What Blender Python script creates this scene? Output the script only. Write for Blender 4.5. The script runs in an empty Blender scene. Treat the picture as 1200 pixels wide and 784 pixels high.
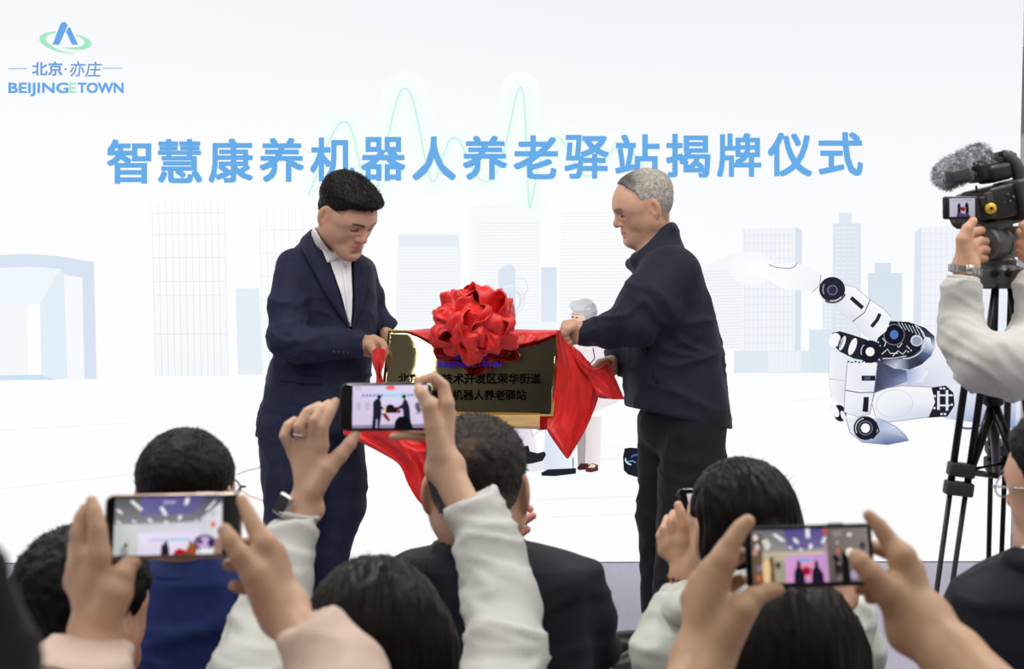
import bpy, bmesh, math, random
import numpy as np
from mathutils import Vector, Matrix

random.seed(7)
rng = np.random.default_rng(7)
scene = bpy.context.scene

# ---------------------------------------------------------------- camera
CAM = np.array([0.0, 0.0, 1.79])
FPX = 2000.0
PITCH = math.radians(6.7)
ROLL = 0.0095
F = np.array([0, math.cos(PITCH), -math.sin(PITCH)])
_u0 = np.array([0, math.sin(PITCH), math.cos(PITCH)])
_r0 = np.array([1.0, 0, 0])
R = _r0 * math.cos(ROLL) - _u0 * math.sin(ROLL)
U = _u0 * math.cos(ROLL) + _r0 * math.sin(ROLL)
cam_data = bpy.data.cameras.new('camera')
cam_data.sensor_width = 36.0
cam_data.lens = 60.0
cam_data.clip_end = 100
cam_data.dof.use_dof = True
cam_data.dof.focus_distance = 5.85
cam_data.dof.aperture_fstop = 7.5
cam = bpy.data.objects.new('camera', cam_data)
scene.collection.objects.link(cam)
M = Matrix.Identity(4)
for i in range(3):
    M[i][0], M[i][1], M[i][2], M[i][3] = R[i], U[i], -F[i], CAM[i]
cam.matrix_world = M
scene.camera = cam

# ---------------------------------------------------------------- world, lamps, exposure
scene.view_settings.view_transform = 'Standard'
scene.view_settings.look = 'None'
scene.view_settings.gamma = 1.0
scene.view_settings.exposure = 0.0
scene.view_settings.use_curve_mapping = False
world = bpy.data.worlds.new('world')
scene.world = world
world.use_nodes = True
world.node_tree.nodes['Background'].inputs[0].default_value = (0.75, 0.8, 0.9, 1)
world.node_tree.nodes['Background'].inputs[1].default_value = 0.2


def area_lamp(x, y, z, sx, sy, power, color=(1.0, 0.96, 0.9)):
    l = bpy.data.lights.new('ceiling_lamp', 'AREA')
    l.shape = 'RECTANGLE'
    l.size, l.size_y = sx, sy
    l.energy = power
    l.color = color
    o = bpy.data.objects.new('ceiling_lamp', l)
    o.location = (x, y, z)
    scene.collection.objects.link(o)
    return o


CEIL = 3.7
for lx in (-3.0, -0.78, 1.5, 3.4):
    for ly, pw in ((-2.4, 9), (0.9, 24), (3.6, 46), (5.7, 20)):
        area_lamp(lx, ly, CEIL - 0.06, 0.065, 2.0 if ly < 5 else 1.0, pw)


# ---------------------------------------------------------------- pixel and depth to place
def W(px, py, d):
    return CAM + d * (F + (px - 600.0) / FPX * R - (py - 392.0) / FPX * U)


def ground_depth(py):
    return CAM[2] / (math.sin(PITCH) + (py - 392.0) / FPX * math.cos(PITCH))


# ---------------------------------------------------------------- colours and materials
def lin(c):
    c = np.asarray(c, dtype=float) / 255.0
    return np.where(c <= 0.04045, c / 12.92, ((c + 0.055) / 1.055) ** 2.4)


def L4(c):
    l = lin(c)
    return (float(l[0]), float(l[1]), float(l[2]), 1.0)


MATS = {}


def mat(name, color, rough=0.6, metal=0.0, spec=0.5, noise=0.0, nscale=30.0, bump=0.0, bscale=200.0,
        sheen=0.0, attr=False, stretch=None, sss=0.0, coat=0.0, aniso=0.0):
    m = bpy.data.materials.new(name)
    m.use_nodes = True
    nt = m.node_tree
    b = nt.nodes['Principled BSDF']
    b.inputs['Base Color'].default_value = L4(color)
    b.inputs['Roughness'].default_value = rough
    b.inputs['Metallic'].default_value = metal
    b.inputs['Specular IOR Level'].default_value = spec
    if sheen:
        b.inputs['Sheen Weight'].default_value = sheen
        b.inputs['Sheen Roughness'].default_value = 0.4
    if coat:
        b.inputs['Coat Weight'].default_value = coat
    if aniso:
        b.inputs['Anisotropic'].default_value = aniso
    if sss:
        b.inputs['Subsurface Weight'].default_value = sss
        b.inputs['Subsurface Radius'].default_value = (0.012, 0.005, 0.003)
        b.inputs['Subsurface Scale'].default_value = 0.6
    tc = nt.nodes.new('ShaderNodeTexCoord')
    vec = tc.outputs['Object']
    if stretch:
        mp = nt.nodes.new('ShaderNodeMapping')
        mp.inputs['Scale'].default_value = stretch
        nt.links.new(vec, mp.inputs['Vector'])
        vec = mp.outputs['Vector']
    src = None
    if attr:
        a = nt.nodes.new('ShaderNodeAttribute')
        a.attribute_name = 'Col'
        src = a.outputs['Color']
    if noise:
        n = nt.nodes.new('ShaderNodeTexNoise')
        n.inputs['Scale'].default_value = nscale
        n.inputs['Detail'].default_value = 4
        nt.links.new(vec, n.inputs['Vector'])
        mr = nt.nodes.new('ShaderNodeMapRange')
        mr.inputs['From Min'].default_value = 0.3
        mr.inputs['From Max'].default_value = 0.7
        mr.inputs['To Min'].default_value = 1 - noise
        mr.inputs['To Max'].default_value = 1 + noise
        nt.links.new(n.outputs['Fac'], mr.inputs['Value'])
        mx = nt.nodes.new('ShaderNodeVectorMath')
        mx.operation = 'SCALE'
        if src:
            nt.links.new(src, mx.inputs[0])
        else:
            mx.inputs[0].default_value = L4(color)[:3]
        nt.links.new(mr.outputs['Result'], mx.inputs['Scale'])
        src = mx.outputs['Vector']
    if src:
        nt.links.new(src, b.inputs['Base Color'])
    if bump:
        n2 = nt.nodes.new('ShaderNodeTexNoise')
        n2.inputs['Scale'].default_value = bscale
        n2.inputs['Detail'].default_value = 3
        nt.links.new(vec, n2.inputs['Vector'])
        bp = nt.nodes.new('ShaderNodeBump')
        bp.inputs['Strength'].default_value = bump
        bp.inputs['Distance'].default_value = 0.002
        nt.links.new(n2.outputs['Fac'], bp.inputs['Height'])
        nt.links.new(bp.outputs['Normal'], b.inputs['Normal'])
    MATS[name] = m
    return m


def emit_mat(name, strength=1.0, color=None):
    m = bpy.data.materials.new(name)
    m.use_nodes = True
    nt = m.node_tree
    nt.nodes.remove(nt.nodes['Principled BSDF'])
    e = nt.nodes.new('ShaderNodeEmission')
    e.inputs['Strength'].default_value = strength
    if color is None:
        a = nt.nodes.new('ShaderNodeAttribute')
        a.attribute_name = 'Col'
        nt.links.new(a.outputs['Color'], e.inputs['Color'])
    else:
        e.inputs['Color'].default_value = L4(color)
    nt.links.new(e.outputs['Emission'], nt.nodes['Material Output'].inputs['Surface'])
    MATS[name] = m
    return m


SKIN = mat('skin', (205, 165, 140), 0.5, noise=0.06, nscale=40, bump=0.08, bscale=350, attr=True, sss=0.12)
NAVY = mat('navy_suit_wool', (30, 35, 59), 0.75, spec=0.22, noise=0.12, nscale=60, bump=0.25, bscale=900, sheen=0.03)
NAVY2 = mat('dark_navy_jacket', (26, 30, 46), 0.7, spec=0.22, noise=0.1, nscale=40, bump=0.2, bscale=800, sheen=0.03)
NAVY3 = mat('charcoal_navy_suit', (25, 28, 40), 0.75, spec=0.22, noise=0.1, nscale=50, bump=0.2, bscale=800, sheen=0.03)
BLUE = mat('royal_navy_suit', (32, 48, 106), 0.7, spec=0.22, noise=0.1, nscale=50, bump=0.2, bscale=800, sheen=0.03)
BLACKC = mat('black_cloth', (26, 26, 31), 0.8, spec=0.22, noise=0.1, nscale=40, bump=0.2, bscale=600, sheen=0.03)
SHIRT = mat('white_shirt_cotton', (232, 233, 238), 0.7, spec=0.25, bump=0.1, bscale=700)
WHITEJ = mat('white_padded_jacket', (189, 191, 188), 0.55, spec=0.22, noise=0.03, nscale=20, bump=0.15, bscale=250)
MINTJ = mat('pale_mint_jacket', (208, 215, 208), 0.55, spec=0.22, noise=0.04, nscale=20, bump=0.15, bscale=250)
PINKJ = mat('pale_pink_jacket', (196, 174, 161), 0.65, spec=0.22, noise=0.03, nscale=20, bump=0.15, bscale=300)
GREYS = mat('light_grey_sweatshirt', (192, 192, 190), 0.85, spec=0.22, noise=0.04, nscale=40, bump=0.25, bscale=500)
HAIRB = mat('black_hair', (15, 13, 13), 0.5, noise=0.35, nscale=60, bump=0.4, bscale=240, spec=0.15)
HAIRS = mat('silky_dark_hair', (17, 13, 12), 0.42, noise=0.35, nscale=50, bump=0.25, bscale=160, spec=0.09)
HAIRG = mat('grey_cropped_hair', (150, 145, 140), 0.7, noise=0.3, nscale=120, bump=0.6, bscale=400, attr=True)
HAIRP = mat('peppered_hair', (52, 48, 47), 0.6, spec=0.2, noise=0.4, nscale=90, bump=0.6, bscale=350, attr=True)
BLACKP = mat('black_plastic', (22, 22, 25), 0.4, bump=0.08, bscale=500)
BLACKM = mat('black_metal', (18, 18, 21), 0.35, metal=0.3)
GREYP = mat('grey_metal_casting', (92, 92, 95), 0.42, metal=0.4, noise=0.08, nscale=40)
DARKP = mat('charcoal_plastic', (52, 52, 56), 0.5, noise=0.06, nscale=40)
SILVER = mat('silver_metal', (190, 190, 192), 0.28, metal=0.9)
GLASSB = mat('black_glass', (8, 8, 11), 0.12, spec=0.6)
GOLDP = mat('gold_badge', (222, 180, 60), 0.35, metal=0.3)
LEATHER = mat('black_leather', (34, 34, 37), 0.38, noise=0.1, nscale=50, bump=0.15, bscale=200)
RED = mat('red_satin', (216, 28, 26), 0.38, noise=0.05, nscale=15, bump=0.06, bscale=300, sheen=0.25)
WOOD = mat('pale_varnished_wood', (196, 160, 104), 0.45, noise=0.12, nscale=12, stretch=(1, 8, 8), bump=0.1, bscale=60)
INK = mat('engraved_black', (3, 3, 3), 0.7, spec=0.05)
INKB = mat('engraved_blue', (56, 36, 190), 0.5)
FUR = mat('grey_fur_windshield', (128, 130, 138), 0.9, noise=0.35, nscale=120, bump=0.5, bscale=300, attr=True)
ARTM = emit_mat('led_picture')
PHONEM = emit_mat('phone_picture', 0.9)

# ---------------------------------------------------------------- object helpers
COL = scene.collection


def link(o):
    COL.objects.link(o)
    return o


def thing(name, label, cat, loc=(0, 0, 0), group=None):
    o = link(bpy.data.objects.new(name, None))
    o.empty_display_size = 0.1
    o.location = Vector([float(x) for x in loc])
    o['label'] = label
    o['category'] = cat
    if group:
        o['group'] = group
    return o


def world_loc(o):
    v = np.zeros(3)
    while o is not None:
        v = v + np.array(o.location)
        o = o.parent
    return v


def raw_mesh(name, verts, faces, m, parent=None, smooth=True, cols=None, label=None):
    me = bpy.data.meshes.new(name)
    v = np.asarray(verts, dtype=float)
    if parent is not None:
        v = v - world_loc(parent)
    if isinstance(faces, np.ndarray):
        me.vertices.add(len(v))
        me.vertices.foreach_set('co', v.astype(np.float32).ravel())
        nf, k = faces.shape
        me.loops.add(nf * k)
        me.loops.foreach_set('vertex_index', faces.astype(np.int32).ravel())
        me.polygons.add(nf)
        me.polygons.foreach_set('loop_start', np.arange(0, nf * k, k, dtype=np.int32))
        me.update(calc_edges=True)
    else:
        me.from_pydata([tuple(float(c) for c in x) for x in v], [], [tuple(int(c) for c in f) for f in faces])
        me.update()
    if cols is not None:
        at = me.color_attributes.new('Col', 'FLOAT_COLOR', 'POINT')
        c4 = np.ones((len(v), 4), dtype=np.float32)
        c4[:, :3] = cols
        at.data.foreach_set('color', c4.ravel())
    me.polygons.foreach_set('use_smooth', np.full(len(me.polygons), bool(smooth)))
    if m is not None:
        me.materials.append(m)
    o = link(bpy.data.objects.new(name, me))
    if parent is not None:
        o.parent = parent
    if label:
        o['label'] = label
    return o


class MB:
    """gathers loose pieces of one part, then builds it as one mesh"""

    def __init__(self):
        self.v, self.f, self.c = [], [], []
        self.hasc = False

    def add(self, verts, faces, col=None):
        n = len(self.v)
        self.v += [tuple(float(c) for c in x) for x in verts]
        self.f += [tuple(int(i) + n for i in fc) for fc in faces]
        if col is not None:
            self.hasc = True
            col = np.asarray(col, dtype=float)
            if col.ndim == 1:
                col = np.tile(col, (len(verts), 1))
            self.c += [tuple(x) for x in col]
        else:
            self.c += [(1, 1, 1)] * len(verts)
        return self

    def box(self, c, half, ax=None, bev=0.0, col=None):
        c = np.asarray(c, dtype=float)
        ax = np.eye(3) if ax is None else np.asarray(ax)
        hx, hy, hz = half
        if bev <= 0:
            vs = [c + ax[0] * sx * hx + ax[1] * sy * hy + ax[2] * sz * hz
                  for sz in (-1, 1) for sy in (-1, 1) for sx in (-1, 1)]
            fs = [(0, 2, 3, 1), (4, 5, 7, 6), (0, 1, 5, 4), (2, 6, 7, 3), (0, 4, 6, 2), (1, 3, 7, 5)]
            return self.add(vs, fs, col)
        bm = bmesh.new()
        bmesh.ops.create_cube(bm, size=2.0)
        for v in bm.verts:
            v.co.x *= hx
            v.co.y *= hy
            v.co.z *= hz
        bmesh.ops.bevel(bm, geom=bm.edges[:], offset=bev, segments=3, profile=0.5, affect='EDGES')
        bm.verts.index_update()
        vs = [c + ax[0] * v.co.x + ax[1] * v.co.y + ax[2] * v.co.z for v in bm.verts]
        fs = [[v.index for v in f.verts] for f in bm.faces]
        bm.free()
        return self.add(vs, fs, col)

    def tube(self, pts, rad, n=10, closed=False, col=None, caps=True):
        pts = [np.asarray(p, dtype=float) for p in pts]
        if not hasattr(rad, '__len__'):
            rad = [rad] * len(pts)
        vs, fs = [], []
        m = len(pts)
        prev = None
        for i, p in enumerate(pts):
            if closed:
                t = pts[(i + 1) % m] - pts[i - 1]
            else:
                t = pts[min(i + 1, m - 1)] - pts[max(i - 1, 0)]
            t = t / (np.linalg.norm(t) + 1e-12)
            if prev is None:
                a = np.cross(t, [0, 0, 1.0])
                if np.linalg.norm(a) < 0.1:
                    a = np.cross(t, [1.0, 0, 0])
            else:
                a = prev - t * np.dot(prev, t)
            a = a / np.linalg.norm(a)
            prev = a
            b = np.cross(t, a)
            for j in range(n):
                th = 2 * math.pi * j / n
                vs.append(p + rad[i] * (a * math.cos(th) + b * math.sin(th)))
        for i in range(m if closed else m - 1):
            for j in range(n):
                i2 = (i + 1) % m
                fs.append((i * n + j, i * n + (j + 1) % n, i2 * n + (j + 1) % n, i2 * n + j))
        if not closed and caps:
            fs.append(tuple(range(n))[::-1])
            fs.append(tuple((m - 1) * n + j for j in range(n)))
        return self.add(vs, fs, col)

    def lathe(self, c, axis, prof, n=24, col=None):
        """prof: (distance along axis, radius)"""
        c = np.asarray(c, dtype=float)
        t = np.asarray(axis, dtype=float)
        t = t / np.linalg.norm(t)
        a = np.cross(t, [0, 0, 1.0])
        if np.linalg.norm(a) < 0.1:
            a = np.cross(t, [1.0, 0, 0])
        a /= np.linalg.norm(a)
        b = np.cross(t, a)
        vs, fs = [], []
        for z, r in prof:
            r = max(r, 1e-4)
            for j in range(n):
                th = 2 * math.pi * j / n
                vs.append(c + t * z + r * (a * math.cos(th) + b * math.sin(th)))
        for i in range(len(prof) - 1):
            for j in range(n):
                fs.append((i * n + j, i * n + (j + 1) % n, (i + 1) * n + (j + 1) % n, (i + 1) * n + j))
        fs.append(tuple(range(n))[::-1])
        fs.append(tuple((len(prof) - 1) * n + j for j in range(n)))
        return self.add(vs, fs, col)

    def build(self, name, m, parent=None, smooth=False, label=None):
        o = raw_mesh(name, self.v, self.f, m, parent, smooth, np.array(self.c) if self.hasc else None, label)
        return o


def auto_smooth(o, deg=35):
    me = o.data
    me.polygons.foreach_set('use_smooth', np.full(len(me.polygons), True))
    me.update()
    try:
        me.set_sharp_from_angle(angle=math.radians(deg))
    except Exception:
        pass
    return o


def grid_mesh(name, G, m, parent=None, thick=0.0, label=None, closed_u=False, smooth=True):
    """G: array nu x nv x 3 of points; thick > 0 gives the sheet a back side and edges"""
    G = np.asarray(G, dtype=float)
    nu, nv = G.shape[:2]
    V_ = G.reshape(-1, 3)
    fs = []
    ru = nu if closed_u else nu - 1
    for i in range(ru):
        i2 = (i + 1) % nu
        for j in range(nv - 1):
            fs.append((i * nv + j, i2 * nv + j, i2 * nv + j + 1, i * nv + j + 1))
    if thick > 0:
        du = np.gradient(G, axis=0)
        dv = np.gradient(G, axis=1)
        N = np.cross(du, dv)
        N /= (np.linalg.norm(N, axis=2, keepdims=True) + 1e-12)
        B = (G - N * thick).reshape(-1, 3)
        n = len(V_)
        V_ = np.vstack([V_, B])
        fs += [tuple(i + n for i in f[::-1]) for f in fs]
        def edge(a, b):
            fs.append((b, a, a + n, b + n))
        for i in range(ru):
            i2 = (i + 1) % nu
            edge(i * nv, i2 * nv)
            edge(i2 * nv + nv - 1, i * nv + nv - 1)
        if not closed_u:
            for j in range(nv - 1):
                edge(j + 1, j)
                edge((nu - 1) * nv + j, (nu - 1) * nv + j + 1)
    return raw_mesh(name, V_, np.array(fs), m, parent, smooth, None, label)


# ---------------------------------------------------------------- noise
def _hash(ix, iy, iz, seed):
    h = (ix * 374761393 + iy * 668265263 + iz * 2147483647 + seed * 144665) & 0xffffffff
    h = ((h ^ (h >> 13)) * 1274126177) & 0xffffffff
    h = h ^ (h >> 16)
    return (h & 0xffff) / 32767.5 - 1.0


def noise3(P, seed=0):
    P = np.asarray(P, dtype=float)
    i = np.floor(P).astype(np.int64)
    f = P - i
    f = f * f * f * (f * (f * 6 - 15) + 10)
    out = 0
    for dx in (0, 1):
        wx = f[:, 0] if dx else 1 - f[:, 0]
        for dy in (0, 1):
            wy = f[:, 1] if dy else 1 - f[:, 1]
            for dz in (0, 1):
                wz = f[:, 2] if dz else 1 - f[:, 2]
                out = out + wx * wy * wz * _hash(i[:, 0] + dx, i[:, 1] + dy, i[:, 2] + dz, seed)
    return out


def fbm(P, seed=0, oct=3):
    s, a, o = 0, 1.0, 1.0
    for k in range(oct):
        s = s + a * noise3(P * o, seed + k)
        a *= 0.5
        o *= 2.03
    return s


# ---------------------------------------------------------------- distance fields for bodies and clothes
def bb_of(pts, rad):
    pts = np.asarray(pts, dtype=float)
    rad = np.asarray(rad, dtype=float).reshape(-1, 1)
    return (pts - rad).min(0), (pts + rad).max(0)


def rc(a, b, ra, rb=None):
    a = np.asarray(a, float)
    b = np.asarray(b, float)
    rb = ra if rb is None else rb
    ab = b - a
    q = max(float(ab @ ab), 1e-12)

    def f(P):
        t = np.clip((P - a) @ ab / q, 0, 1)
        return np.linalg.norm(P - a - t[:, None] * ab, axis=1) - (ra + (rb - ra) * t)
    f.bb = bb_of([a, b], [ra, rb])
    return f


def ball(c, r):
    return rc(c, np.asarray(c) + 1e-5, r)


def chain(pts, rad, k=0.0):
    ps = [rc(pts[i], pts[i + 1], rad[i], rad[i + 1]) for i in range(len(pts) - 1)]
    return union(ps, k)


def frc(a, b, ra, rb, flat_axis, ratio):
    """round cone squashed along flat_axis by ratio"""
    a = np.asarray(a, float)
    b = np.asarray(b, float)
    n = np.asarray(flat_axis, float)
    n = n / np.linalg.norm(n)
    s = 1.0 / ratio - 1.0
    S = lambda P: P + (P @ n)[:, None] * n * s
    a2 = a + (a @ n) * n * s
    b2 = b + (b @ n) * n * s
    g = rc(a2, b2, ra, rb)

    def f(P):
        return g(S(P)) * ratio
    f.bb = bb_of([a, b], [ra, rb])
    return f


def ell(c, r, ax=None):
    c = np.asarray(c, float)
    r = np.asarray(r, float)
    ax = np.eye(3) if ax is None else np.asarray(ax, float)

    def f(P):
        q = (P - c) @ ax.T
        k0 = np.linalg.norm(q / r, axis=1)
        k1 = np.linalg.norm(q / (r * r), axis=1) + 1e-9
        return k0 * (k0 - 1.0) / k1
    f.bb = bb_of([c], [r.max()])
    return f


def rbox(c, half, rad, ax=None):
    c = np.asarray(c, float)
    half = np.asarray(half, float) - rad
    ax = np.eye(3) if ax is None else np.asarray(ax, float)

    def f(P):
        q = np.abs((P - c) @ ax.T) - half
        return np.linalg.norm(np.maximum(q, 0), axis=1) + np.minimum(q.max(1), 0) - rad
    f.bb = bb_of([c], [np.linalg.norm(half) + rad])
    return f


def smin(a, b, k):
    h = np.maximum(k - np.abs(a - b), 0) / k
    return np.minimum(a, b) - h * h * k * 0.25


def union(ps, k=0.0):
    ps = [p for p in ps if p is not None]

    def f(P):
        d = ps[0](P)
        for p in ps[1:]:
            d = np.minimum(d, p(P)) if k <= 0 else smin(d, p(P), k)
        return d
    f.bb = (np.min([p.bb[0] for p in ps], 0) - k * 0.25, np.max([p.bb[1] for p in ps], 0) + k * 0.25)
    return f


def sub(a, b, k=0.004):
    def f(P):
        return -smin(-a(P), b(P), k)
    f.bb = a.bb
    return f


def inter(a, b, k=0.004):
    def f(P):
        return -smin(-a(P), -b(P), k)
    f.bb = a.bb
    return f


def plane(p, n):
    """negative behind the plane: keeps the side opposite to n"""
    p = np.asarray(p, float)
    n = np.asarray(n, float) / np.linalg.norm(n)
    return lambda P: (P - p) @ n


def cut(a, p, n, k=0.004):
    return inter(a, plane(p, n), k)


def grow(a, r):
    def f(P):
        return a(P) - r
    f.bb = (a.bb[0] - r, a.bb[1] + r)
    return f


def loft(rows, O, X, Y, Z, e=2.3):
    """rows: (z, x_centre, half_width, y_centre, half_depth); axes X across, Y deep, Z along"""
    rows = sorted(rows)
    A = np.array(rows, float)
    O, X, Y, Z = [np.asarray(q, float) for q in (O, X, Y, Z)]
    z0, z1 = A[0, 0], A[-1, 0]

    def f(P):
        q = P - O
        x, y, z = q @ X, q @ Y, q @ Z
        zc = np.clip(z, z0, z1)
        xc = np.interp(zc, A[:, 0], A[:, 1])
        hw = np.interp(zc, A[:, 0], A[:, 2])
        yc = np.interp(zc, A[:, 0], A[:, 3])
        hd = np.interp(zc, A[:, 0], A[:, 4])
        u = np.abs(x - xc) / hw
        v = np.abs(y - yc) / hd
        k0 = (u ** e + v ** e) ** (1 / e)
        g = np.sqrt((u / hw) ** 2 + (v / hd) ** 2) / (np.sqrt(u * u + v * v) + 1e-9)
        side = (k0 - 1.0) / np.maximum(g, 1e-3)
        end = np.abs(z - zc)
        return np.where(end > 0, np.sqrt(np.maximum(side, 0) ** 2 + end ** 2) + np.minimum(side, 0) * 0, side) if False else np.maximum(side, np.maximum(z - z1, z0 - z))
    cs = []
    for r in rows:
        m = max(r[2], r[4])
        cs.append((O + X * r[1] + Y * r[3] + Z * r[0], m))
    f.bb = bb_of([c for c, m in cs], [m for c, m in cs])
    return f


def pxloft(rows, d, e=2.3):
    """rows: (py, x_left, x_right, depth_offset, half_depth) seen at depth d, axes along the line of sight"""
    s = d / FPX
    return loft([((392 - r[0]) * s, ((r[1] + r[2]) / 2 - 600) * s, (r[2] - r[1]) / 2 * s, r[3], r[4]) for r in rows],
                CAM + F * d, R, F, U, e)


def surface(sdf, h, disp=None, pad=2):
    """naive surface nets on a sparse grid"""
    lo, hi = sdf.bb
    lo = np.asarray(lo) - pad * h
    hi = np.asarray(hi) + pad * h
    B = 6
    nb = np.maximum(1, np.ceil((hi - lo) / (h * B)).astype(int))
    n = nb * B + 1
    ctr = [lo[k] + (np.arange(nb[k]) + 0.5) * B * h for k in range(3)]
    cg = np.stack(np.meshgrid(*ctr, indexing='ij'), -1).reshape(-1, 3)
    dc = sdf(cg)
    act = np.abs(dc) < B * h * 0.87 * 1.9 + h
    val = np.repeat(np.repeat(np.repeat(np.where(dc < 0, -1.0, 1.0).reshape(nb), B, 0), B, 1), B, 2).astype(np.float64)
    val = np.pad(val, ((0, 1), (0, 1), (0, 1)), mode='edge')
    am = np.zeros(n, bool)
    for b in np.argwhere(act.reshape(nb)):
        x, y, z = b * B
        am[x:x + B + 1, y:y + B + 1, z:z + B + 1] = True
    idx = np.argwhere(am)
    pts = lo + idx * h
    out = np.empty(len(pts))
    for s in range(0, len(pts), 400000):
        out[s:s + 400000] = sdf(pts[s:s + 400000])
    val[am] = out
    neg = val < 0
    c = np.zeros(np.array(n) - 1, np.int8)
    corners = [(i, j, k) for i in (0, 1) for j in (0, 1) for k in (0, 1)]
    for (i, j, k) in corners:
        c += neg[i:n[0] - 1 + i, j:n[1] - 1 + j, k:n[2] - 1 + k]
    cells = np.argwhere((c > 0) & (c < 8))
    vid = np.full(c.shape, -1, np.int64)
    vid[tuple(cells.T)] = np.arange(len(cells))
    acc = np.zeros((len(cells), 3))
    cnt = np.zeros(len(cells))
    for a in corners:
        for ax in range(3):
            if a[ax]:
                continue
            b = list(a)
            b[ax] = 1
            va = val[cells[:, 0] + a[0], cells[:, 1] + a[1], cells[:, 2] + a[2]]
            vb = val[cells[:, 0] + b[0], cells[:, 1] + b[1], cells[:, 2] + b[2]]
            m = (va < 0) != (vb < 0)
            t = np.where(m, va / np.where(va == vb, 1, va - vb), 0)
            p = np.tile(np.array(a, float), (len(cells), 1))
            p[:, ax] += t
            acc[m] += p[m]
            cnt[m] += 1
    V_ = lo + (cells + acc / np.maximum(cnt, 1)[:, None]) * h
    faces = []
    for ax in range(3):
        o1, o2 = (ax + 1) % 3, (ax + 2) % 3
        sl0 = [slice(None)] * 3
        sl1 = [slice(None)] * 3
        sl0[ax] = slice(0, n[ax] - 1)
        sl1[ax] = slice(1, n[ax])
        a_, b_ = neg[tuple(sl0)], neg[tuple(sl1)]
        e = np.argwhere(a_ != b_)
        e = e[(e[:, o1] > 0) & (e[:, o2] > 0) & (e[:, o1] < n[o1] - 1) & (e[:, o2] < n[o2] - 1)]
        flip = ~a_[tuple(e.T)]
        q = []
        for (i, j) in ((1, 1), (0, 1), (0, 0), (1, 0)):
            cc = e.copy()
            cc[:, o1] -= i
            cc[:, o2] -= j
            q.append(vid[tuple(cc.T)])
        q = np.stack(q, 1)
        q[flip] = q[flip][:, ::-1]
        faces.append(q)
    fc = np.vstack(faces)
    fc = fc[(fc >= 0).all(1)]
    N = grad(sdf, V_, h * 0.6)
    V_ = V_ - N * np.clip(sdf(V_), -h * .5, h * .5)[:, None]
    if disp is not None:
        V_ = V_ + N * disp(V_, N)[:, None]
    return V_, fc, N


def grad(sdf, P, e):
    g = np.stack([sdf(P + np.eye(3)[k] * e) - sdf(P - np.eye(3)[k] * e) for k in range(3)], 1)
    return g / (np.linalg.norm(g, axis=1, keepdims=True) + 1e-12)


def solid(name, sdf, h, m, parent=None, disp=None, colf=None, label=None):
    V_, fc, N = surface(sdf, h, disp)
    return raw_mesh(name, V_, fc, m, parent, True, colf(V_, N) if colf else None, label)


def folds(amp=0.004, scale=(14, 14, 14), seed=1, fine=0.0, axis=None, along=6.0, across=22.0):
    """cloth creases: ridged noise, stretched along axis when given"""
    def f(P, N):
        if axis is not None:
            t = np.asarray(axis, float)
            t = t / np.linalg.norm(t)
            a = np.cross(t, [0.3, 0.9, 0.2])
            a /= np.linalg.norm(a)
            b = np.cross(t, a)
            Q = np.stack([P @ t * across, P @ a * along, P @ b * along], 1)
        else:
            Q = P * np.array(scale)
        w = noise3(Q * 0.6, seed + 9)[:, None] * 0.8
        n = noise3(Q + w, seed)
        r = np.clip(1 - np.abs(n) * 2.2, 0, 1) ** 1.5
        n2 = noise3(Q * 1.7 + w * 1.3 + 7.3, seed + 3)
        r2 = np.clip(1 - np.abs(n2) * 2.2, 0, 1) ** 1.5
        d = amp * (1.15 * r + .7 * r2 - .7 + .4 * noise3(Q * .7, seed + 6))
        if fine:
            d = d + fine * noise3(P * 90, seed + 5)
        return d
    return f


def trace(sdf, P, D, far=0.6):
    t = np.zeros(len(P))
    for _ in range(60):
        d = sdf(P + D * t[:, None])
        t = np.clip(t + d * 0.8, -far, far)
    return P + D * t[:, None]


def patch(name, sdf, left, right, d, m, parent, nu=24, nv=10, lift=0.002, thick=0.003, start=0.35, label=None, dirv=None, bulge=0.0):
    """a strip of cloth laid on the surface of sdf between two pixel polylines at depth d"""
    def resample(pl, n):
        pl = np.array(pl, float)
        s = np.r_[0, np.cumsum(np.linalg.norm(np.diff(pl, axis=0), axis=1))]
        q = np.linspace(0, s[-1], n)
        return np.stack([np.interp(q, s, pl[:, k]) for k in range(2)], 1)
    l, r = resample(left, nu), resample(right, nu)
    G = []
    Dv = F if dirv is None else np.asarray(dirv, float)
    for i in range(nu):
        for j in range(nv):
            t = j / (nv - 1)
            p = l[i] * (1 - t) + r[i] * t
            G.append(W(p[0], p[1], d) - Dv * start)
    G = np.array(G)
    H = trace(sdf, G, np.tile(Dv, (len(G), 1)), 0.9)
    N = grad(sdf, H, 0.003)
    tt = np.tile(np.linspace(0, 1, nv), nu)
    H = H + N * (lift + bulge * np.sin(np.pi * tt))[:, None]
    G = H.reshape(nu, nv, 3)
    du, dv = np.gradient(G, axis=0), np.gradient(G, axis=1)
    if np.sum(np.cross(du, dv).reshape(-1, 3) * N) < 0:
        G = G[:, ::-1]
    return grid_mesh(name, G, m, parent, thick, label)
# ================================================================ SETTING
# ---- LED wall position
YAW = math.radians(1.8)
SN = np.array([-math.sin(YAW), -math.cos(YAW), 0.0])
SX = np.array([math.cos(YAW), -math.sin(YAW), 0.0])
SO = W(650, 660, ground_depth(660))
SO[2] = 0.0


def SP(px, py, layer=0.0):
    D = F + (px - 600.0) / FPX * R - (py - 392.0) / FPX * U
    t = ((SO - CAM) @ SN) / (D @ SN)
    return CAM + D * t + SN * (layer * 0.0005)


def structure(name, mb, m):
    o = mb.build(name, m)
    o['kind'] = 'structure'
    return o


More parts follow.
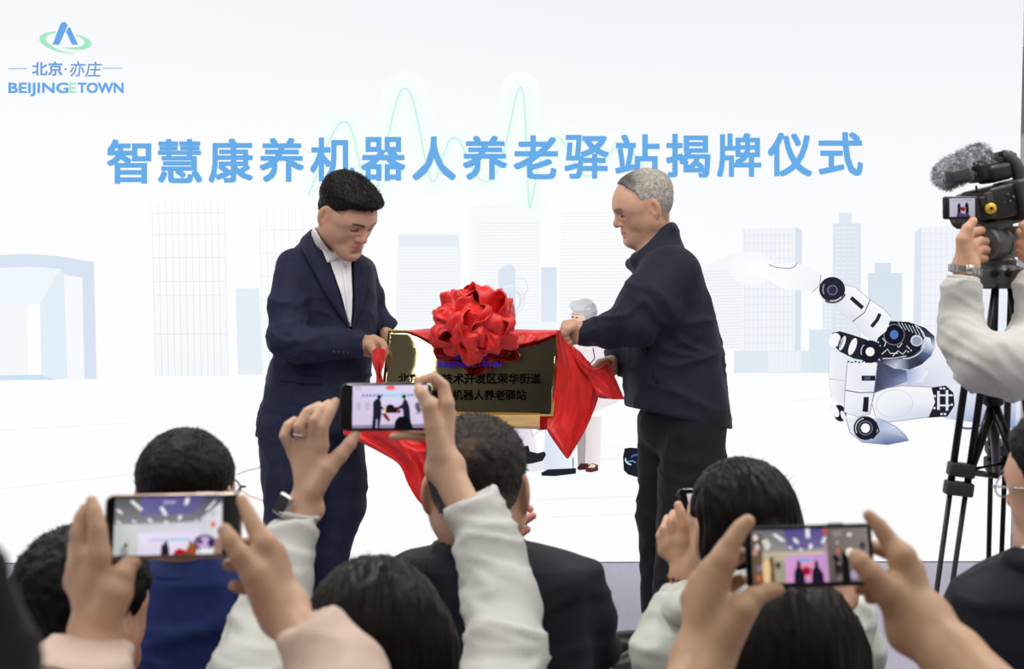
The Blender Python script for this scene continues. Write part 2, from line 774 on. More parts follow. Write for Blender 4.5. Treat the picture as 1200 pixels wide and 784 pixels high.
FLOORM = mat('carpet_lavender_grey', (168, 164, 183), 0.95, noise=0.16, nscale=110, bump=0.6, bscale=260, sheen=0.2)
WALLM = mat('wall_paint', (222, 222, 220), 0.8, bump=0.05, bscale=150)
WALLD = mat('wall_dark_panel', (60, 58, 56), 0.7, noise=0.08, nscale=10)
CEILM = mat('ceiling_grey', (88, 86, 90), 0.85)
XL, XR, YB, YF = -5.2, 5.2, -5.5, 7.45
structure('floor', MB().box((0, (YB + YF) / 2, -0.05), ((XR - XL) / 2 + .2, (YF - YB) / 2 + .2, 0.05)), FLOORM)
structure('ceiling', MB().box((0, (YB + YF) / 2, CEIL + 0.05), ((XR - XL) / 2 + .2, (YF - YB) / 2 + .2, 0.05)), CEILM)
structure('wall_left', MB().box((XL - 0.05, (YB + YF) / 2, CEIL / 2), (0.05, (YF - YB) / 2 + .2, CEIL / 2)), WALLM)
structure('wall_right', MB().box((XR + 0.05, (YB + YF) / 2, CEIL / 2), (0.05, (YF - YB) / 2 + .2, CEIL / 2)), WALLM)
structure('wall_front', MB().box((0, YF + 0.05, CEIL / 2), ((XR - XL) / 2, 0.05, CEIL / 2)), WALLM)
structure('wall_back', MB().box((0, YB - 0.05, CEIL / 2), ((XR - XL) / 2, 0.05, CEIL / 2)), WALLD)


# ---- flat pictures made of coloured shapes
def glyphs(body):
    """outline faces of a line of lettering, in em units"""
    c = bpy.data.curves.new('lettering', 'FONT')
    c.body = body
    c.fill_mode = 'FRONT'
    c.resolution_u = 3
    o = bpy.data.objects.new('lettering', c)
    COL.objects.link(o)
    dg = bpy.context.evaluated_depsgraph_get()
    me = bpy.data.meshes.new_from_object(o.evaluated_get(dg))
    v = np.array([x.co[:] for x in me.vertices])
    f = [tuple(p.vertices) for p in me.polygons]
    bpy.data.objects.remove(o)
    bpy.data.curves.remove(c)
    bpy.data.meshes.remove(me)
    return v, f


class Art:
    def __init__(self, place):
        self.place = place
        self.mb = MB()

    def poly(self, pts, col, L=1.0):
        col = np.asarray(col, float)
        if col.ndim == 1:
            col = np.tile(col, (len(pts), 1))
        if len(pts) > 4 and np.ptp(col, axis=0).max() > 0:
            c = np.mean(pts, axis=0)
            pts = list(map(tuple, pts)) + [tuple(c)]
            col = np.vstack([col, col.mean(0)])
            n = len(pts) - 1
            fs = [(i, (i + 1) % n, n) for i in range(n)]
        else:
            fs = [tuple(range(len(pts)))]
        self.mb.add([self.place(p[0], p[1], L) for p in pts], fs, lin(col))
        return self

    def rect(self, x0, y0, x1, y1, c0, c1=None, L=1.0):
        c1 = c0 if c1 is None else c1
        return self.poly([(x0, y0), (x1, y0), (x1, y1), (x0, y1)], [c0, c0, c1, c1], L)

    def line(self, pts, w, col, L=1.0, edge=None, closed=False):
        pts = np.array(pts, float)
        n = len(pts)
        if closed:
            t = np.roll(pts, -1, 0) - np.roll(pts, 1, 0)
        else:
            t = np.gradient(pts, axis=0)
        t /= np.linalg.norm(t, axis=1, keepdims=True) + 1e-9
        nn = np.stack([-t[:, 1], t[:, 0]], 1)
        w = np.broadcast_to(np.asarray(w, float), (n,))[:, None]
        rails = [pts - nn * w / 2, pts + nn * w / 2] if edge is None else [pts - nn * w / 2, pts, pts + nn * w / 2]
        cs = [col, col] if edge is None else [edge, col, edge]
        vs, fs, cc = [], [], []
        k = len(rails)
        for i in range(n):
            for j in range(k):
                vs.append(self.place(rails[j][i][0], rails[j][i][1], L))
                cc.append(cs[j])
        for i in range(n if closed else n - 1):
            i2 = (i + 1) % n
            for j in range(k - 1):
                fs.append((i * k + j, i * k + j + 1, i2 * k + j + 1, i2 * k + j))
        self.mb.add(vs, fs, lin(cc))
        return self

    def ell(self, cx, cy, rx, ry=None, col=(0, 0, 0), L=1.0, rot=0.0, edge=None, n=32):
        ry = rx if ry is None else ry
        c, s = math.cos(rot), math.sin(rot)
        pts = []
        for i in range(n):
            a = 2 * math.pi * i / n
            x, y = rx * math.cos(a), ry * math.sin(a)
            pts.append((cx + x * c - y * s, cy + x * s + y * c))
        vs = [self.place(cx, cy, L)] + [self.place(p[0], p[1], L) for p in pts]
        cc = np.array([col] + [edge if edge is not None else col] * n, float)
        self.mb.add(vs, [(0, i + 1, (i + 1) % n + 1) for i in range(n)], lin(cc))
        return self

    def arc(self, cx, cy, rx, ry, a0, a1, w, col, L=1.0, rot=0.0, n=24):
        c, s = math.cos(rot), math.sin(rot)
        pts = []
        for i in range(n + 1):
            a = math.radians(a0 + (a1 - a0) * i / n)
            x, y = rx * math.cos(a), ry * math.sin(a)
            pts.append((cx + x * c - y * s, cy + x * s + y * c))
        return self.line(pts, w, col, L)

    def text(self, body, x, y, em, col, L=1.0, fat=0.0, slope=0.0, xs=1.0, shear=0.0, width=None):
        """baseline starts at x, y; em in pixels; width stretches the line to that many pixels"""
        v, f = glyphs(body)
        if len(v) == 0:
            return self
        if width:
            xs = width / (np.ptp(v[:, 0]) * em)
            x -= v[:, 0].min() * em * xs
        offs = [(0, 0)] if fat <= 0 else [(0, 0)] + [(fat * a, fat * b) for a in (-1, 0, 1) for b in (-1, 0, 1) if a or b]
        for k, (ox, oy) in enumerate(offs):
            vs = []
            for p in v:
                X = x + (p[0] + shear * p[1]) * em * xs + ox
                Y = y - p[1] * em + oy + slope * (X - x)
                vs.append(self.place(X, Y, L + k * 0.03))
            self.mb.add(vs, f, lin(col))
        return self

    def build(self, name, m, parent, label=None):
        return self.mb.build(name, m, parent, False, label)


# ---- LED wall
X0, X1, Y0, Y1 = -330.0, 1194.0, -210.0, 660.0
led = thing('led_screen', 'huge white LED wall showing blue lettering, pale towers and a robot hand', 'screen', SO)
cor = [SP(X0, Y1 - 1), SP(1183.5, Y1), SP(X1, Y0), SP(X0, Y0)]
xs = [(c - SO) @ SX for c in cor]
sx0, sx1 = xs[0], xs[1]
ztop = 2.95
mb = MB()
mb.box(SO + SX * (sx0 + sx1) / 2 - SN * 0.05 + np.array([0, 0, ztop / 2]), ((sx1 - sx0) / 2, 0.0495, ztop / 2), [SX, SN, [0, 0, 1]])
mb.build('cabinet', DARKP, led)
mb = MB()
nx, nz = 24, 16
vs, cc, fs = [], [], []
for j in range(nz + 1):
    for i in range(nx + 1):
        u, v = i / nx, j / nz
        vs.append(SO + SX * (sx0 + (sx1 - sx0) * u) + np.array([0, 0, 0.004 + (ztop - 0.004) * v]) + SN * 0.0002)
        t = np.clip((v - 0.52) / 0.34, 0, 1)
        t = t * t * (3 - 2 * t)
        g = 0.45 + 0.55 * np.clip((u - 0.2) / 0.5, 0, 1)
        low = 1 - 0.35 * np.clip((0.5 - v) * 3, 0, 1)
        base = np.array([254, 254, 255]) - np.array([5, 3.5, 0.5]) * np.clip((u - 0.55) * 3, 0, 1) * np.clip(1 - abs(v - 0.55) * 3, 0, 1)
        cc.append(base * (1 - t * g) + np.array([240, 242, 248]) * t * g)
for j in range(nz):
    for i in range(nx):
        a = j * (nx + 1) + i
        fs.append((a, a + 1, a + nx + 2, a + nx + 1))
mb.add(vs, fs, lin(cc))
mb.build('display', ARTM, led)

WHT = (254, 254, 255)
# heart-rate trace with a soft green glow
def ecg_pts():
    P = [(360, 232), (372, 205), (385, 165), (398, 143), (406, 142), (413, 152), (421, 190), (428, 226), (433, 240), (438, 236), (445, 210), (455, 160), (465, 115), (471, 104),
         (477, 103), (484, 115), (492, 152), (500, 198), (506, 214), (512, 210), (520, 180), (527, 163), (534, 160), (541, 168), (550, 190), (560, 210), (570, 214), (580, 208),
         (590, 180), (598, 145), (606, 106), (611, 101), (614, 112), (617, 170), (619, 230), (621, 249), (625, 225), (632, 190), (640, 168), (650, 159), (660, 164), (672, 190), (684, 208),
         (696, 205), (706, 190), (718, 174), (730, 171), (742, 178), (756, 200)]
    P = np.array(P, float)
    t = np.arange(len(P))
    q = np.linspace(0, len(P) - 1, 260)
    X, Y = np.interp(q, t, P[:, 0]), np.interp(q, t, P[:, 1])
    k = np.array([1, 2, 3, 4, 3, 2, 1]) / 16.0
    X = np.convolve(np.pad(X, 3, mode='edge'), k, 'valid')
    Y = np.convolve(np.pad(Y, 3, mode='edge'), k, 'valid')
    return np.stack([X, Y], 1)
a = Art(SP)
E_ = ecg_pts()
a.line(E_, 40, (245, 254, 253), 1, edge=(251, 253, 255))
a.line(E_, 16, (241, 254, 251), 1.6, edge=(247, 254, 253))
a.line(E_, 2.0, (208, 243, 231), 2.2)
a.build('heart_trace', ARTM, led)

# ---- title
a = Art(SP)
for i, ch in enumerate('智慧康养机器人养老驿站揭牌仪式'):
    v, f = glyphs(ch)
    v = v.copy()
    lo, hi = v[:, :2].min(0), v[:, :2].max(0)
    cx = 151.5 + 59.55 * i
    top, bot = 163.5 - 0.62 * i, 215.5 - 0.66 * i
    wch = {'人': 51}.get(ch, 52.0)
    fat = 1.25
    sc = np.array([(wch - 2 * fat) / (hi[0] - lo[0]), (bot - top - 2 * fat) / (hi[1] - lo[1])])
    for k, (ox, oy) in enumerate([(0, 0)] + [(fat * p, fat * q) for p in (-1, -.4, .4, 1) for q in (-1, -.4, .4, 1)]):
        vs = [SP(cx - wch / 2 + fat + (p[0] - lo[0]) * sc[0] + ox, bot - fat - (p[1] - lo[1]) * sc[1] + oy, 4 + 0.05 * k) for p in v]
        a.mb.add(vs, f, lin((105, 173, 233)))
a.build('title_lettering', ARTM, led)

# ---- town mark, top of the wall
a = Art(SP)
BL, GR = (104, 170, 236), (166, 235, 196)
a.poly([(61.6, 52.5), (69.6, 52.5), (79.6, 29.5), (77, 26), (73.5, 25.8), (71, 28)], BL, 4)
a.poly([(77.4, 37.5), (80.3, 31.7), (82.3, 32.4), (91.7, 52.5), (84.6, 52.5)], BL, 4)
def strip(o, i, col, L):
    o, i = np.array(o, float), np.array(i, float)
    q = np.linspace(0, 1, 24)
    def rs(p):
        s = np.linspace(0, 1, len(p))
        return np.stack([np.interp(q, s, p[:, 0]), np.interp(q, s, p[:, 1])], 1)
    o, i = rs(o), rs(i)
    for k in range(23):
        a.poly([o[k], o[k + 1], i[k + 1], i[k]], col, L)
strip([(65.6, 36.6), (53.5, 38.2), (46.4, 42.5), (46.4, 48), (51, 53), (60, 58), (72, 61.8), (87, 63.3)],
      [(65, 38.8), (59, 40), (55, 42.4), (53.6, 46), (55.5, 49.5), (62, 54.5), (72, 59.6), (87, 62.8)], GR, 3)
strip([(88, 40.2), (97, 42.3), (104, 46), (107.8, 51), (105.5, 55.6), (97, 58.4), (86, 58.4), (72, 56)],
      [(88, 41.2), (94, 43.6), (98, 47), (98.8, 51), (96.5, 53.6), (90, 55), (83, 55.6), (72, 55.6)], GR, 3)
a.line([(10, 80.6), (31.5, 80.4)], 1.3, (160, 200, 238), 4)
a.line([(120, 80.2), (143.5, 80)], 1.3, (160, 200, 238), 4)
a.text('北京', 37.5, 87.0, 17.0, (110, 160, 215), 4, fat=0.45, xs=1.08)
a.text('·', 74.5, 87.0, 17, (110, 160, 215), 4, fat=0.3)
a.text('亦', 80.5, 88.0, 19, (110, 160, 220), 4, fat=0.25, shear=0.12)
a.text('庄', 99.5, 88.5, 19, (110, 160, 220), 4, fat=0.25, shear=0.15)
a.text('BEIJING', 10.5, 108.6, 16.5, BL, 4, fat=0.55, width=69.5)
a.text('E', 81.5, 108.6, 16.5, (176, 232, 200), 4, fat=0.5, width=8)
a.text('TOWN', 91.5, 108.6, 16.5, BL, 4, fat=0.55, width=53)
a.build('town_logo', ARTM, led)

# ---- pale city
def grid_tower(a, x0, y0, x1, y1, base, linec, nv, hs, L=1, w=0.7, fade=True, skew=0.02):
    k = (x0 + x1) / 2 < 600
    sk = (1 if k else -1) * skew
    top = WHT if fade else base
    a.poly([(x0, y0), (x1, y0), (x1 + sk * (y1 - y0), y1), (x0 + sk * (y1 - y0), y1)], [top, top, base, base], L)
    for i in range(nv + 1):
        x = x0 + (x1 - x0) * i / nv
        c0 = np.array(linec) * .25 + np.array(WHT) * .75 if fade else linec
        m = (y0 + y1) / 2
        a.line([(x, y0), (x + sk * (m - y0), m), (x + sk * (y1 - y0), y1)], [w * .6, w, w], linec, L + 1)
    for y in hs:
        s = sk * (y - y0)
        a.line([(x0 + s, y), (x1 + s, y - 0.5)], w, linec, L + 1)

a = Art(SP)
arch_o = [(-60, 306), (-30, 302), (0, 299), (30, 297.5), (70, 300), (110, 307), (113.5, 444), (-60, 446)]
a.poly(arch_o, (217, 228, 243), 1)
a.poly([(-60, 318), (0, 314), (35, 312.5), (71, 315), (75, 320), (79, 444), (-60, 446)], (226, 239, 248), 1.6)
a.poly([(-60, 318), (0, 314), (35, 312.5), (71, 315), (47, 356), (32, 358), (-60, 360)], [(240, 247, 252)] * 7, 2.2)
a.poly([(-60, 360), (32, 357), (33, 439.5), (-60, 441)], (245, 247, 251), 2.4)
a.poly([(32, 357), (47, 356), (48.5, 439), (33, 439.5)], (254, 254, 255), 2.6)
a.poly([(75, 321.5), (96.5, 325), (99, 444), (79, 444)], (248, 249, 252), 2.6)
a.poly([(-60, 441), (48.5, 439), (66, 445), (-60, 446)], (207, 227, 243), 2.8)
grid_tower(a, 178, 236, 263, 441, (246, 249, 251), (226, 229, 233), 11, (250, 275, 302, 330, 346, 391.5))
a.poly([(276, 338), (304, 337.5), (307, 439), (279, 439)], (230, 239, 245), 1)
grid_tower(a, 304, 245, 372, 440, (249, 251, 252), (232, 235, 238), 8, (270, 297, 324, 352, 378, 405))
a.rect(467, 275, 538, 290, (233, 239, 247), L=1)
a.poly([(465, 290), (540, 290), (540, 382), (463, 382)], (245, 248, 251), 1)
for y in np.arange(293, 380, 3.6):
    a.line([(466, y), (538, y - .4)], 0.9, (234, 238, 243), 2)
a.poly([(550, 246), (556, 240), (633, 240), (633, 380), (550, 380)], (248, 250, 252), 1)
for y in np.arange(262, 378, 3.6):
    a.line([(557, y), (632, y - .4)], 0.8, (238, 241, 245), 2)
a.rect(634, 313, 652.5, 377, (218, 231, 242), (226, 236, 245), 2.5)
a.poly([(584, 316), (596, 310), (600, 310), (604, 316), (604, 372), (584, 372)], (219, 231, 242), 2.5)
a.poly([(655, 236), (742, 236), (742, 402), (655, 402)], [WHT, WHT, (247, 249, 251), (247, 249, 251)], 1)
for y in np.arange(250, 400, 3.8):
    a.line([(657, y), (740, y - .4)], 0.8, (238, 241, 245), 2)
a.rect(440, 377, 770, 392, (239, 247, 251), (249, 252, 253), 2.2)
a.rect(770, 377, 1200, 392, (252, 254, 255), L=0.5)
for r, w, c in ((17, 2.2, (232, 241, 247)), (12.5, 3.0, (221, 233, 243))):
    a.arc(598, 352, r, r, 0, 360, w, c, 3)
a.arc(572, 345, 12, 12, 60, 300, 1.2, (225, 231, 236), 3)
a.line([(606, 326), (615, 327), (619, 338), (612, 352)], 1.2, (225, 231, 236), 3)
a.line([(598, 352), (598, 344)], 1.2, (200, 215, 230), 3.4)
a.build('skyline_middle', ARTM, led)

a = Art(SP)
LV = (235, 238, 246)
a.poly([(820, 314), (858, 297), (874, 297), (874, 410), (820, 410)], (246, 247, 251), 1)
for y in np.arange(318, 410, 3.6):
    a.line([(822, y), (873, y - 1.2)], 0.9, (232, 234, 246), 2)
a.poly([(870, 268), (932, 266), (931, 437), (868, 437)], (243, 246, 251), 2.5)
a.poly([(932, 266), (940, 270), (938, 437), (931, 437)], (219, 230, 242), 2.5)
for x in np.linspace(873, 929, 12):
    a.line([(x, 268), (x - .5, 410)], 0.7, (230, 233, 243), 3)
for y in np.arange(276, 410, 9):
    a.line([(871, y), (930, y - .5)], 0.7, (230, 233, 243), 3)
a.rect(976, 262, 1009, 437, (221, 232, 243), L=2)
a.rect(983, 249, 998, 262, (226, 234, 244), L=2)
for y in np.arange(266, 420, 5.2):
    for x in (979, 986, 993, 1000):
        a.rect(x, y, x + 5, y + 2.2, (241, 236, 244) if x > 985 else (233, 240, 248), L=3)
a.rect(964, 340, 977, 437, (227, 236, 245), L=1.6)
for y in np.arange(344, 400, 5):
    for x in (966, 971):
        a.rect(x, y, x + 3, y + 2, (240, 244, 249), L=3)
a.rect(1017, 320, 1057, 437, (215, 227, 239), (226, 234, 244), L=2)
a.rect(1025, 308, 1044, 320, (217, 229, 240), L=2)
a.poly([(1080, 266), (1125, 264), (1125, 437), (1079, 437)], (242, 245, 251), 2)
a.poly([(1072, 272), (1080, 266), (1079, 437), (1069, 437)], (220, 231, 242), 2)
a.rect(1125, 264, 1180, 437, (238, 242, 249), L=1.8)
for x in np.linspace(1083, 1176, 15):
    a.line([(x, 267), (x - .3, 430)], 0.7, (228, 233, 243), 3)
for y in np.arange(274, 432, 9):
    a.line([(1080, y), (1178, y - .5)], 0.7, (228, 233, 243), 3)
a.rect(948, 386, 976, 437, (220, 233, 242), L=3.2)
a.rect(860, 411, 950, 437, (224, 234, 243), L=3.2)
a.rect(900, 412, 938, 436, (240, 243, 249), L=3.6)
for x in np.linspace(903, 936, 8):
    a.line([(x, 412), (x, 436)], 0.6, (228, 233, 242), 4)
a.rect(845, 437, 1194, 441, (249, 251, 254), (254, 254, 255), 3.2)
a.build('skyline_side', ARTM, led)

# ---- pale floor of the picture
a = Art(SP)
fl = (240, 244, 248)
for pts in ([(0, 504), (60, 501), (150, 496)], [(0, 573), (100, 562), (200, 551)], [(620, 586), (760, 581)], [(640, 606), (750, 602)], [(640, 541), (740, 537)],
            [(930, 470), (1010, 462)]):
    a.line(pts, 0.9, fl, 1)
a.line([(278, 556), (290, 551.5), (308, 547)], 1.5, (196, 190, 190), 2)
a.line([(279, 567), (283, 575), (292, 581), (309, 587), (330, 590)], 3.0, (240, 214, 206), 2)
a.poly([(640, 520), (730, 520), (760, 600), (640, 600)], [(252, 253, 254)] * 4, .5)
a.build('floor_line_pattern', ARTM, led)

# ---- old woman, home robot and seated visitor of the picture
a = Art(SP)
a.poly([(676, 490), (687, 490), (686, 545), (677, 545)], (170, 160, 166), 2)
a.poly([(686, 488), (705, 488), (703, 546), (687, 547)], [(222, 210, 213), (240, 232, 234), (246, 238, 238), (226, 214, 217)], 2.4)
a.poly([(676, 548), (680, 543), (689, 543), (690, 550), (678, 551)], (72, 40, 40), 2.6)
a.poly([(686, 551), (688, 545), (694, 542.5), (701, 545), (701, 551.5), (693, 553.5), (687, 553)], (94, 52, 48), 2.8)
a.poly([(689, 548), (693, 543), (698, 545), (697, 548)], (240, 215, 200), 3.0)
a.poly([(664, 398), (672, 386), (690, 384), (704, 390), (722, 412), (726, 470), (676, 492), (664, 470)], (238, 229, 232), 1.6)
a.line([(695, 408), (697, 420), (690, 428)], 1.4, (90, 70, 80), 2)
a.line([(700, 424), (712, 420), (720, 426)], 1.2, (214, 200, 206), 2)
a.ell(679, 372, 9.5, 12, (241, 204, 184), 2, edge=(233, 190, 172))
a.ell(671, 371.5, 1.4, .8, (96, 70, 66), 2.5)
a.line([(668, 368.5), (673, 367.6)], .6, (150, 128, 120), 2.6)
a.ell(676, 372.3, 1.6, .8, (96, 70, 66), 2.6)
a.line([(674, 369), (679, 368.5)], .6, (150, 128, 120), 2.6)
a.ell(690.5, 374, 2.2, 4, (232, 176, 160), 2.6)
for cx, cy, rx, ry, c in ((684, 360, 15, 9, (196, 195, 200)), (692, 366, 8, 11, (176, 176, 182)), (675, 358, 8, 6, (222, 222, 226)), (686, 354, 9, 4.5, (214, 214, 219)),
                          (696, 364, 3.5, 7, (140, 140, 148)), (684, 361, 9, 3, (226, 226, 230)), (693, 358, 4, 3, (150, 150, 158))):
    a.ell(cx, cy, rx, ry, c, 3)
a.poly([(640, 476), (668, 476), (676, 551), (637, 551)], [(226, 234, 247), (236, 241, 250), (240, 245, 251), (210, 223, 242)], 2)
a.poly([(634, 554), (642, 550), (675, 548.5), (675, 555), (650, 558), (635, 557.5)], (34, 36, 46), 3)
a.line([(671.5, 536), (671.5, 549)], 1.0, (60, 66, 80), 3)
a.poly([(600, 490), (622, 490), (630, 530), (606, 534)], [(214, 203, 218), (236, 230, 240), (245, 240, 246), (205, 194, 212)], 2)
a.poly([(600, 545), (634, 540), (643, 544), (644, 549), (626, 553), (600, 552)], [(232, 234, 240)] * 6, 2)
a.poly([(610, 532), (613, 523), (619, 522), (621, 529), (630, 531), (638, 529), (640, 533), (636, 540), (624, 543), (611, 545)], (40, 38, 44), 3)
a.line([(621, 500), (624, 512), (631, 505), (636, 503)], 0.9, (216, 190, 160), 3)
a.build('picture_elderly_visitor', ARTM, led)

a = Art(SP)
a.poly([(732, 525.5), (738, 524.5), (762, 526), (762, 561), (746, 559), (736, 556), (731, 551), (730, 535)], (31, 33, 41), 2)
a.arc(741, 538, 8, 6.5, 100, 190, 1.8, (190, 215, 245), 3)
a.arc(745, 537, 5, 4, 190, 330, 1.8, (70, 110, 190), 3)
a.line([(735, 541), (741, 540), (745, 542)], 1.3, (120, 160, 220), 3)
a.line([(740, 535), (748, 533)], 1.2, (60, 90, 150), 3)
a.build('picture_black_robot', ARTM, led)

# ---- robot hand of the picture
a = Art(SP)
DK, OL = (40, 40, 54), (186, 192, 206)
a.ell(880, 314, 26, 20, (254, 254, 255), 4, edge=(248, 249, 252))
# palm and wrist
a.poly([(1030, 400), (1064, 380), (1086, 384), (1097, 394), (1112, 402), (1128, 424), (1150, 448), (1196, 458), (1196, 500), (1150, 496), (1100, 488), (1030, 470)],
       [(238, 240, 247), (245, 246, 250), (250, 250, 252), (244, 246, 250), (232, 236, 245), (240, 242, 248), (246, 247, 251), (236, 240, 248), (206, 216, 236), (214, 222, 238), (220, 226, 240), (170, 178, 205)], 5)
a.poly([(1026, 420), (1045, 430), (1062, 434), (1066, 446), (1050, 452), (1030, 458), (1022, 462)], [(58, 58, 78), (70, 72, 96), (90, 98, 140), (150, 162, 200), (120, 130, 170), (80, 84, 112), (60, 62, 84)], 5.6)
a.poly([(1062, 434), (1078, 430), (1088, 436), (1080, 448), (1064, 450)], [(150, 165, 205), (216, 224, 240), (238, 241, 248), (232, 236, 246), (180, 192, 222)], 5.8)
a.line([(1110, 424), (1118, 434), (1131, 446)], 1.6, DK, 6)
a.line([(1112, 422), (1122, 431), (1133, 442)], 1.0, DK, 6)
a.ell(1111, 423.5, 2.2, 3.0, DK, 6)
# chrome cuff and the works inside it
cuff = [(1032, 388), (1042, 376), (1064, 377), (1084, 384), (1095, 394), (1096, 406), (1091, 417), (1080, 427), (1066, 433), (1048, 432), (1032, 424), (1026, 410)]
a.poly(cuff, [(40, 40, 54), (40, 40, 52), (36, 36, 48), (40, 42, 56), (62, 70, 100), (214, 222, 238), (92, 104, 146), (44, 48, 66), (60, 66, 92), (200, 210, 230), (52, 54, 72), (40, 40, 54)], 6)
a.poly([(1044, 378), (1066, 379), (1080, 386), (1083, 396), (1078, 410), (1066, 419), (1048, 421), (1034, 420), (1024, 410), (1030, 392)], (32, 32, 44), 6.6)
a.arc(1060, 399, 24, 21, -60, 95, 1.3, (214, 220, 234), 7.2)
a.poly([(1076, 392), (1090, 396), (1092, 408), (1084, 414), (1078, 406)], [(226, 231, 242), (244, 246, 250), (196, 206, 228), (110, 120, 158), (180, 190, 215)], 6.4)
a.ell(1047.6, 392, 12, 12, (24, 24, 34), 7.4)
a.arc(1047.6, 392, 12, 12, 0, 360, 1.0, (120, 126, 146), 7.8)
a.ell(1047.6, 392, 5, 5.4, (84, 118, 190), 8)
a.ell(1074, 399, 7.2, 6.6, (208, 213, 226), 7.4)
a.ell(1074, 399.5, 5.4, 5, (150, 160, 186), 7.8)
for k in range(7):
    x = 1052 + k * 4.2
    a.line([(x, 377 + k * 1.1), (x + 5, 385 + k * 1.6)], 0.8, (206, 212, 226), 8)
for p in ([(1033, 415), (1040, 409), (1043, 414), (1052, 414)], [(1046, 417), (1052, 411), (1058, 415), (1062, 410)], [(1051, 405), (1053, 407), (1057, 402)],
          [(1034, 396), (1038, 401), (1036, 406)], [(1062, 405), (1066, 409)], [(1034, 420), (1048, 419.5), (1062, 417)], [(1038, 385), (1042, 381)]):
    a.line(p, 1.0, (222, 226, 238), 8)
for x, y in ((1064, 412), (1067.5, 410.5), (1029, 401), (1031, 405)):
    a.ell(x, y, 0.9, 0.9, (222, 226, 238), 8)
# pointing finger
a.poly([(962, 323), (960, 335), (951, 341.7), (933, 340), (917, 338), (900, 328), (877, 317), (902, 310), (933, 308), (953, 315)],
       [(244, 245, 249), (240, 242, 248), (242, 243, 249), (247, 248, 251), (251, 252, 254), (254, 254, 255), (254, 254, 255), (254, 254, 255), (250, 251, 253), (246, 247, 251)], 7)
a.line([(962, 322), (960.5, 334), (952, 342)], 1.0, (150, 154, 168), 7.6)
a.line([(901, 310), (910, 313.5), (925, 314.5), (931, 312.5), (934, 308)], 1.0, (132, 136, 150), 7.6)
a.poly([(977, 355), (990, 334), (1002, 336.5), (1019.5, 351), (1013, 366), (998.5, 377), (985, 365)], [(226, 229, 238), (246, 247, 250), (252, 252, 254), (248, 249, 251), (240, 242, 247), (222, 226, 238), (232, 235, 243)], 8.6)
a.poly([(1019.5, 351), (1036.7, 363), (1044.5, 372), (1038, 388), (1027, 397), (1015, 395), (1002, 383), (998.5, 377), (1013, 366)],
       [(250, 250, 252), (250, 250, 252), (240, 242, 247), (246, 247, 250), (238, 240, 246), (230, 233, 241), (224, 228, 238), (226, 229, 239), (246, 247, 250)], 8.6)
a.line([(990, 334), (1002, 336.5), (1019.5, 351), (1036.7, 363), (1044.5, 372)], 0.8, (170, 176, 192), 9)
a.line([(1019.5, 351), (1013, 366), (998.5, 377)], 1.2, (96, 100, 116), 9)
a.line([(977, 355), (985, 366), (998.5, 377), (1015, 395)], 0.7, (214, 218, 230), 9)
a.line([(997, 348.6), (1010.8, 360.8)], 4.8, (38, 38, 50), 9.4)
a.line([(1031, 367.5), (1027.5, 375), (1021, 382.8)], 4.2, (38, 38, 50), 9.4)
a.ell(975, 339, 15.2, 14.6, DK, 8.8)
a.arc(975, 339, 16.2, 15.6, 20, 120, 1.8, (60, 62, 76), 9)
a.arc(975, 339, 11, 10.6, 150, 215, 1.4, (150, 154, 170), 9.2)
a.arc(975, 339, 14.0, 13.4, 40, 100, 1.2, (214, 218, 230), 9.2)
a.ell(975.3, 339.8, 6.0, 5.8, (126, 132, 152), 9.4)
a.ell(975.3, 339.8, 5.0, 4.8, (48, 52, 74), 9.8)
# folded fingers
a.poly([(972, 410), (992, 416), (992, 470), (985, 474), (974, 466), (971, 440)], [(240, 242, 248), (232, 235, 243), (222, 226, 238), (232, 235, 243), (244, 245, 250), (246, 247, 251)], 6.2)
a.line([(972, 444), (990, 446)], 0.8, OL, 6.8)
a.line([(972, 410), (971, 440), (974, 466)], 0.8, (212, 216, 228), 6.8)
a.poly([(975, 390), (984, 388), (998, 392), (1016, 398), (1020, 424), (1000, 420), (984, 412), (974, 402)], DK, 7)
a.ell(978, 398.5, 6.6, 8.6, (247, 248, 251), 7.6, rot=0.3)
for cx, cy, rx, ry, c in ((987, 402, 2.9, 9.0, (245, 246, 250)), (999, 406, 4.0, 10.4, (247, 248, 251)), (1006.5, 408.5, 3.0, 11, (36, 36, 50)), (985, 401, 2.2, 9, (36, 36, 50))):
    a.ell(cx, cy, rx, ry, c, 8, rot=0.35)
a.ell(1019.4, 412, 13.4, 13.4, (30, 30, 42), 8.4)
a.arc(1019.4, 412, 10.6, 10.6, 160, 230, 1.2, (190, 195, 210), 9)
a.ell(1019.4, 412, 5.2, 5.2, (250, 250, 252), 9)
for k in range(7):
    a.ell(994 + k * 4.2, 423.6 + (k % 2) * .8, 1.3, 1.0, (36, 36, 48), 9)
a.poly([(992.7, 425), (1028, 425), (1024, 459), (990, 456.5)], [(236, 238, 246), (246, 247, 250), (226, 230, 242), (240, 242, 248)], 7.6)
a.poly([(990, 458), (1023.6, 460.5), (1019.4, 485), (1006, 488.5), (989, 483)], [(244, 245, 250), (238, 240, 247), (214, 220, 236), (226, 230, 242), (236, 239, 247)], 7.6)
a.line([(990, 457), (1007, 460), (1024, 459.5)], 1.4, (120, 124, 142), 8)
a.line([(992.7, 425), (990, 457), (989, 483), (1006, 488.5), (1019.4, 485), (1024, 459), (1028, 425)], 0.9, (150, 156, 174), 8)
a.rect(1009.5, 440, 1025.5, 446, (34, 34, 46), L=8.6)
a.rect(1013, 441.2, 1020, 444.8, (84, 88, 104), L=9)
a.poly([(1012, 465), (1018, 465), (1017, 483), (1010.5, 482)], (34, 34, 46), 8.6)
a.ell(984, 484, 7.6, 10, (38, 38, 52), 7, rot=-0.3)
a.ell(977.5, 481, 4.6, 8.4, (246, 247, 250), 7.4, rot=-0.5)
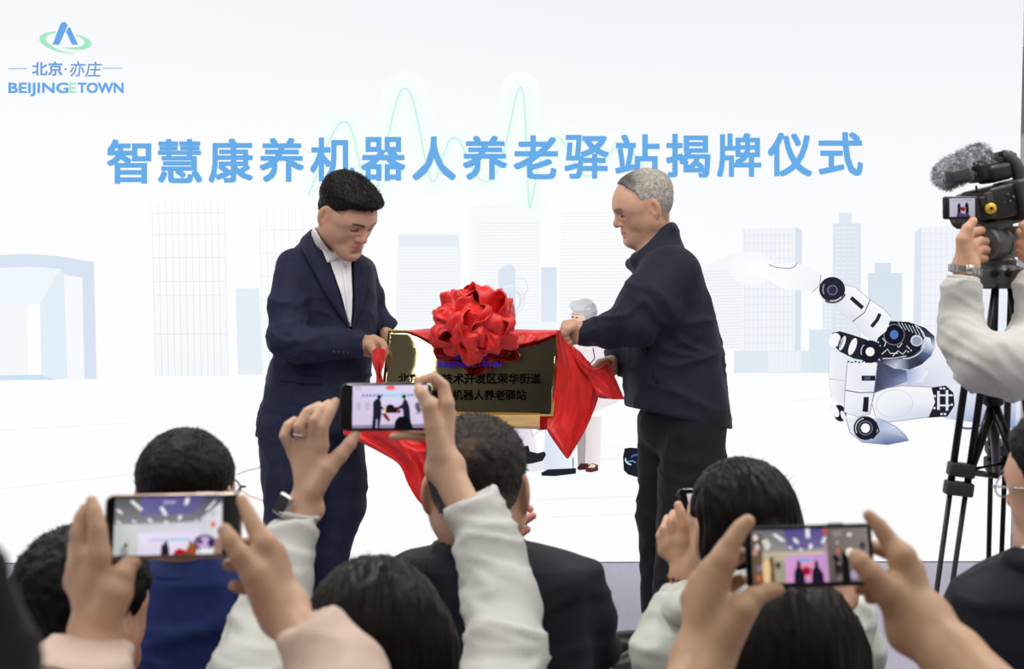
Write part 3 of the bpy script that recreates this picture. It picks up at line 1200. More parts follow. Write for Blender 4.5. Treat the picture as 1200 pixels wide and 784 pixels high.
a.ell(988, 487, 2.6, 6, (240, 242, 248), 7.6, rot=-0.4)
# lower finger end
a.poly([(991, 489), (1012, 488), (1034, 492), (1050, 500), (1061, 510), (1065, 516), (1040, 521), (1010, 518), (996, 507)],
       [(240, 242, 248), (226, 230, 241), (176, 190, 222), (210, 219, 238), (180, 192, 220), (120, 134, 176), (90, 104, 152), (170, 182, 212), (230, 234, 244)], 6.4)
a.line([(991, 489), (996, 507), (1010, 518), (1040, 521), (1065, 516), (1061, 510), (1050, 500), (1034, 492)], 0.9, (130, 138, 166), 7)
a.ell(1014, 501.5, 14, 14, (32, 32, 44), 8.2)
a.arc(1014, 501.5, 11.5, 11.5, 150, 260, 1.2, (200, 205, 218), 8.8)
a.arc(1014, 501.5, 8, 8, 0, 360, 1.0, (120, 126, 146), 8.8)
a.ell(1014, 501.5, 5.3, 5.5, (250, 250, 252), 9)
a.line([(1026, 494), (1030, 505), (1022, 514)], 2.0, (36, 36, 48), 8.8)
# thumb
a.poly([(1117, 451), (1147, 448.5), (1168, 452), (1190, 464), (1190, 502), (1146, 495.5), (1105, 490)], [(236, 239, 247), (226, 232, 244), (240, 243, 249), (216, 224, 240), (150, 164, 204), (150, 166, 206), (206, 214, 234)], 7)
a.line([(1144, 449), (1149, 471), (1146, 496)], 1.1, (150, 160, 186), 7.6)
a.arc(1135, 492, 17, 10, 20, 130, 2.6, (86, 100, 152), 7.8)
a.line([(1168, 456), (1176, 460), (1186, 470)], 2.4, (44, 46, 64), 7.8)
a.poly([(1091, 454), (1108, 451.5), (1117, 460), (1118.5, 475), (1110, 488), (1086, 489.5)], (36, 36, 48), 7.8)
a.poly([(1025, 460), (1040, 454.5), (1057, 452), (1091, 453.5), (1095.6, 471), (1088, 488.5), (1062, 492), (1040, 494.5), (1026, 489), (1021.5, 473)],
       [(246, 247, 250), (248, 249, 251), (250, 250, 252), (246, 247, 250), (238, 240, 247), (206, 214, 234), (214, 221, 237), (220, 226, 240), (234, 238, 246), (244, 245, 250)], 8.4)
a.line([(1091, 453.5), (1057, 452), (1040, 454.5), (1025, 460), (1021.5, 473), (1026, 489), (1040, 494.5), (1062, 492), (1088, 488.5)], 0.9, (150, 156, 176), 9)
a.arc(1048, 473, 21.5, 16.5, 0, 360, 0.8, (206, 211, 224), 9, rot=-0.08)
for x0, y0, x1, y1 in ((1098, 458, 1101, 480), (1108, 457, 1111, 481), (1098, 462, 1113, 464), (1098, 474, 1113, 476)):
    a.rect(x0, y0, x1, y1, (228, 232, 242), L=8.6)
for x, y in ((1102, 455), (1106, 455), (1114.5, 463), (1115, 474), (1103, 485), (1107, 485), (1095, 464), (1094.5, 478)):
    a.rect(x - 1.2, y - 1.2, x + 1.6, y + 1.2, (216, 222, 236), L=8.6)
a.build('picture_robot_hand', ARTM, led)

# ---- wall beside the screen: two framed panels, seen as a sliver at the frame's edge
def wall_pt(px, py):
    D = F + (px - 600.0) / FPX * R - (py - 392.0) / FPX * U
    t = (YF - CAM[1]) / D[1]
    return CAM + D * t
p0, p1 = wall_pt(1199, 55), wall_pt(1199, 154)
hz = (p0[2] - p1[2]) / 2
cx = wall_pt(1195.3, 100)[0] - 0.0
zc = (p0[2] + p1[2]) / 2
pan = thing('wall_poster', 'grey printed poster on the wall just beyond the screen edge, with a beige shape', 'poster', (cx + 0.6, YF, zc - hz))
MB().box((cx + 0.6, YF - 0.012, zc), (0.6, 0.01, hz)).build('board', mat('poster_grey', (140, 141, 146), 0.5), pan)
mb = MB()
n = 24
pts = [(cx + 0.03 + 0.22 + 0.24 * math.cos(2 * math.pi * i / n), YF - 0.0235, zc + 0.02 + 0.14 * math.sin(2 * math.pi * i / n)) for i in range(n)]
mb.add(pts, [tuple(range(n))[::-1]])
mb.build('beige_print', mat('poster_beige', (206, 190, 172), 0.6), pan)
# ================================================================ PEOPLE: shared builders
SKINC = lin((193, 151, 125))


class Head:
    """head frame: x to the person's right, y forward, z up; origin midway between the ears at eye height"""

    def __init__(self, c, fwd, pitch=0.0, tilt=0.0, s=1.0):
        self.c = np.asarray(c, float)
        self.s = s
        f = np.array([fwd[0], fwd[1], 0.0])
        f /= np.linalg.norm(f)
        up = np.array([0, 0, 1.0])
        r = np.cross(f, up)
        p = math.radians(pitch)          # positive looks down
        self.Y = f * math.cos(p) - up * math.sin(p)
        z = up * math.cos(p) + f * math.sin(p)
        t = math.radians(tilt)           # positive leans to the person's right
        self.Z = z * math.cos(t) + r * math.sin(t)
        self.X = np.cross(self.Y, self.Z)
        self.ax = np.stack([self.X, self.Y, self.Z])

    def T(self, x, y, z):
        return self.c + self.s * (x * self.X + y * self.Y + z * self.Z)

    def L(self, P):
        return (P - self.c) @ self.ax.T / self.s

    def e(self, x, y, z, rx, ry, rz):
        return ell(self.T(x, y, z), np.array([rx, ry, rz]) * self.s, self.ax)

    def r(self, a, b, ra, rb=None):
        return rc(self.T(*a), self.T(*b), ra * self.s, (ra if rb is None else rb) * self.s)

    def cranium(self):
        s = self.s
        return union([self.e(0, -.014, .036, .077, .098, .084), self.e(0, .012, .03, .071, .078, .072), self.e(0, -.03, 0, .066, .068, .06)], .02 * s)

    def skull(self, face=True, chin=1.0, nose=1.0, neck=None):
        s = self.s
        d = union([self.cranium(),
                   self.r((0, .03, 0), (0, .05, -.072), .066, .04),
                   self.r((-.047, .0, -.055), (.047, .0, -.055), .02),
                   self.r((-.05, .005, -.05), (-.012, .068, -.097), .018, .0145),
                   self.r((.05, .005, -.05), (.012, .068, -.097), .018, .0145)], .052 * s)
        if face:
            d = union([d, self.r((-.01, .074 * chin, -.1), (.01, .074 * chin, -.1), .0165),
                       self.r((-.04, .075, .022), (-.008, .086, .018), .011), self.r((.04, .075, .022), (.008, .086, .018), .011),
                       self.e(.052, .04, .012, .022, .03, .032), self.e(-.052, .04, .012, .022, .03, .032), self.e(.042, .048, -.03, .026, .028, .034), self.e(-.042, .048, -.03, .026, .028, .034),
                       self.e(0, .076, -.058, .03, .018, .026)], .016 * s)
            d = sub(d, self.e(.031, .096, .003, .02, .020, .0125), .013 * s)
            d = sub(d, self.e(-.031, .096, .003, .02, .020, .0125), .013 * s)
            for sx in (-1, 1):
                d = union([d, self.e(sx * .031, .071, .001, .016, .0135, .0115)], .004 * s)
                d = union([d, self.r((sx * .018, .083, .0065), (sx * .046, .073, .006), .0035)], .004 * s)
                d = union([d, self.r((sx * .02, .081, -.0095), (sx * .044, .074, -.008), .003)], .006 * s)
            d = union([d, self.r((0, .088, .012), (0, .107 * nose, -.025), .0078, .0115)], .009 * s)
            d = union([d, self.e(0, .107 * nose, -.031, .0115, .012, .0105), self.e(.0125, .094, -.034, .0085, .011, .008), self.e(-.0125, .094, -.034, .0085, .011, .008)], .007 * s)
            d = sub(d, self.e(.007, .102, -.042, .0035, .005, .004), .003 * s)
            d = sub(d, self.e(-.007, .102, -.042, .0035, .005, .004), .003 * s)
            d = union([d, self.r((-.018, .087, -.0605), (.018, .087, -.0605), .0055), self.r((-.006, .093, -.0592), (.006, .093, -.0592), .0055)], .006 * s)
            d = union([d, self.r((-.013, .089, -.0715), (.013, .089, -.0715), .0068)], .006 * s)
            d = sub(d, self.r((-.023, .093, -.0655), (.023, .093, -.0655), .0016), .004 * s)
            d = sub(d, self.e(0, .1, -.084, .02, .012, .006), .012 * s)
        for sx in (-1, 1):
            ca, sa = math.cos(.38), math.sin(.38)
            ex = np.stack([self.X * ca + self.Y * sa * sx, self.Y * ca - self.X * sa * sx, self.Z])
            eq = lambda x, y, z, rx, ry, rz: ell(self.T(sx * .0835, -.014, -.006) + s * (ex[0] * sx * x + ex[1] * y + ex[2] * z), np.array([rx, ry, rz]) * s, ex)
            ear = eq(0, 0, 0, .0085, .021, .035)
            ear = sub(ear, eq(.0095, .004, .004, .0085, .0125, .021), .003 * s)
            ear = union([ear, eq(.003, -.006, .004, .003, .004, .015)], .003 * s)
            ear = union([ear, eq(.002, .012, -.004, .005, .005, .009)], .004 * s)
            d = union([d, ear], .008 * s)
        return d

    def colours(self, base=SKINC, lips=True, brows=(30, 26, 25), beard=0.0, grey=0.0, stubble=None):
        b = np.asarray(base)
        bc = lin(brows)

        def f(P, N):
            q = self.L(P)
            x, y, z = np.abs(q[:, 0]), q[:, 1], q[:, 2]
            C = np.tile(b, (len(P), 1))
            red = np.exp(-(((x - .045) / .025) ** 2 + ((z + .03) / .03) ** 2)) * (y > .03) * .5
            ear = (x > .072) & (np.abs(z + .006) < .045) & (np.abs(y + .012) < .032)
            nose = np.exp(-((x / .018) ** 2 + ((z + .03) / .02) ** 2)) * (y > .085) * .5
            w = np.clip(red + ear * .55 + nose, 0, 1)[:, None]
            C = C * (1 - w * np.array([0.04, 0.2, 0.22]))
            if lips:
                lp = np.exp(-((x / .023) ** 4 + ((z + .066) / .0115) ** 4)) * (y > .07)
                C = C * (1 - lp[:, None] * np.array([.08, .28, .25]))
                ml = np.exp(-((x / .024) ** 6 + ((z + .0655) / .0022) ** 2)) * (y > .07)
                C = C * (1 - ml[:, None] * .4)
                if brows is not None:
                    bz = .0195 + .004 * np.sin(np.clip((x - .012) / .04, 0, 1) * 2.6)
                    bw = .9 * np.clip(1 - np.abs(z - bz) / (.0058 - .07 * np.clip(x - .035, 0, .05)), 0, 1) * (x > .010) * (x < .052) * (y > .045)
                    C = C * (1 - np.clip(bw * 1.6, 0, .92)[:, None]) + bc * np.clip(bw * 1.6, 0, .92)[:, None]
                ez = -.0045 + .003 * np.sin(np.clip((x - .016) / .03, 0, 1) * 3.14) * -1
                ew = np.clip(1 - np.abs(z - ez) / .0032, 0, 1) * (x > .0165) * (x < .047) * (y > .055)
                C = C * (1 - np.clip(ew * 1.5, 0, .85)[:, None])
                ns = np.exp(-(((x - .007) / .004) ** 2 + ((z + .0415) / .003) ** 2)) * (y > .085)  # shade inside the nostrils, darkened in the skin colour
                C = C * (1 - ns[:, None] * .6)
            if stubble is not None:
                L2 = np.array(sorted(stubble[0]), float)
                dz = np.interp(q[:, 1], L2[:, 0], L2[:, 1]) - q[:, 2]
                st = np.clip(1 - dz / stubble[1], 0, 1) * (np.abs(q[:, 1]) < .1) * (q[:, 1] < .06) * (x > .04) * (~((x > .0765) & (np.abs(z + .006) < .04)))
                C = C * (1 - st[:, None] * stubble[2])
            if beard:
                bd = np.clip((-.045 - z) / .02, 0, 1) * np.clip((y - .0) / .04, 0, 1) * beard
                C = C * (1 - bd[:, None] * np.array([.25, .2, .12]))
            return C
        return f


def plain_skin(base=SKINC):
    b = np.asarray(base)

    def f(P, N):
        n = noise3(P * 28, 4)[:, None]
        return b * (1 + n * np.array([.04, .07, .07]))
    return f


def cap(hd, line, thick, k=.006, extra=None, base=None):
    """short hair: a shell over the skull, ended by the hairline (pairs y, z in head units)"""
    cr = base or hd.cranium()
    L_ = np.array(sorted(line), float)

    def f(P):
        q = hd.L(P)
        d = cr(P) - thick(q) * hd.s
        m = (np.interp(q[:, 1], L_[:, 0], L_[:, 1]) - q[:, 2]) * hd.s
        return -smin(-d, -m, k)
    f.bb = (cr.bb[0] - .05, cr.bb[1] + .05)
    return union([f, extra], .012) if extra else f


SHORT = [(-.14, -.055), (-.09, -.06), (-.055, -.058), (-.035, -.035), (-.02, .0), (-.005, .025), (.006, .012), (.014, .0), (.024, .006), (.034, .034), (.05, .05), (.06, .066), (.08, .078), (.12, .082)]


def hair(name, sdf, h, m, parent, hd, disp=None, strands=0, length=.014, width=.0011, lean=(0, -.3, .3), colf=None, jitter=.5, seed=1, label=None):
    V_, fc, N = surface(sdf, h, disp)
    C = colf(V_, N) if colf else None
    if strands:
        r = np.random.default_rng(seed)
        ids = r.integers(0, len(V_), strands)
        base, nn = V_[ids], N[ids]
        ld = hd.ax.T @ np.asarray(lean, float)
        D = nn * .8 + ld + r.normal(0, jitter, (strands, 3)) * .5
        D /= np.linalg.norm(D, axis=1, keepdims=True)
        S = np.cross(D, r.normal(0, 1, (strands, 3)))
        S /= np.linalg.norm(S, axis=1, keepdims=True)
        ln = length * r.uniform(.5, 1.1, (strands, 1))
        b0 = base - nn * .002
        sv = np.stack([b0 - S * width, b0 + S * width, b0 + D * ln], 1).reshape(-1, 3)
        n0 = len(V_)
        sf = (n0 + np.arange(strands * 3)).reshape(-1, 3)
        sf4 = np.column_stack([sf, sf[:, 2]])
        tri = np.vstack([fc[:, [0, 1, 2]], fc[:, [0, 2, 3]], sf])
        if C is not None:
            C = np.vstack([C, np.repeat(C[ids], 3, 0)])
        V_ = np.vstack([V_, sv])
        fc = tri
    return raw_mesh(name, V_, fc, m, parent, True, C, label)


def hand(d, wrist, mcp, fingers, thumb, arm=None, k=.012):
    """all points are (px, py, depth offset, radius in px) at depth d"""
    s = d / FPX

    def p(q):
        return W(q[0], q[1], d + q[2]), q[3] * s
    w0, r0 = p(wrist[0])
    w1, r1 = p(wrist[-1])
    palm = []
    for i, m_ in enumerate(mcp):
        t = i / max(1, len(mcp) - 1)
        c, r = p(m_)
        palm.append(rc(w0 * (1 - t) + w1 * t, c, (r0 * (1 - t) + r1 * t) * .95, r))
    palm.append(rc(w0, w1, r0, r1))
    pm = union(palm, k)
    fs = []
    for m_, fg in zip(mcp, fingers):
        if not fg:
            continue
        q = [p(m_)] + [p(x) for x in fg]
        fs.append(chain([a for a, b in q], [b for a, b in q]))
    d_ = union([pm, union(fs)], .007) if fs else pm
    if thumb:
        q = [p(x) for x in thumb]
        d_ = union([d_, chain([a for a, b in q], [b for a, b in q], .004)], .012)
    if arm:
        q = [(w0 * .5 + w1 * .5, (np.linalg.norm(w1 - w0) / 2 + (r0 + r1) / 2) * .93)] + [p(x) for x in arm]
        d_ = union([d_, chain([a for a, b in q], [b for a, b in q], .01)], .016)
    return d_


def limb(d, pts):
    """sleeve or leg: (px, py, depth offset, radius in px)"""
    s = d / FPX
    return chain([W(q[0], q[1], d + q[2]) for q in pts], [q[3] * s for q in pts], .02)


def body(parent, pieces, label=None):
    """one skin: pieces are (field, cell size, colour function)"""
    VV, FF, CC, n = [], [], [], 0
    for sdf, h, cf in pieces:
        V_, fc, N = surface(sdf, h)
        VV.append(V_)
        FF.append(fc + n)
        CC.append((cf or plain_skin())(V_, N))
        n += len(V_)
    return raw_mesh('body', np.vstack(VV), np.vstack(FF), SKIN, parent, True, np.vstack(CC), label)


def seated(cx, cy, reach=.40, facing=(0, 1)):
    """hips, thighs, shins and feet of a seated figure; returns (core field, trousers field, shoe fields)"""
    f = np.array([facing[0], facing[1], 0.0])
    f /= np.linalg.norm(f)
    r = np.cross(f, [0, 0, 1.0])
    o = np.array([cx, cy, 0.0])
    Z = np.array([0, 0, 1.0])
    tr, co, sh = [], [], []
    co.append(rc(o + Z * .52, o + Z * .9, .12, .11))
    tr.append(rc(o - r * .07 + Z * .5, o + r * .07 + Z * .5, .13))
    for sgn in (-1, 1):
        hip = o + r * sgn * .09 + Z * .5
        kn = o + r * sgn * .13 + f * reach + Z * .48
        an = o + r * sgn * .13 + f * (reach - .04) + Z * .1
        tr += [rc(hip, kn, .085, .068), rc(kn, an, .066, .052)]
        co += [rc(hip, kn, .07, .055), rc(kn, an - Z * .03, .05, .035)]
        sh.append(union([frc(an - f * .03 - Z * .055, an + f * .14 - Z * .062, .044, .036, Z, .9), rc(an - f * .02 - Z * .05, an - f * .02 + Z * .0, .042, .04)], .02))
    return union(co, .05), union(tr, .05), sh
# ================================================================ THE TWO MEN UNVEILING THE PLAQUE
S58 = 5.8 / FPX


def shoe(parent, ankle, fwd, m, l=.2):
    ankle = np.asarray(ankle, float)
    f = np.array([fwd[0], fwd[1], 0.0])
    f /= np.linalg.norm(f)
    z = np.array([0, 0, 1.0])
    a = ankle.copy()
    a[2] = .045
    d = union([frc(a - f * .045, a + f * l * .55, .043, .042, z, .95), frc(a + f * l * .4 - z * .006, a + f * l * .8 - z * .01, .044, .036, z, .8), rc(a, a + z * .06, .042, .04)], .03)
    d = cut(d, (0, 0, .004), (0, 0, -1.0), .002)
    solid('shoe', d, .006, m, parent)


# ---------------------------------------------------------------- man in the navy suit
baseA = W(372, 775, 5.8)
baseA[2] = 0
manA = thing('person', 'man in navy blazer and open white collar pulling red cloth off the plaque', 'person', baseA)
hA = Head(W(406, 252.5, 5.65), (.72, -.69), 29, 0, 1.02)
D = 5.8
neckA = union([rc(hA.T(0, -.03, -.05), W(384, 298, 5.84), .056, .060)])
coreA = union([limb(D, [(380, 300, .02, 26), (378, 360, .02, 34), (372, 480, .02, 36)]),
               limb(D, [(345, 318, -.1, 16), (338, 398, -.19, 15), (420, 404, -.14, 9)]),
               limb(D, [(424, 320, .13, 13), (438, 375, .15, 11), (455, 394, .06, 8)]),
               limb(D, [(340, 510, -.04, 22), (340, 610, -.04, 19), (347, 745, -.04, 11)]),
               limb(D, [(396, 510, .1, 22), (400, 590, .1, 18), (384, 740, .1, 11)])], .03)
handA = hand(5.68, [(420, 399, 0, 6.5), (421, 410, 0, 6.5)], [(438, 398, 0, 5.5), (443, 403, .004, 5.5), (444, 409, .01, 5), (440, 415, .012, 4.8)],
             [[(447, 401, -.01, 4.6), (451, 407, -.02, 4.2), (449, 412, -.025, 3.8)], [(450, 407, -.004, 4.6), (452, 413, -.015, 4.2), (448, 417, -.02, 3.8)],
              [(450, 414, .004, 4.4), (448, 420, -.012, 4)], [(446, 420, .01, 4.2), (441, 422, -.005, 3.8)]],
             [(428, 402, -.012, 6), (436, 409, -.028, 5.2), (441, 417, -.034, 4.5), (442, 422, -.034, 3.8)], arm=[(405, 404, -.02, 9)])
handA2 = hand(5.8, [(452, 390, .04, 6), (454, 398, .04, 6)], [(466, 393, .02, 5.5), (467, 398, .02, 5.2), (466, 403, .02, 5)], [[(473, 398, .01, 4.6), (476, 404, .0, 4.2)], [(473, 403, .01, 4.4), (474, 408, 0, 4)], [(471, 408, .01, 4.2)]],
              [(460, 394, -.005, 5), (468, 398, -.015, 4.4), (474, 400, -.02, 4)])
lineA = [(-.14, -.055), (-.09, -.06), (-.055, -.055), (-.035, -.03), (-.02, .0), (-.005, .026), (.008, .016), (.016, .005), (.026, .012), (.034, .04), (.05, .054), (.062, .066), (.08, .072), (.12, .076)]
body(manA, [(union([hA.skull(nose=1.0), neckA], .03), .0026, hA.colours(lips=True, stubble=(lineA, .036, .8))), (handA, .0028, None), (handA2, .003, None), (coreA, .016, None)])


def thickA(q):
    z, y = q[:, 2], q[:, 1]
    return .003 + .019 * np.clip((z - .02) / .07, 0, 1) + .008 * np.clip((y - .02) / .06, 0, 1) * np.clip((z - .06) / .03, 0, 1)


dispA = lambda P, N: .0035 * noise3(hA.L(P) * np.array([70, 25, 40]), 3) + .002 * noise3(P * 200, 5)
hair('hair', cap(hA, lineA, thickA), .0036, HAIRB, manA, hA, dispA, 1500, .013, lean=(.1, .5, .3), seed=2)

torsoA = pxloft([(268, 370, 390, .06, .06), (275, 361, 398, .05, .08), (284, 350, 408, .04, .10), (296, 338, 421, .035, .12), (304, 332, 432, .03, .13), (314, 328, 438, .025, .138), (340, 323, 440, .02, .15),
                 (385, 322, 440, .02, .15), (420, 318, 436, .02, .15), (450, 311, 433, .02, .155), (480, 304, 429, .02, .16), (514, 299, 426, .02, .16)], D, 2.5)
torsoA = cut(torsoA, W(362, 508, D), -U + .06 * R, .006)
armA = cut(limb(D, [(346, 314, -.08, 23), (337, 360, -.14, 22.5), (338, 398, -.19, 22), (352, 404, -.19, 20), (390, 403, -.17, 17), (440, 404, -.13, 15)]), W(426, 404, 5.66), R + .05 * U, .004)
armA2 = cut(limb(D, [(424, 318, .12, 17), (434, 350, .15, 16), (440, 372, .15, 15), (466, 400, .05, 13)]), W(456, 392, 5.85), R * .8 - U * .5, .004)
jackA = union([torsoA, armA, armA2], .035)
fa = folds(.0075, seed=11, axis=(.25, 0, 1), along=7, across=13)
fa2 = folds(.007, seed=12, axis=(1, .2, -.3), along=8, across=15)


def dispJA(P, N):
    q = (P - CAM)
    px = 600 + FPX * (q @ R) / (q @ F)
    py = 392 - FPX * (q @ U) / (q @ F)
    w = np.clip((py - 300) / 80, 0.15, 1) * np.clip(1.3 - (py - 430) / 120, .35, 1)
    elbow = np.exp(-(((px - 345) / 40) ** 2 + ((py - 395) / 28) ** 2))
    return fa(P, N) * w * .75 + fa2(P, N) * elbow * 1.3


solid('blazer', jackA, .007, NAVY, manA, dispJA)
patch('shirt', jackA, [(370, 271), (380, 291), (392, 312), (404, 346), (413.5, 384)], [(413, 297), (414, 312), (416, 345), (415.5, 366), (414, 384)], D, SHIRT, manA, 30, 14, lift=.006, thick=.004)
patch('shirt_collar', union([jackA, grow(neckA, .003)], .01), [(368.5, 268), (377, 287), (388, 311)], [(377, 272), (390, 292), (402, 305)], D, SHIRT, manA, 16, 6, lift=.013, thick=.005)
patch('shirt_collar', union([jackA, grow(neckA, .003)], .01), [(403, 304), (406, 309), (409, 315)], [(411, 296), (415.5, 302), (414, 310)], D, SHIRT, manA, 14, 6, lift=.013, thick=.005)
patch('shirt_placket', jackA, [(402, 306), (407, 335), (412.5, 380)], [(407, 306), (411, 335), (414.5, 380)], D, SHIRT, manA, 24, 4, lift=.009, thick=.003)
patch('lapel', jackA, [(365, 268), (357, 278), (354, 290), (362, 304), (376, 328), (394, 358), (413, 387)], [(369, 270), (378, 289), (386, 303), (392, 317), (398, 335), (405, 358), (413.8, 385)], D, NAVY, manA, 40, 9, lift=.010, thick=.006, bulge=.003)
patch('lapel', jackA, [(415, 299), (416.5, 318), (418, 345), (417.5, 365), (414.2, 386)], [(424, 305), (430, 320), (429, 338), (425, 360), (415.2, 387)], D, NAVY, manA, 36, 8, lift=.010, thick=.006, bulge=.003)
patch('pocket_flap', jackA, [(334, 437), (358, 439), (382, 441)], [(333.5, 445), (358, 448), (381.5, 449)], D, NAVY, manA, 18, 5, lift=.006, thick=.005)
for bx, by in ((399, 412), (404, 412.3), (409, 412.6), (414, 413)):
    p = trace(jackA, np.array([W(bx, by, D) - F * .5]), F[None], 1.2)[0]
    MB().lathe(p + F * .002, -F, [(0, .0001), (0, .0055), (.004, .0055), (.005, .004), (.005, .0001)], 14).build('button', BLACKP, manA, True)
p = trace(jackA, np.array([W(414.2, 388, D) - F * .5]), F[None], 1.2)[0]
MB().lathe(p + F * .002, -F, [(0, .0001), (0, .009), (.005, .009), (.006, .007), (.006, .0001)], 16).build('button', BLACKP, manA, True)
trA = union([limb(D, [(338, 500, -.03, 37), (338, 560, -.04, 32), (338, 610, -.04, 28), (345, 690, -.04, 23), (349, 762, -.04, 20)]),
             limb(D, [(390, 500, .06, 36), (396, 560, .06, 34), (398, 592, .06, 31), (384, 650, .07, 24), (380, 750, .08, 20)]),
             limb(D, [(350, 490, .02, 44), (384, 490, .04, 40)])], .03)
solid('trousers', trA, .009, NAVY, manA, folds(.006, seed=21, axis=(.15, 0, 1), along=6, across=7))
shoe(manA, W(349, 775, 5.76), (.85, -.5), LEATHER)
shoe(manA, W(385, 765, 5.9), (.9, -.4), LEATHER)

# ---------------------------------------------------------------- grey-haired man in the dark zipped jacket
baseB = W(780, 775, 5.8)
baseB[2] = 0
manB = thing('person', 'grey-haired man in dark jacket in profile, reaching over the red cloth', 'person', baseB)
hB = Head(W(754, 242, 5.8), (-1, -.2), 17, -2, 0.99)
neckB = rc(hB.T(0, -.02, -.06), W(766, 304, 5.8), .054, .056)
coreB = union([limb(D, [(782, 338, 0, 26), (790, 390, 0, 38), (795, 480, 0, 40)]), limb(D, [(785, 325, -.16, 22), (745, 380, -.2, 18), (684, 391, -.14, 9)]),
               limb(D, [(770, 340, .16, 18), (740, 412, .12, 14), (714, 430, .02, 9)]),
               limb(D, [(815, 500, -.09, 28), (800, 615, -.09, 22), (786, 745, -.09, 12)]), limb(D, [(785, 500, .09, 26), (776, 610, .09, 20), (770, 735, .1, 11)])], .03)
handB = hand(5.66, [(684, 386, 0, 8), (683, 395, 0, 8)], [(670, 380.5, 0, 6), (668, 387, .006, 6), (668, 393, .012, 5.6), (670, 399, .016, 5.2)],
             [[(663, 380, -.012, 5), (660.5, 385.5, -.022, 4.4), (663, 390, -.026, 4)], [(661, 387, -.006, 5), (660, 392, -.016, 4.5), (664, 396, -.02, 4)],
              [(662, 393, 0, 4.8), (662, 399, -.01, 4.3), (667, 401, -.012, 4)], [(665, 400, .008, 4.6), (668, 404.5, -.004, 4)]],
             [(679, 385, -.014, 6), (671, 383, -.028, 5.4), (665, 386, -.036, 4.6), (662, 389.5, -.036, 4)], arm=[(700, 391, -.02, 9)])
handB2 = hand(5.78, [(716, 424, .02, 7), (716, 434, .02, 7)], [(704, 426, 0, 5.6), (703, 432, 0, 5.5), (704, 438, 0, 5.2)], [[(698, 430, -.012, 4.6), (698, 436, -.02, 4)], [(697, 436, -.012, 4.6), (700, 441, -.02, 4)], [(699, 441, -.01, 4.4)]],
              [(710, 424, -.015, 5.5), (703, 427, -.028, 4.8), (699, 431, -.03, 4.2)])
lineB = [(-.14, -.05), (-.09, -.062), (-.055, -.062), (-.035, -.04), (-.02, .0), (-.005, .022), (.004, .012), (.012, .008), (.022, .02), (.026, .05), (.034, .07), (.05, .088), (.058, .1), (.08, .115), (.12, .13)]
SKB = lin((204, 162, 138))
colB0 = hB.colours(SKB, True, brows=(96, 82, 76), grey=0, stubble=(lineB, .022, .5))


def colB(P, N):
    C = colB0(P, N)
    q = hB.L(P)
    ck = np.exp(-(((q[:, 1] - .052 - (q[:, 2] + .07) * .5) / .0035) ** 2)) * (q[:, 2] < -.05) * (q[:, 2] > -.1) * (np.abs(q[:, 0]) > .02)  # cheek crease: its shade is painted into the skin colour
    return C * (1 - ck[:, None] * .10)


creaseB = lambda sdf: sub(sdf, hB.r((-.036, .07, -.045), (-.03, .066, -.08), .002), .008)
body(manB, [(creaseB(union([hB.skull(), neckB], .028)), .0026, colB), (handB, .0028, None), (handB2, .003, None), (coreB, .016, None)])


def colHB(P, N):
    q = hB.L(P)
    n = noise3(P * 120, 2)
    t = np.clip((q[:, 2] - .07) / .03, 0, 1) * np.clip((q[:, 1] + .02) / .05, 0, 1)
    g = np.outer(1 - t, lin((166, 160, 153))) + np.outer(t, lin((86, 82, 80)))
    lowf = np.clip((.02 - q[:, 2]) / .06, 0, 1)[:, None]
    g = g * (1 - .35 * lowf)
    return g * (1 + .22 * n[:, None])


hair('hair', cap(hB, lineB, lambda q: .0025 + .006 * np.clip((q[:, 2] - 0) / .08, 0, 1)), .0036, HAIRG, manB, hB, lambda P, N: .0012 * noise3(P * 180, 7), 2600, .007, .0008, lean=(0, .1, .2), colf=colHB, seed=4)

torsoB = pxloft([(272, 768, 795, 0, .07), (284, 758, 799, 0, .10), (296, 746, 804, 0, .14), (310, 742, 812, 0, .18), (325, 742, 822, 0, .2), (350, 744, 832, 0, .215), (380, 744, 840, 0, .21),
                 (410, 735, 845, 0, .2), (440, 731, 849, 0, .2), (470, 732, 853, 0, .2), (490, 737, 856, 0, .2), (514, 742, 858, 0, .2)], D, 2.5)
torsoB = cut(torsoB, W(798, 489.5, D), -U + .22 * R * -1, .006)
armB = cut(limb(D, [(786, 324, -.15, 36), (762, 354, -.2, 35), (744, 377, -.22, 29.5), (714, 388, -.19, 20.5), (690, 391, -.15, 14.5), (660, 392, -.12, 12)]), W(676, 391, 5.66), -R, .004)
armB2 = cut(limb(D, [(775, 345, .17, 30), (744, 408, .14, 24), (700, 438, 0, 14)]), W(716, 428, 5.84), -R * .8 - U * .4, .004)
collarB = chain([W(784, 268, 5.73), W(766, 289, 5.7), W(745, 306, 5.73), W(739, 309, 5.8), W(745, 304, 5.87), W(766, 287, 5.9), W(784, 267, 5.87), W(787, 267, 5.8), W(784, 268, 5.73)], [.016, .017, .017, .016, .017, .017, .016, .018, .016], .01)
jackB = union([torsoB, armB, armB2, union([collarB])], .03)
fb = folds(.0115, seed=31, axis=(.35, 0, 1), along=6, across=9)
fb2 = folds(.010, seed=35, axis=(1, .1, .5), along=7, across=12)


def dispJB(P, N):
    q = (P - CAM)
    px = 600 + FPX * (q @ R) / (q @ F)
    py = 392 - FPX * (q @ U) / (q @ F)
    w = np.clip((py - 310) / 60, .1, 1)
    el = np.exp(-(((px - 738) / 38) ** 2 + ((py - 375) / 26) ** 2))
    hem = np.clip((py - 460) / 30, 0, 1)
    return fb(P, N) * w * .7 * (1 - .6 * hem) + fb2(P, N) * el


solid('jacket', jackB, .0075, NAVY2, manB, dispJB)
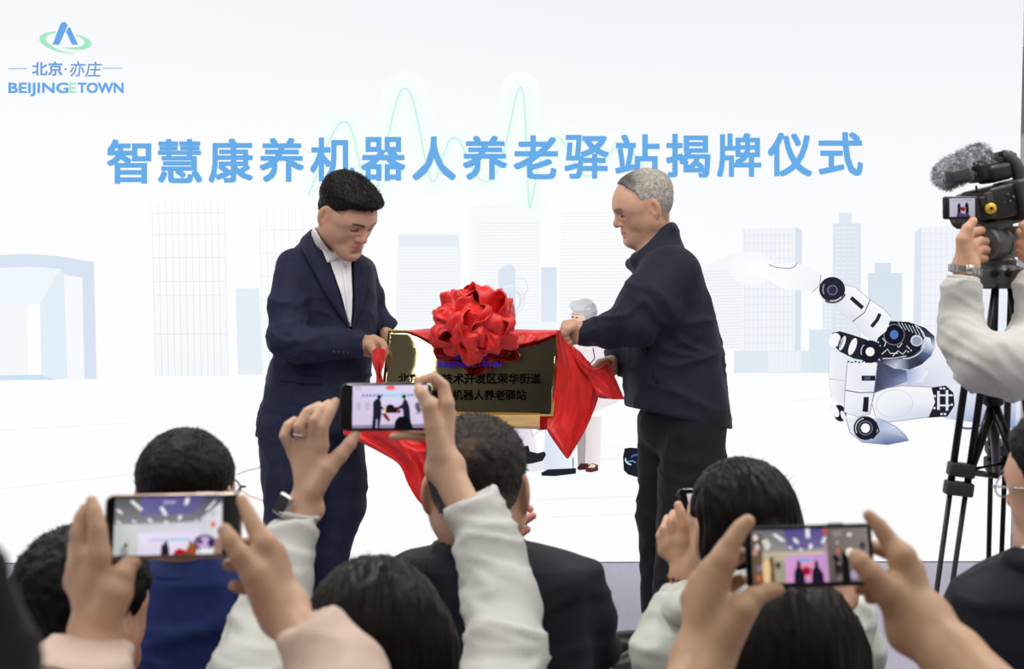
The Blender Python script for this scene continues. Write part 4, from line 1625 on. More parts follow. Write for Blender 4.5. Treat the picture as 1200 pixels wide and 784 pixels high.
# welt pocket of the jacket: a narrow lip along a slanted slit
patch('pocket_welt', jackB, [(749, 402), (756, 425), (763.5, 447)], [(752, 401), (759, 424), (766, 446)], D, BLACKC, manB, 20, 4, lift=.005, thick=.004)
trB = union([limb(D, [(814, 488, -.08, 39), (812, 540, -.09, 37), (802, 615, -.09, 32), (792, 690, -.09, 26), (787, 765, -.09, 23)]),
             limb(D, [(784, 492, .08, 36), (780, 550, .09, 33), (776, 610, .09, 29), (772, 665, .1, 22), (771, 712, .1, 19)]),
             limb(D, [(802, 480, 0, 46), (798, 495, 0, 48)])], .025)
trB = cut(trB, W(770, 716, 5.9), -U - .1 * R, .005) if False else trB
solid('trousers', trB, .009, BLACKC, manB, folds(.007, seed=41, axis=(.1, 0, 1), along=6, across=8))
shoe(manB, W(766, 765, 5.9), (-1, -.15), LEATHER, .22)
shoe(manB, W(787, 775, 5.72), (-1, -.25), LEATHER, .22)
# ================================================================ PLAQUE, EASEL, RED CLOTH
def gold_mat():
    m = mat('brushed_brass', (196, 168, 98), 0.13, metal=1.0)
    nt = m.node_tree
    nt.nodes.remove(nt.nodes['Principled BSDF'])
    g = nt.nodes.new('ShaderNodeBsdfAnisotropic')
    g.distribution = 'BECKMANN'
    g.inputs['Color'].default_value = (.52, .46, .26, 1)
    tc = nt.nodes.new('ShaderNodeTexCoord')
    mp = nt.nodes.new('ShaderNodeMapping')
    mp.inputs['Scale'].default_value = (600, 600, 8)
    n = nt.nodes.new('ShaderNodeTexNoise')
    n.inputs['Scale'].default_value = 1.0
    mr = nt.nodes.new('ShaderNodeMapRange')
    mr.inputs['To Min'].default_value = 0.03
    mr.inputs['To Max'].default_value = 0.06
    nt.links.new(tc.outputs['Object'], mp.inputs['Vector'])
    nt.links.new(mp.outputs['Vector'], n.inputs['Vector'])
    nt.links.new(n.outputs['Fac'], mr.inputs['Value'])
    nt.links.new(mr.outputs['Result'], g.inputs['Roughness'])
    g2 = nt.nodes.new('ShaderNodeBsdfAnisotropic')
    g2.distribution = 'BECKMANN'
    g2.inputs['Color'].default_value = (.52, .46, .26, 1)
    g2.inputs['Roughness'].default_value = .25
    mx = nt.nodes.new('ShaderNodeMixShader')
    mx.inputs['Fac'].default_value = .05
    nt.links.new(g.outputs['BSDF'], mx.inputs[1])
    nt.links.new(g2.outputs['BSDF'], mx.inputs[2])
    nt.links.new(mx.outputs['Shader'], nt.nodes['Material Output'].inputs['Surface'])
    return m


GOLD = gold_mat()
pc = W(551, 437, 5.70)
PX = W(652, 438.3, 5.69) - W(450, 435.8, 5.70)
PW = np.linalg.norm(PX)
PX /= PW
lean = math.radians(17)
_n = np.cross(PX, [0, 0, 1.0])          # towards the screen
_n /= np.linalg.norm(_n)
if _n[1] < 0:
    _n = -_n
PY = np.array([0, 0, 1.0]) * math.cos(lean) + _n * math.sin(lean)
PY -= PX * (PY @ PX)
PY /= np.linalg.norm(PY)
PN = np.cross(PX, PY)
if PN[1] > 0:
    PN = -PN
PH = 97.0 * 5.7 / FPX / math.cos(lean - math.radians(8))
shear = 7.0 / 97
plq = thing('plaque', 'rectangular polished brass plaque with black and blue engraved lettering, resting on the easel ledge', 'plaque', pc - PY * PH / 2)
nu, nv = 48, 26
G = np.zeros((nu, nv, 3))
for i in range(nu):
    for j in range(nv):
        u, v = i / (nu - 1) - .5, j / (nv - 1) - .5
        w = .0026 * u * math.sin(5.5 * v + .6) + .0006 * math.sin(4 * v + 1)
        G[i, j] = pc + PX * (u * PW + v * PH * shear) + PY * v * PH + PN * w
if np.cross(G[1, 0] - G[0, 0], G[0, 1] - G[0, 0]) @ PN < 0:
    G = G[:, ::-1]
grid_mesh('plate', G, GOLD, plq, .012)
# thin bright rim all round
def plp(u, v, off=0.0):
    return pc + PX * (u * PW + v * PH * shear) + PY * v * PH + PN * off
MB().tube([plp(-.5, -.5, -.004), plp(.5, -.5, -.004), plp(.5, .5, -.004), plp(-.5, .5, -.004)], .0032, 8, closed=True).build('rim', GOLDP, plq, True)


def on_plate(px, py, L=0.0):
    D_ = F + (px - 600.0) / FPX * R - (py - 392.0) / FPX * U
    t = ((pc - CAM) @ PN) / (D_ @ PN)
    return CAM + D_ * t + PN * (.0030 + L * .0001)


a = Art(on_plate)
a.text('北京·亦庄', 531, 420.5, 10.3, (0, 0, 0), 4, fat=.35, width=41)
a.line([(513, 416.8), (526, 416.9)], .8, (0, 0, 0), 4)
a.line([(577, 417.2), (590, 417.3)], .8, (0, 0, 0), 4)
a.text('BEIJING', 513, 430, 9.0, (0, 0, 0), 4, fat=.45, width=39)
a.text('TOWN', 559.5, 430.3, 9.0, (0, 0, 0), 4, fat=.45, width=28)
a.build('blue_lettering', INKB, plq, 'blue lettering')
a = Art(on_plate)
a.text('E', 553.2, 430.2, 9.0, (0, 0, 0), 4, fat=.4, width=5)
a.build('brown_letter', mat('engraved_brown', (120, 84, 40), .5), plq)
a = Art(on_plate)
for i, ch in enumerate('北京经济技术开发区荣华街道'):
    a.text(ch, 466.5 + i * 12.9, 448.6, 12.9, (0, 0, 0), 4, fat=.28)
for i, ch in enumerate('智慧康养机器人养老驿站'):
    a.text(ch, 480.5 + i * 12.4, 467.6, 12.6, (0, 0, 0), 4, fat=.28)
a.build('black_lettering', INK, plq, 'black lettering')

# ---- easel
eb = W(560, 770, 5.75)
eb[2] = 0
es = thing('easel', 'pale wooden easel holding up the brass plaque on its ledge', 'easel', eb)
lc = plp(-.04, -.5) - PY * .0245 + PN * .012
lc0, lc1 = plp(-.44, -.5) - PY * .0245 + PN * .012, plp(.425, -.5) - PY * .0245 + PN * .012
ld = lc1 - lc0
ln = np.linalg.norm(ld)
MB().box((lc0 + lc1) / 2, (ln / 2, .03, .0195), [ld / ln, PN, PY], .003).build('ledge', WOOD, es)
back = -PN * .027
for (u0, px1, d1) in ((-.10, 521, 5.62), (.17, 598, 5.62)):
    top = plp(u0, .42) + back
    ft = W(px1, 790, d1)
    ft[2] = 0.0
    dd = top - ft
    l_ = np.linalg.norm(dd)
    z = dd / l_
    x = np.cross([0, 1.0, 0], z)
    x /= np.linalg.norm(x)
    MB().box((top + ft) / 2, (.016, .011, l_ / 2), [x, np.cross(z, x), z], .003).build('leg', WOOD, es)
top = plp(.04, .40) - PN * .045
ft = W(560, 760, 6.25)
ft[2] = 0
dd = top - ft
l_ = np.linalg.norm(dd)
z = dd / l_
x = np.cross([0, 1.0, 0], z)
x /= np.linalg.norm(x)
MB().box((top + ft) / 2, (.014, .01, l_ / 2), [x, np.cross(z, x), z], .003).build('leg', WOOD, es)
p0, p1 = plp(-.09, .05) - PN * .046, plp(.16, .05) - PN * .046
MB().box((p0 + p1) / 2, (np.linalg.norm(p1 - p0) / 2, .008, .014), [PX, PN, PY], .002).build('crossbar', WOOD, es)

# ---- red cloth
rcb = W(560, 775, 5.68)
rcb[2] = 0
cloth = thing('red_cloth', 'shiny red satin cloth with a big puffed bow slipping off the brass plaque', 'cloth', rcb)


def drape(rows, d, nu=40, nv=36, amp=.006, seed=1, freq=(9, 3), thick=.002, name='drape', sharp=1.0):
    rows = [np.array(r, float) for r in rows]
    rr = []
    for r in rows:
        if r.shape[1] == 2:
            r = np.column_stack([r, np.zeros(len(r))])
        s = np.r_[0, np.cumsum(np.linalg.norm(np.diff(r[:, :2], axis=0), axis=1))]
        q = np.linspace(0, s[-1], nv)
        rr.append(np.stack([np.interp(q, s, r[:, k]) for k in range(3)], 1))
    rr = np.array(rr)
    n = len(rr)
    q = np.linspace(0, n - 1, nu)
    G2 = np.zeros((nu, nv, 3))
    for j in range(nv):
        for k in range(3):
            y = rr[:, j, k]
            i0 = np.clip(np.floor(q).astype(int), 0, n - 2)
            t = q - i0
            ym, y0, y1, yp = y[np.clip(i0 - 1, 0, n - 1)], y[i0], y[i0 + 1], y[np.clip(i0 + 2, 0, n - 1)]
            G2[:, j, k] = .5 * (2 * y0 + (y1 - ym) * t + (2 * ym - 5 * y0 + 4 * y1 - yp) * t ** 2 + (3 * y0 - ym - 3 * y1 + yp) * t ** 3)
    uu, vv = np.meshgrid(np.linspace(0, 1, nu), np.linspace(0, 1, nv), indexing='ij')
    Q = np.stack([vv.ravel() * freq[0], uu.ravel() * freq[1], np.full(nu * nv, seed * 3.7)], 1)
    w = noise3(Q * .5, seed + 20)[:, None] * 1.1
    nn = noise3(Q + w, seed)
    rd = np.clip(1 - np.abs(nn) * 2.0, 0, 1) ** sharp
    dsp = (amp * (1.6 * rd - .5 + .6 * noise3(Q * .6, seed + 5))).reshape(nu, nv)
    fl = np.minimum(1, np.minimum(vv, 1 - vv) * 8) * np.minimum(1, uu * 6 + .2)
    G = np.zeros((nu, nv, 3))
    for i in range(nu):
        for j in range(nv):
            G[i, j] = W(G2[i, j, 0], G2[i, j, 1], d + G2[i, j, 2] - dsp[i, j] * fl[i, j])
    return grid_mesh(name, G, RED, cloth, thick)


# over the top edge of the plaque
TU = lambda x, v, off: None
drape([[(480, 389, .05), (560, 386, .05), (657, 388, .05)],
       [(476, 387.5, .015), (500, 385, .01), (540, 384, .01), (600, 386, .01), (630, 386.5, .01), (658, 386.5, .01)],
       [(480, 388.5, -.03), (505, 391, -.035), (540, 394, -.04), (575, 394, -.04), (610, 392, -.035), (640, 389.5, -.03), (657, 387.5, -.02)],
       [(482, 389, -.035), (502, 398, -.05), (520, 405, -.055), (548, 407, -.055), (580, 407, -.055), (606, 404.5, -.055), (632, 398.5, -.05), (654, 390, -.035)]],
      5.73, 28, 70, .007, 3, (16, 2.2))
# right side, hanging in one long fold to a point
drape([[(652, 388, -.02), (659, 386.5, -.03), (666, 388.5, -.02)],
       [(653, 402, .0), (661, 400, -.03), (671, 404.5, -.01)],
       [(653, 424, .02), (670, 423, -.03), (689, 425, .0)],
       [(651, 452, .02), (675, 450, -.02), (702, 449, .01)],
       [(644, 484, .02), (671, 480, 0), (700, 470, .02)],
       [(641, 503, .01), (663, 504, 0), (687, 502, .02)],
       [(654, 523, 0), (665, 525, 0), (675, 523, .01)],
       [(664, 536.5, 0), (665, 537.5, 0), (666, 536.5, 0)]], 5.66, 60, 36, .010, 5, (3.2, 2.0))
# the wing pulled over to the man's far hand
drape([[(669, 404, -.03), (680, 412, -.035), (690, 424.5, -.03)],
       [(676, 424, -.045), (692, 432, -.05), (700, 433, -.02)],
       [(692, 446, -.04), (704, 446, -.045), (712, 425, .02)],
       [(700, 464, -.03), (714, 458, -.035), (721, 443, .02)],
       [(706, 467, -.02), (720, 467.5, -.02), (732, 468, .01)]], 5.68, 44, 30, .008, 8, (3.0, 2.4))
# the gathered end in the left man's hand, falling away below the plaque
drape([[(436, 411, -.02), (443, 406.5, -.045), (452, 410, -.02)],
       [(436, 424, -.03), (443, 423, -.05), (450, 426, -.03)],
       [(441, 445, -.035), (445, 446, -.045), (449, 447, -.035)],
       [(430, 480, -.06), (452, 481, -.08), (482, 487, -.06)],
       [(402, 506, -.08), (450, 500, -.1), (520, 498, -.06)],
       [(424, 519, -.08), (474, 517, -.1), (536, 512, -.06)],
       [(447, 531, -.08), (490, 532, -.1), (545, 530, -.06)],
       [(468, 545, -.08), (500, 550, -.1), (545, 552, -.06)],
       [(479, 569, -.08), (506, 572, -.1), (538, 575, -.06)],
       [(492, 588, -.08), (509, 590, -.09), (526, 592, -.07)],
       [(507, 598, -.08), (512, 599.5, -.08), (518, 598.5, -.08)]], 5.66, 80, 44, .016, 13, (4.2, 3.0))
# behind the ledge
drape([[(596, 482, .02), (620, 482, .02), (647, 483, .02)], [(604, 494, .02), (625, 497, .02), (645, 498, .02)], [(622, 501, .02), (632, 504, .02), (641, 503, .02)]], 5.74, 14, 20, .004, 15, (4, 1))

bow = raw_mesh('bow', *surface(union([ball(W(556, 380, 5.60), .05), ball(W(556, 392, 5.61), .045)]), .012)[:2], RED, cloth, True)
r_ = np.random.default_rng(12)
BC = W(556, 386, 5.61)


def bow_loop(c, dirv, L, h, w, seed, twist=0.0):
    dirv = np.asarray(dirv, float)
    dirv /= np.linalg.norm(dirv)
    a = np.cross(dirv, [.2, 1.0, .3])
    a /= np.linalg.norm(a)
    b = np.cross(dirv, a)
    ct, st = math.cos(twist), math.sin(twist)
    a, b = a * ct + b * st, b * ct - a * st
    nu, nv = 30, 13
    G = np.zeros((nu, nv, 3))
    for i in range(nu):
        u = i / (nu - 1)
        al = L * (1 - math.cos(2 * math.pi * u)) / 2
        ac = h * math.sin(2 * math.pi * u) * (.4 + .6 * math.sin(math.pi * u))
        wd = w * (.22 + .78 * math.sin(math.pi * u) ** .8)
        for j in range(nv):
            v = j / (nv - 1) * 2 - 1
            pl = .006 * math.sin(v * 5.5 + seed) * math.sin(math.pi * u)
            G[i, j] = c + dirv * (al + pl) + a * (ac * (1 + .12 * v * v) + pl * .7) + b * wd * v
    V_ = G.reshape(-1, 3)
    q = V_ * 17 + seed * 5.1
    n1 = np.clip(1 - np.abs(noise3(q, seed)) * 1.9, 0, 1)
    n2 = 1 - 2.4 * np.abs(noise3(q * 1.5 + 3, seed + 40))
    n3 = 1 - 2.4 * np.abs(noise3(q * 1.3 + 9, seed + 80))
    uu = np.repeat(np.sin(np.pi * np.linspace(0, 1, nu)), nv)[:, None]
    V_ = V_ + uu * (np.outer(n1 - .4, dirv) * .020 + np.outer(n2 - .4, a) * .009 + np.outer(n3 - .4, b) * .009)
    g = grid_mesh('loop', V_.reshape(nu, nv, 3), RED, None, .0022)
    g.data.transform(Matrix.Translation(Vector(-world_loc(bow))))
    g.parent = bow


k = 0
for (dx, dz, dy, L, h, w) in ((-.95, .62, -.25, .155, .045, .055), (-.35, 1.0, -.15, .15, .045, .055), (.35, 1.05, -.15, .155, .045, .055), (.95, .72, -.2, .16, .045, .055), (1.0, .15, -.45, .15, .04, .05),
                              (-1.0, .15, -.4, .15, .042, .05), (-1.0, -.25, -.35, .15, .035, .045), (.95, -.22, -.4, .16, .034, .045), (0, .55, -.9, .13, .05, .055), (-.6, .3, -.85, .13, .045, .05),
                              (.6, .35, -.85, .13, .045, .05), (-.28, -.35, -.9, .125, .042, .048), (.3, -.3, -.9, .125, .042, .048), (-.05, -.9, -.6, .118, .038, .042), (-.6, -.7, -.6, .115, .036, .042),
                              (.6, -.55, -.7, .115, .036, .042), (0, 1.0, .3, .14, .045, .05)):
    dv = R * dx + U * dz + F * dy
    bow_loop(BC + dv / np.linalg.norm(dv) * .006, dv, L * .86, h, w, 50 + k, r_.uniform(-1.2, 1.2))
    k += 1
# ================================================================ PHONES
def phone(label, TL, TR, BR, BL, screen, case_mat, frame_mat, round_px=7, thick=.009):
    """corners: (px, py, depth); screen: pixel corners of the lit picture as fractions (u0, v0, u1, v1)"""
    P = [W(*q) for q in (TL, TR, BR, BL)]
    c = sum(P) / 4
    X = (P[1] - P[0] + P[2] - P[3]) / 2
    Y = (P[0] - P[3] + P[1] - P[2]) / 2
    w, h = np.linalg.norm(X), np.linalg.norm(Y)
    X /= w
    Y -= X * (Y @ X)
    Y /= np.linalg.norm(Y)
    N = np.cross(X, Y)
    if N @ F > 0:
        N = -N
    ph = thing('phone', label, 'phone', c - Y * h / 2)

    def slab(hw, hh, r, z0, z1, bev, m, name, lab=None):
        out = []
        for (cx, cy, a0) in ((hw - r, hh - r, 0), (-hw + r, hh - r, 90), (-hw + r, -hh + r, 180), (hw - r, -hh + r, 270)):
            for k in range(7):
                a = math.radians(a0 + 15 * k)
                out.append((cx, cy, r, a))
        n = len(out)
        prof = [(z0, -bev), (z0 + bev, 0), (z1 - bev, 0), (z1, -bev)]
        vs, fs = [], []
        for z, e in prof:
            for cx, cy, r_, a in out:
                vs.append(c + X * (cx + (r_ + e) * math.cos(a)) + Y * (cy + (r_ + e) * math.sin(a)) + N * z)
        for i in range(3):
            for j in range(n):
                fs.append((i * n + j, i * n + (j + 1) % n, (i + 1) * n + (j + 1) % n, (i + 1) * n + j))
        fs.append(tuple(range(n))[::-1])
        fs.append(tuple(3 * n + j for j in range(n)))
        return MB().add(vs, fs).build(name, m, ph, False, lab)
    r = round_px * TL[2] / FPX
    auto_smooth(slab(w / 2, h / 2, r, -thick, 0, .0018, frame_mat, 'case'))
    slab(w / 2 - .0022, h / 2 - .0022, r * .85, -.001, .0006, .0004, GLASSB, 'front_glass')
    u0, v0, u1, v1 = screen

    def place(u, v, L=1.0):
        uu, vv = u0 + (u1 - u0) * u, v0 + (v1 - v0) * v
        return c + X * (uu - .5) * w + Y * (.5 - vv) * h + N * (.0008 + L * .00006)
    # camera bump at the back, keys at the side
    for k, (du, dv) in enumerate(((.08, .12), (.08, .3))):
        pz = c + X * (du - .5) * w + Y * (.5 - dv) * h - N * thick
        MB().lathe(pz, -N, [(0, .0075), (.0015, .0075), (.002, .006), (.002, .0001)], 18).build('camera_lens', GLASSB, ph)
    MB().box(c + X * .22 * w + Y * (h / 2 + .0004) - N * thick / 2, (w * .06, .0012, .0016), [X, Y, N], .0005).build('side_key', frame_mat, ph)
    return ph, Art(place)


def PX_(art):
    return art


FR1 = mat('phone_frame_tan', (150, 130, 118), .35, metal=.5)
FR2 = mat('phone_case_black', (20, 20, 24), .5)
FR3 = mat('phone_case_navy', (24, 27, 40), .5)

# ---- phone of the pink jacket: shows the hall with lights on its ceiling
p1, a = phone('tan-edged black phone with lamp-lit ceiling on its screen, held up in pale pink sleeves',
              (116, 580.5, 1.95), (279, 577, 1.95), (286, 652, 1.93), (128, 655, 1.93), (.075, .06, .865, .95), FR1, FR1, 9)
a.poly([(0, 0), (1, 0), (1, 1), (0, 1)], (196, 198, 204), 1)
a.poly([(0, 0), (1, 0), (1, .42), (0, .46)], [(96, 94, 98), (74, 70, 96), (132, 134, 142), (142, 142, 142)], 2)
a.poly([(.24, 0), (.83, 0), (.72, .30), (.24, .33)], [(108, 100, 160), (98, 92, 150), (120, 112, 164), (130, 122, 168)], 3)
for k in range(18):
    x = .26 + k * .031
    a.line([(x, .02), (.25 + (x - .25) * .85, .29)], .006, (84, 78, 136), 3.5)
for (x0, y0, x1, y1, w) in ((.15, .05, .25, .22, .035), (.43, .17, .475, .32, .035), (.675, .02, .655, .14, .035), (.85, .24, .93, .08, .022), (.02, .20, .07, .27, .03), (.31, .37, .35, .43, .03),
                            (.475, .41, .485, .46, .03), (.61, .32, .60, .40, .028), (.165, .39, .20, .43, .025), (.60, .46, .605, .49, .022), (.75, .40, .765, .43, .022), (.02, .40, .06, .44, .022)):
    a.line([(x0, y0), (x1, y1)], w, (250, 250, 252), 4.5)
a.rect(.45, .07, .56, .11, (190, 190, 230), L=4)
a.poly([(0, .46), (.22, .47), (.22, 1), (0, 1)], [(204, 206, 204), (228, 230, 226), (206, 210, 204), (192, 196, 190)], 4)
a.poly([(.2, .48), (.80, .46), (.80, .68), (.2, .68)], [(214, 216, 220), (224, 226, 230), (236, 226, 246), (226, 222, 240)], 4)
a.poly([(.225, .62), (.79, .60), (.79, 1), (.225, 1)], [(244, 236, 254), (236, 228, 252), (238, 226, 248), (232, 222, 246)], 5)
a.line([(.33, .745), (.70, .74)], .035, (178, 200, 240), 6)
a.line([(.50, .742), (.66, .74)], .03, (140, 214, 244), 6.4)
a.poly([(.80, .38), (.99, .10), (1, .98), (.80, .90)], [(214, 214, 222), (236, 236, 242), (238, 234, 242), (226, 220, 236)], 6)
a.ell(.915, .49, .024, .05, (238, 120, 110), 7)
a.ell(.91, .30, .03, .06, (206, 206, 216), 7)
a.arc(.84, .80, .085, .12, 0, 360, .03, (64, 44, 96), 7.5)
a.ell(.84, .80, .075, .10, (206, 176, 226), 7.3)
a.ell(.80, .78, .02, .05, (40, 34, 70), 7.8)
a.ell(.89, .80, .02, .06, (60, 40, 90), 7.8)
a.poly([(.80, .90), (.93, .90), (.93, 1), (.80, 1)], (244, 242, 246), 8)
a.poly([(.44, 1), (.442, .84), (.47, .80), (.475, .76), (.495, .76), (.50, .82), (.515, .88), (.52, 1)], (40, 36, 48), 8)
a.poly([(.55, 1), (.57, .93), (.61, .89), (.65, .92), (.70, .94), (.71, 1)], (186, 20, 34), 8)
a.poly([(.66, 1), (.68, .90), (.70, .82), (.695, .77), (.72, .77), (.735, .82), (.76, .84), (.775, .92), (.76, 1)], (160, 84, 44), 8.4)
a.poly([(.06, 1), (.07, .86), (.10, .84), (.13, .88), (.14, 1)], (150, 152, 154), 8)
a.ell(.115, .82, .018, .035, (60, 44, 40), 8.4)
a.poly([(.92, 1), (.935, .74), (.97, .72), (1, .74), (1, 1)], (166, 128, 112), 8)
a.build('picture', PHONEM, p1)

# ---- phone of the white jacket: shows the two men
p2, a = phone('black phone showing the two men and red cloth, raised overhead between white sleeves',
              (398, 449, 2.76), (506, 447.5, 2.74), (504, 504.5, 2.73), (397.5, 505, 2.75), (.145, .06, .965, .945), FR2, FR2, 9)
a.poly([(0, 0), (1, 0), (1, 1), (0, 1)], [(226, 216, 246), (236, 228, 250), (226, 210, 240), (222, 208, 238)], 1)
a.ell(.5, .25, .3, .2, (214, 232, 252), 1.5, edge=(230, 222, 248))
a.ell(.505, .06, .065, .055, (255, 112, 124), 2)
for k in range(15):
    x = .125 + k * .05
    a.rect(x, .205, x + .034, .265, (136, 140, 214) if k < 6 or k > 11 else (150, 214, 248), L=2)
a.rect(.03, .02, .12, .10, (206, 196, 226), L=2)
for x in (.05, .17):
    a.rect(x, .40, x + .06, .58, (204, 194, 220), L=2)
a.poly([(0, .93), (1, .91), (1, 1), (0, 1)], (150, 140, 170), 2)
a.ell(.865, .49, .035, .09, (110, 104, 124), 2.5)
a.ell(.885, .58, .03, .06, (90, 86, 110), 2.6)
a.ell(.87, .66, .03, .03, (180, 172, 196), 2.5)
a.ell(.955, .52, .03, .05, (240, 110, 150), 2.5)
a.line([(.90, .62), (.98, .72)], .02, (176, 168, 196), 2.4)
NV_ = (34, 32, 58)
a.poly([(.262, 1), (.275, .70), (.275, .40), (.30, .34), (.335, .31), (.37, .33), (.385, .42), (.39, .70), (.36, 1)], NV_, 3)
a.ell(.355, .275, .028, .05, (26, 24, 34), 3.2)
a.poly([(.36, .45), (.44, .56), (.43, .60), (.37, .54)], NV_, 3.1)
a.poly([(.315, 1), (.322, .80), (.335, .80), (.33, 1)], (226, 214, 242), 3.4)
a.poly([(.66, 1), (.68, .70), (.665, .48), (.675, .36), (.70, .32), (.735, .38), (.765, .55), (.775, .80), (.80, 1)], NV_, 3)
a.ell(.685, .27, .026, .055, (30, 27, 36), 3.2)
a.poly([(.68, .42), (.60, .52), (.60, .57), (.69, .54)], NV_, 3.1)
a.rect(.445, .51, .60, .65, (30, 22, 30), L=3.3)
a.rect(.415, .51, .44, .65, (240, 226, 130), L=3.5)
a.ell(.505, .50, .05, .05, (36, 16, 26), 3.6)
a.poly([(.39, .66), (.45, .66), (.50, .80), (.49, .86), (.44, .78)], (150, 14, 40), 3.4)
a.poly([(.60, .55), (.655, .60), (.63, .66), (.605, .66)], (160, 16, 44), 3.4)
a.poly([(.56, 1), (.57, .84), (.62, .74), (.68, .73), (.74, .78), (.79, .90), (.81, 1)], (20, 17, 26), 4)
a.build('picture', PHONEM, p2)

# ---- phone held in bare hands at the right
p3, a = phone('black-cased phone showing a hall and pink stage, gripped by two bare-armed hands',
              (877, 617, 1.98), (1024, 612.5, 1.97), (1023, 685, 1.95), (870, 688.5, 1.96), (.05, .075, .965, .94), FR3, FR3, 6)
a.poly([(0, 0), (1, 0), (1, 1), (0, 1)], (170, 162, 140), 1)
a.poly([(0, 0), (.68, 0), (.66, .40), (0, .45)], [(120, 116, 120), (98, 90, 120), (150, 144, 150), (164, 156, 146)], 2)
a.poly([(.28, 0), (.64, 0), (.62, .34), (.32, .40)], [(90, 78, 140), (96, 84, 150), (120, 110, 160), (112, 102, 150)], 3)
for (x0, y0, x1, y1, w) in ((.20, .08, .28, .22, .035), (.49, .0, .49, .17, .035), (.37, .17, .40, .27, .03), (.61, .28, .635, .16, .026), (.51, .28, .505, .38, .028), (.33, .32, .34, .37, .024), (.42, .36, .425, .41, .022)):
    a.line([(x0, y0), (x1, y1)], w, (246, 246, 252), 4)
a.ell(.645, .06, .03, .07, (206, 90, 70), 4)
a.poly([(.60, .38), (.68, .14), (.69, .42), (.62, .46)], (176, 150, 166), 3.6)
a.poly([(.0, .42), (.64, .42), (.64, .6), (0, .6)], [(196, 184, 156), (214, 202, 178), (202, 190, 164), (184, 172, 146)], 3.4)
a.poly([(.0, .0), (.10, .1), (.09, .6), (.10, 1), (0, 1)], (112, 88, 76), 4)
for x, y, c in ((.04, .14, (230, 226, 220)), (.03, .42, (196, 150, 124)), (.05, .32, (210, 206, 202)), (.06, .72, (150, 120, 140)), (.05, .9, (206, 110, 50)), (.02, .6, (90, 84, 60))):
    a.ell(x, y, .022, .06, c, 4.5)
a.poly([(.09, .2), (.14, .17), (.17, .3), (.13, .4)], (228, 222, 212), 4.4)
a.poly([(.09, .98), (.085, .66), (.11, .56), (.145, .58), (.155, .74), (.14, .98)], (242, 206, 150), 5)
a.poly([(.15, .98), (.15, .52), (.185, .50), (.19, .98)], (124, 88, 54), 4.8)
a.ell(.22, .67, .025, .07, (70, 90, 62), 5)
a.poly([(.285, .50), (.64, .47), (.645, 1), (.28, 1)], [(220, 164, 222), (206, 158, 214), (206, 150, 208), (224, 160, 214)], 5)
a.line([(.40, .59), (.50, .585)], .06, (116, 184, 240), 6)
a.ell(.45, .76, .09, .17, (238, 158, 190), 5.6)
for (x0, x1) in ((.35, .44), (.50, .60)):
    a.poly([(x0, 1), (x0 + .005, .80), (x0 + .03, .70), (x0 + .035, .60), (x0 + .06, .60), (x0 + .065, .72), (x1, .84), (x1 + .005, 1)], (34, 26, 46), 6.4)
a.poly([(.41, .78), (.45, .70), (.50, .74), (.49, .86), (.43, .88)], (170, 24, 56), 6.2)
a.poly([(.65, .0), (1, 0), (1, 1), (.65, 1)], [(120, 108, 104), (140, 132, 130), (138, 128, 124), (92, 82, 80)], 5)
a.poly([(.69, .06), (.78, .05), (.77, .15), (.71, .16)], (156, 140, 150), 5.6)
for x, y, rx, ry, c in ((.845, .13, .022, .035, (232, 228, 222)), (.735, .27, .012, .03, (196, 190, 184)), (.735, .42, .018, .06, (190, 110, 84)), (.71, .56, .02, .06, (26, 22, 26)),
                        (.73, .74, .03, .2, (40, 34, 36)), (.74, .66, .012, .03, (190, 170, 160)), (.735, .9, .012, .05, (190, 182, 180)), (.95, .34, .025, .08, (70, 66, 64)), (.86, .88, .03, .09, (176, 160, 190))):
    a.ell(x, y, rx, ry, c, 6)
a.poly([(.76, 1), (.765, .50), (.785, .42), (.81, .46), (.825, .6), (.83, 1)], (24, 24, 24), 6.6)
a.ell(.84, .46, .037, .085, (252, 246, 226), 7)
a.build('picture', PHONEM, p3)

# ---- phone of the pale mint jacket, half hidden by her hair
p4, a = phone('black phone upright behind a dark-haired head, edge of its pale screen showing', (797, 572.5, 3.10), (843, 570, 3.14), (849, 640, 3.1), (805, 643, 3.06), (.20, .10, .97, .92), FR2, FR2, 7)
a.poly([(0, 0), (1, 0), (1, 1), (0, 1)], [(214, 200, 224), (222, 210, 232), (214, 200, 226), (206, 192, 220)], 1)
a.rect(.10, .28, .22, .60, (70, 62, 80), L=2)
a.rect(.13, .32, .19, .56, (206, 194, 214), L=2.5)
a.rect(.4, .2, .9, .5, (232, 224, 240), L=2)
a.build('picture', PHONEM, p4)
# ================================================================ AUDIENCE AND CAMERA CREW
SK1 = lin((200, 162, 136))
SK2 = lin((206, 170, 146))
SK3 = lin((196, 156, 128))
DKTR = mat('dark_trousers', (34, 34, 40), .8, spec=.2)


def floor_pt(px, py, d):
    p = W(px, py, d)
    p[2] = 0.0
    return p


def seat_parts(P, hip_px, d, reach=.40, name='trousers'):
    o = W(hip_px, 700, d)
    co, tr, sh = seated(o[0], o[1], reach)
    solid(name, tr, .014, DKTR, P)
    for s_ in sh:
        s2 = cut(s_, (0, 0, .004), (0, 0, -1.0), .002)
        solid('shoe', s2, .01, LEATHER, P)
    return co


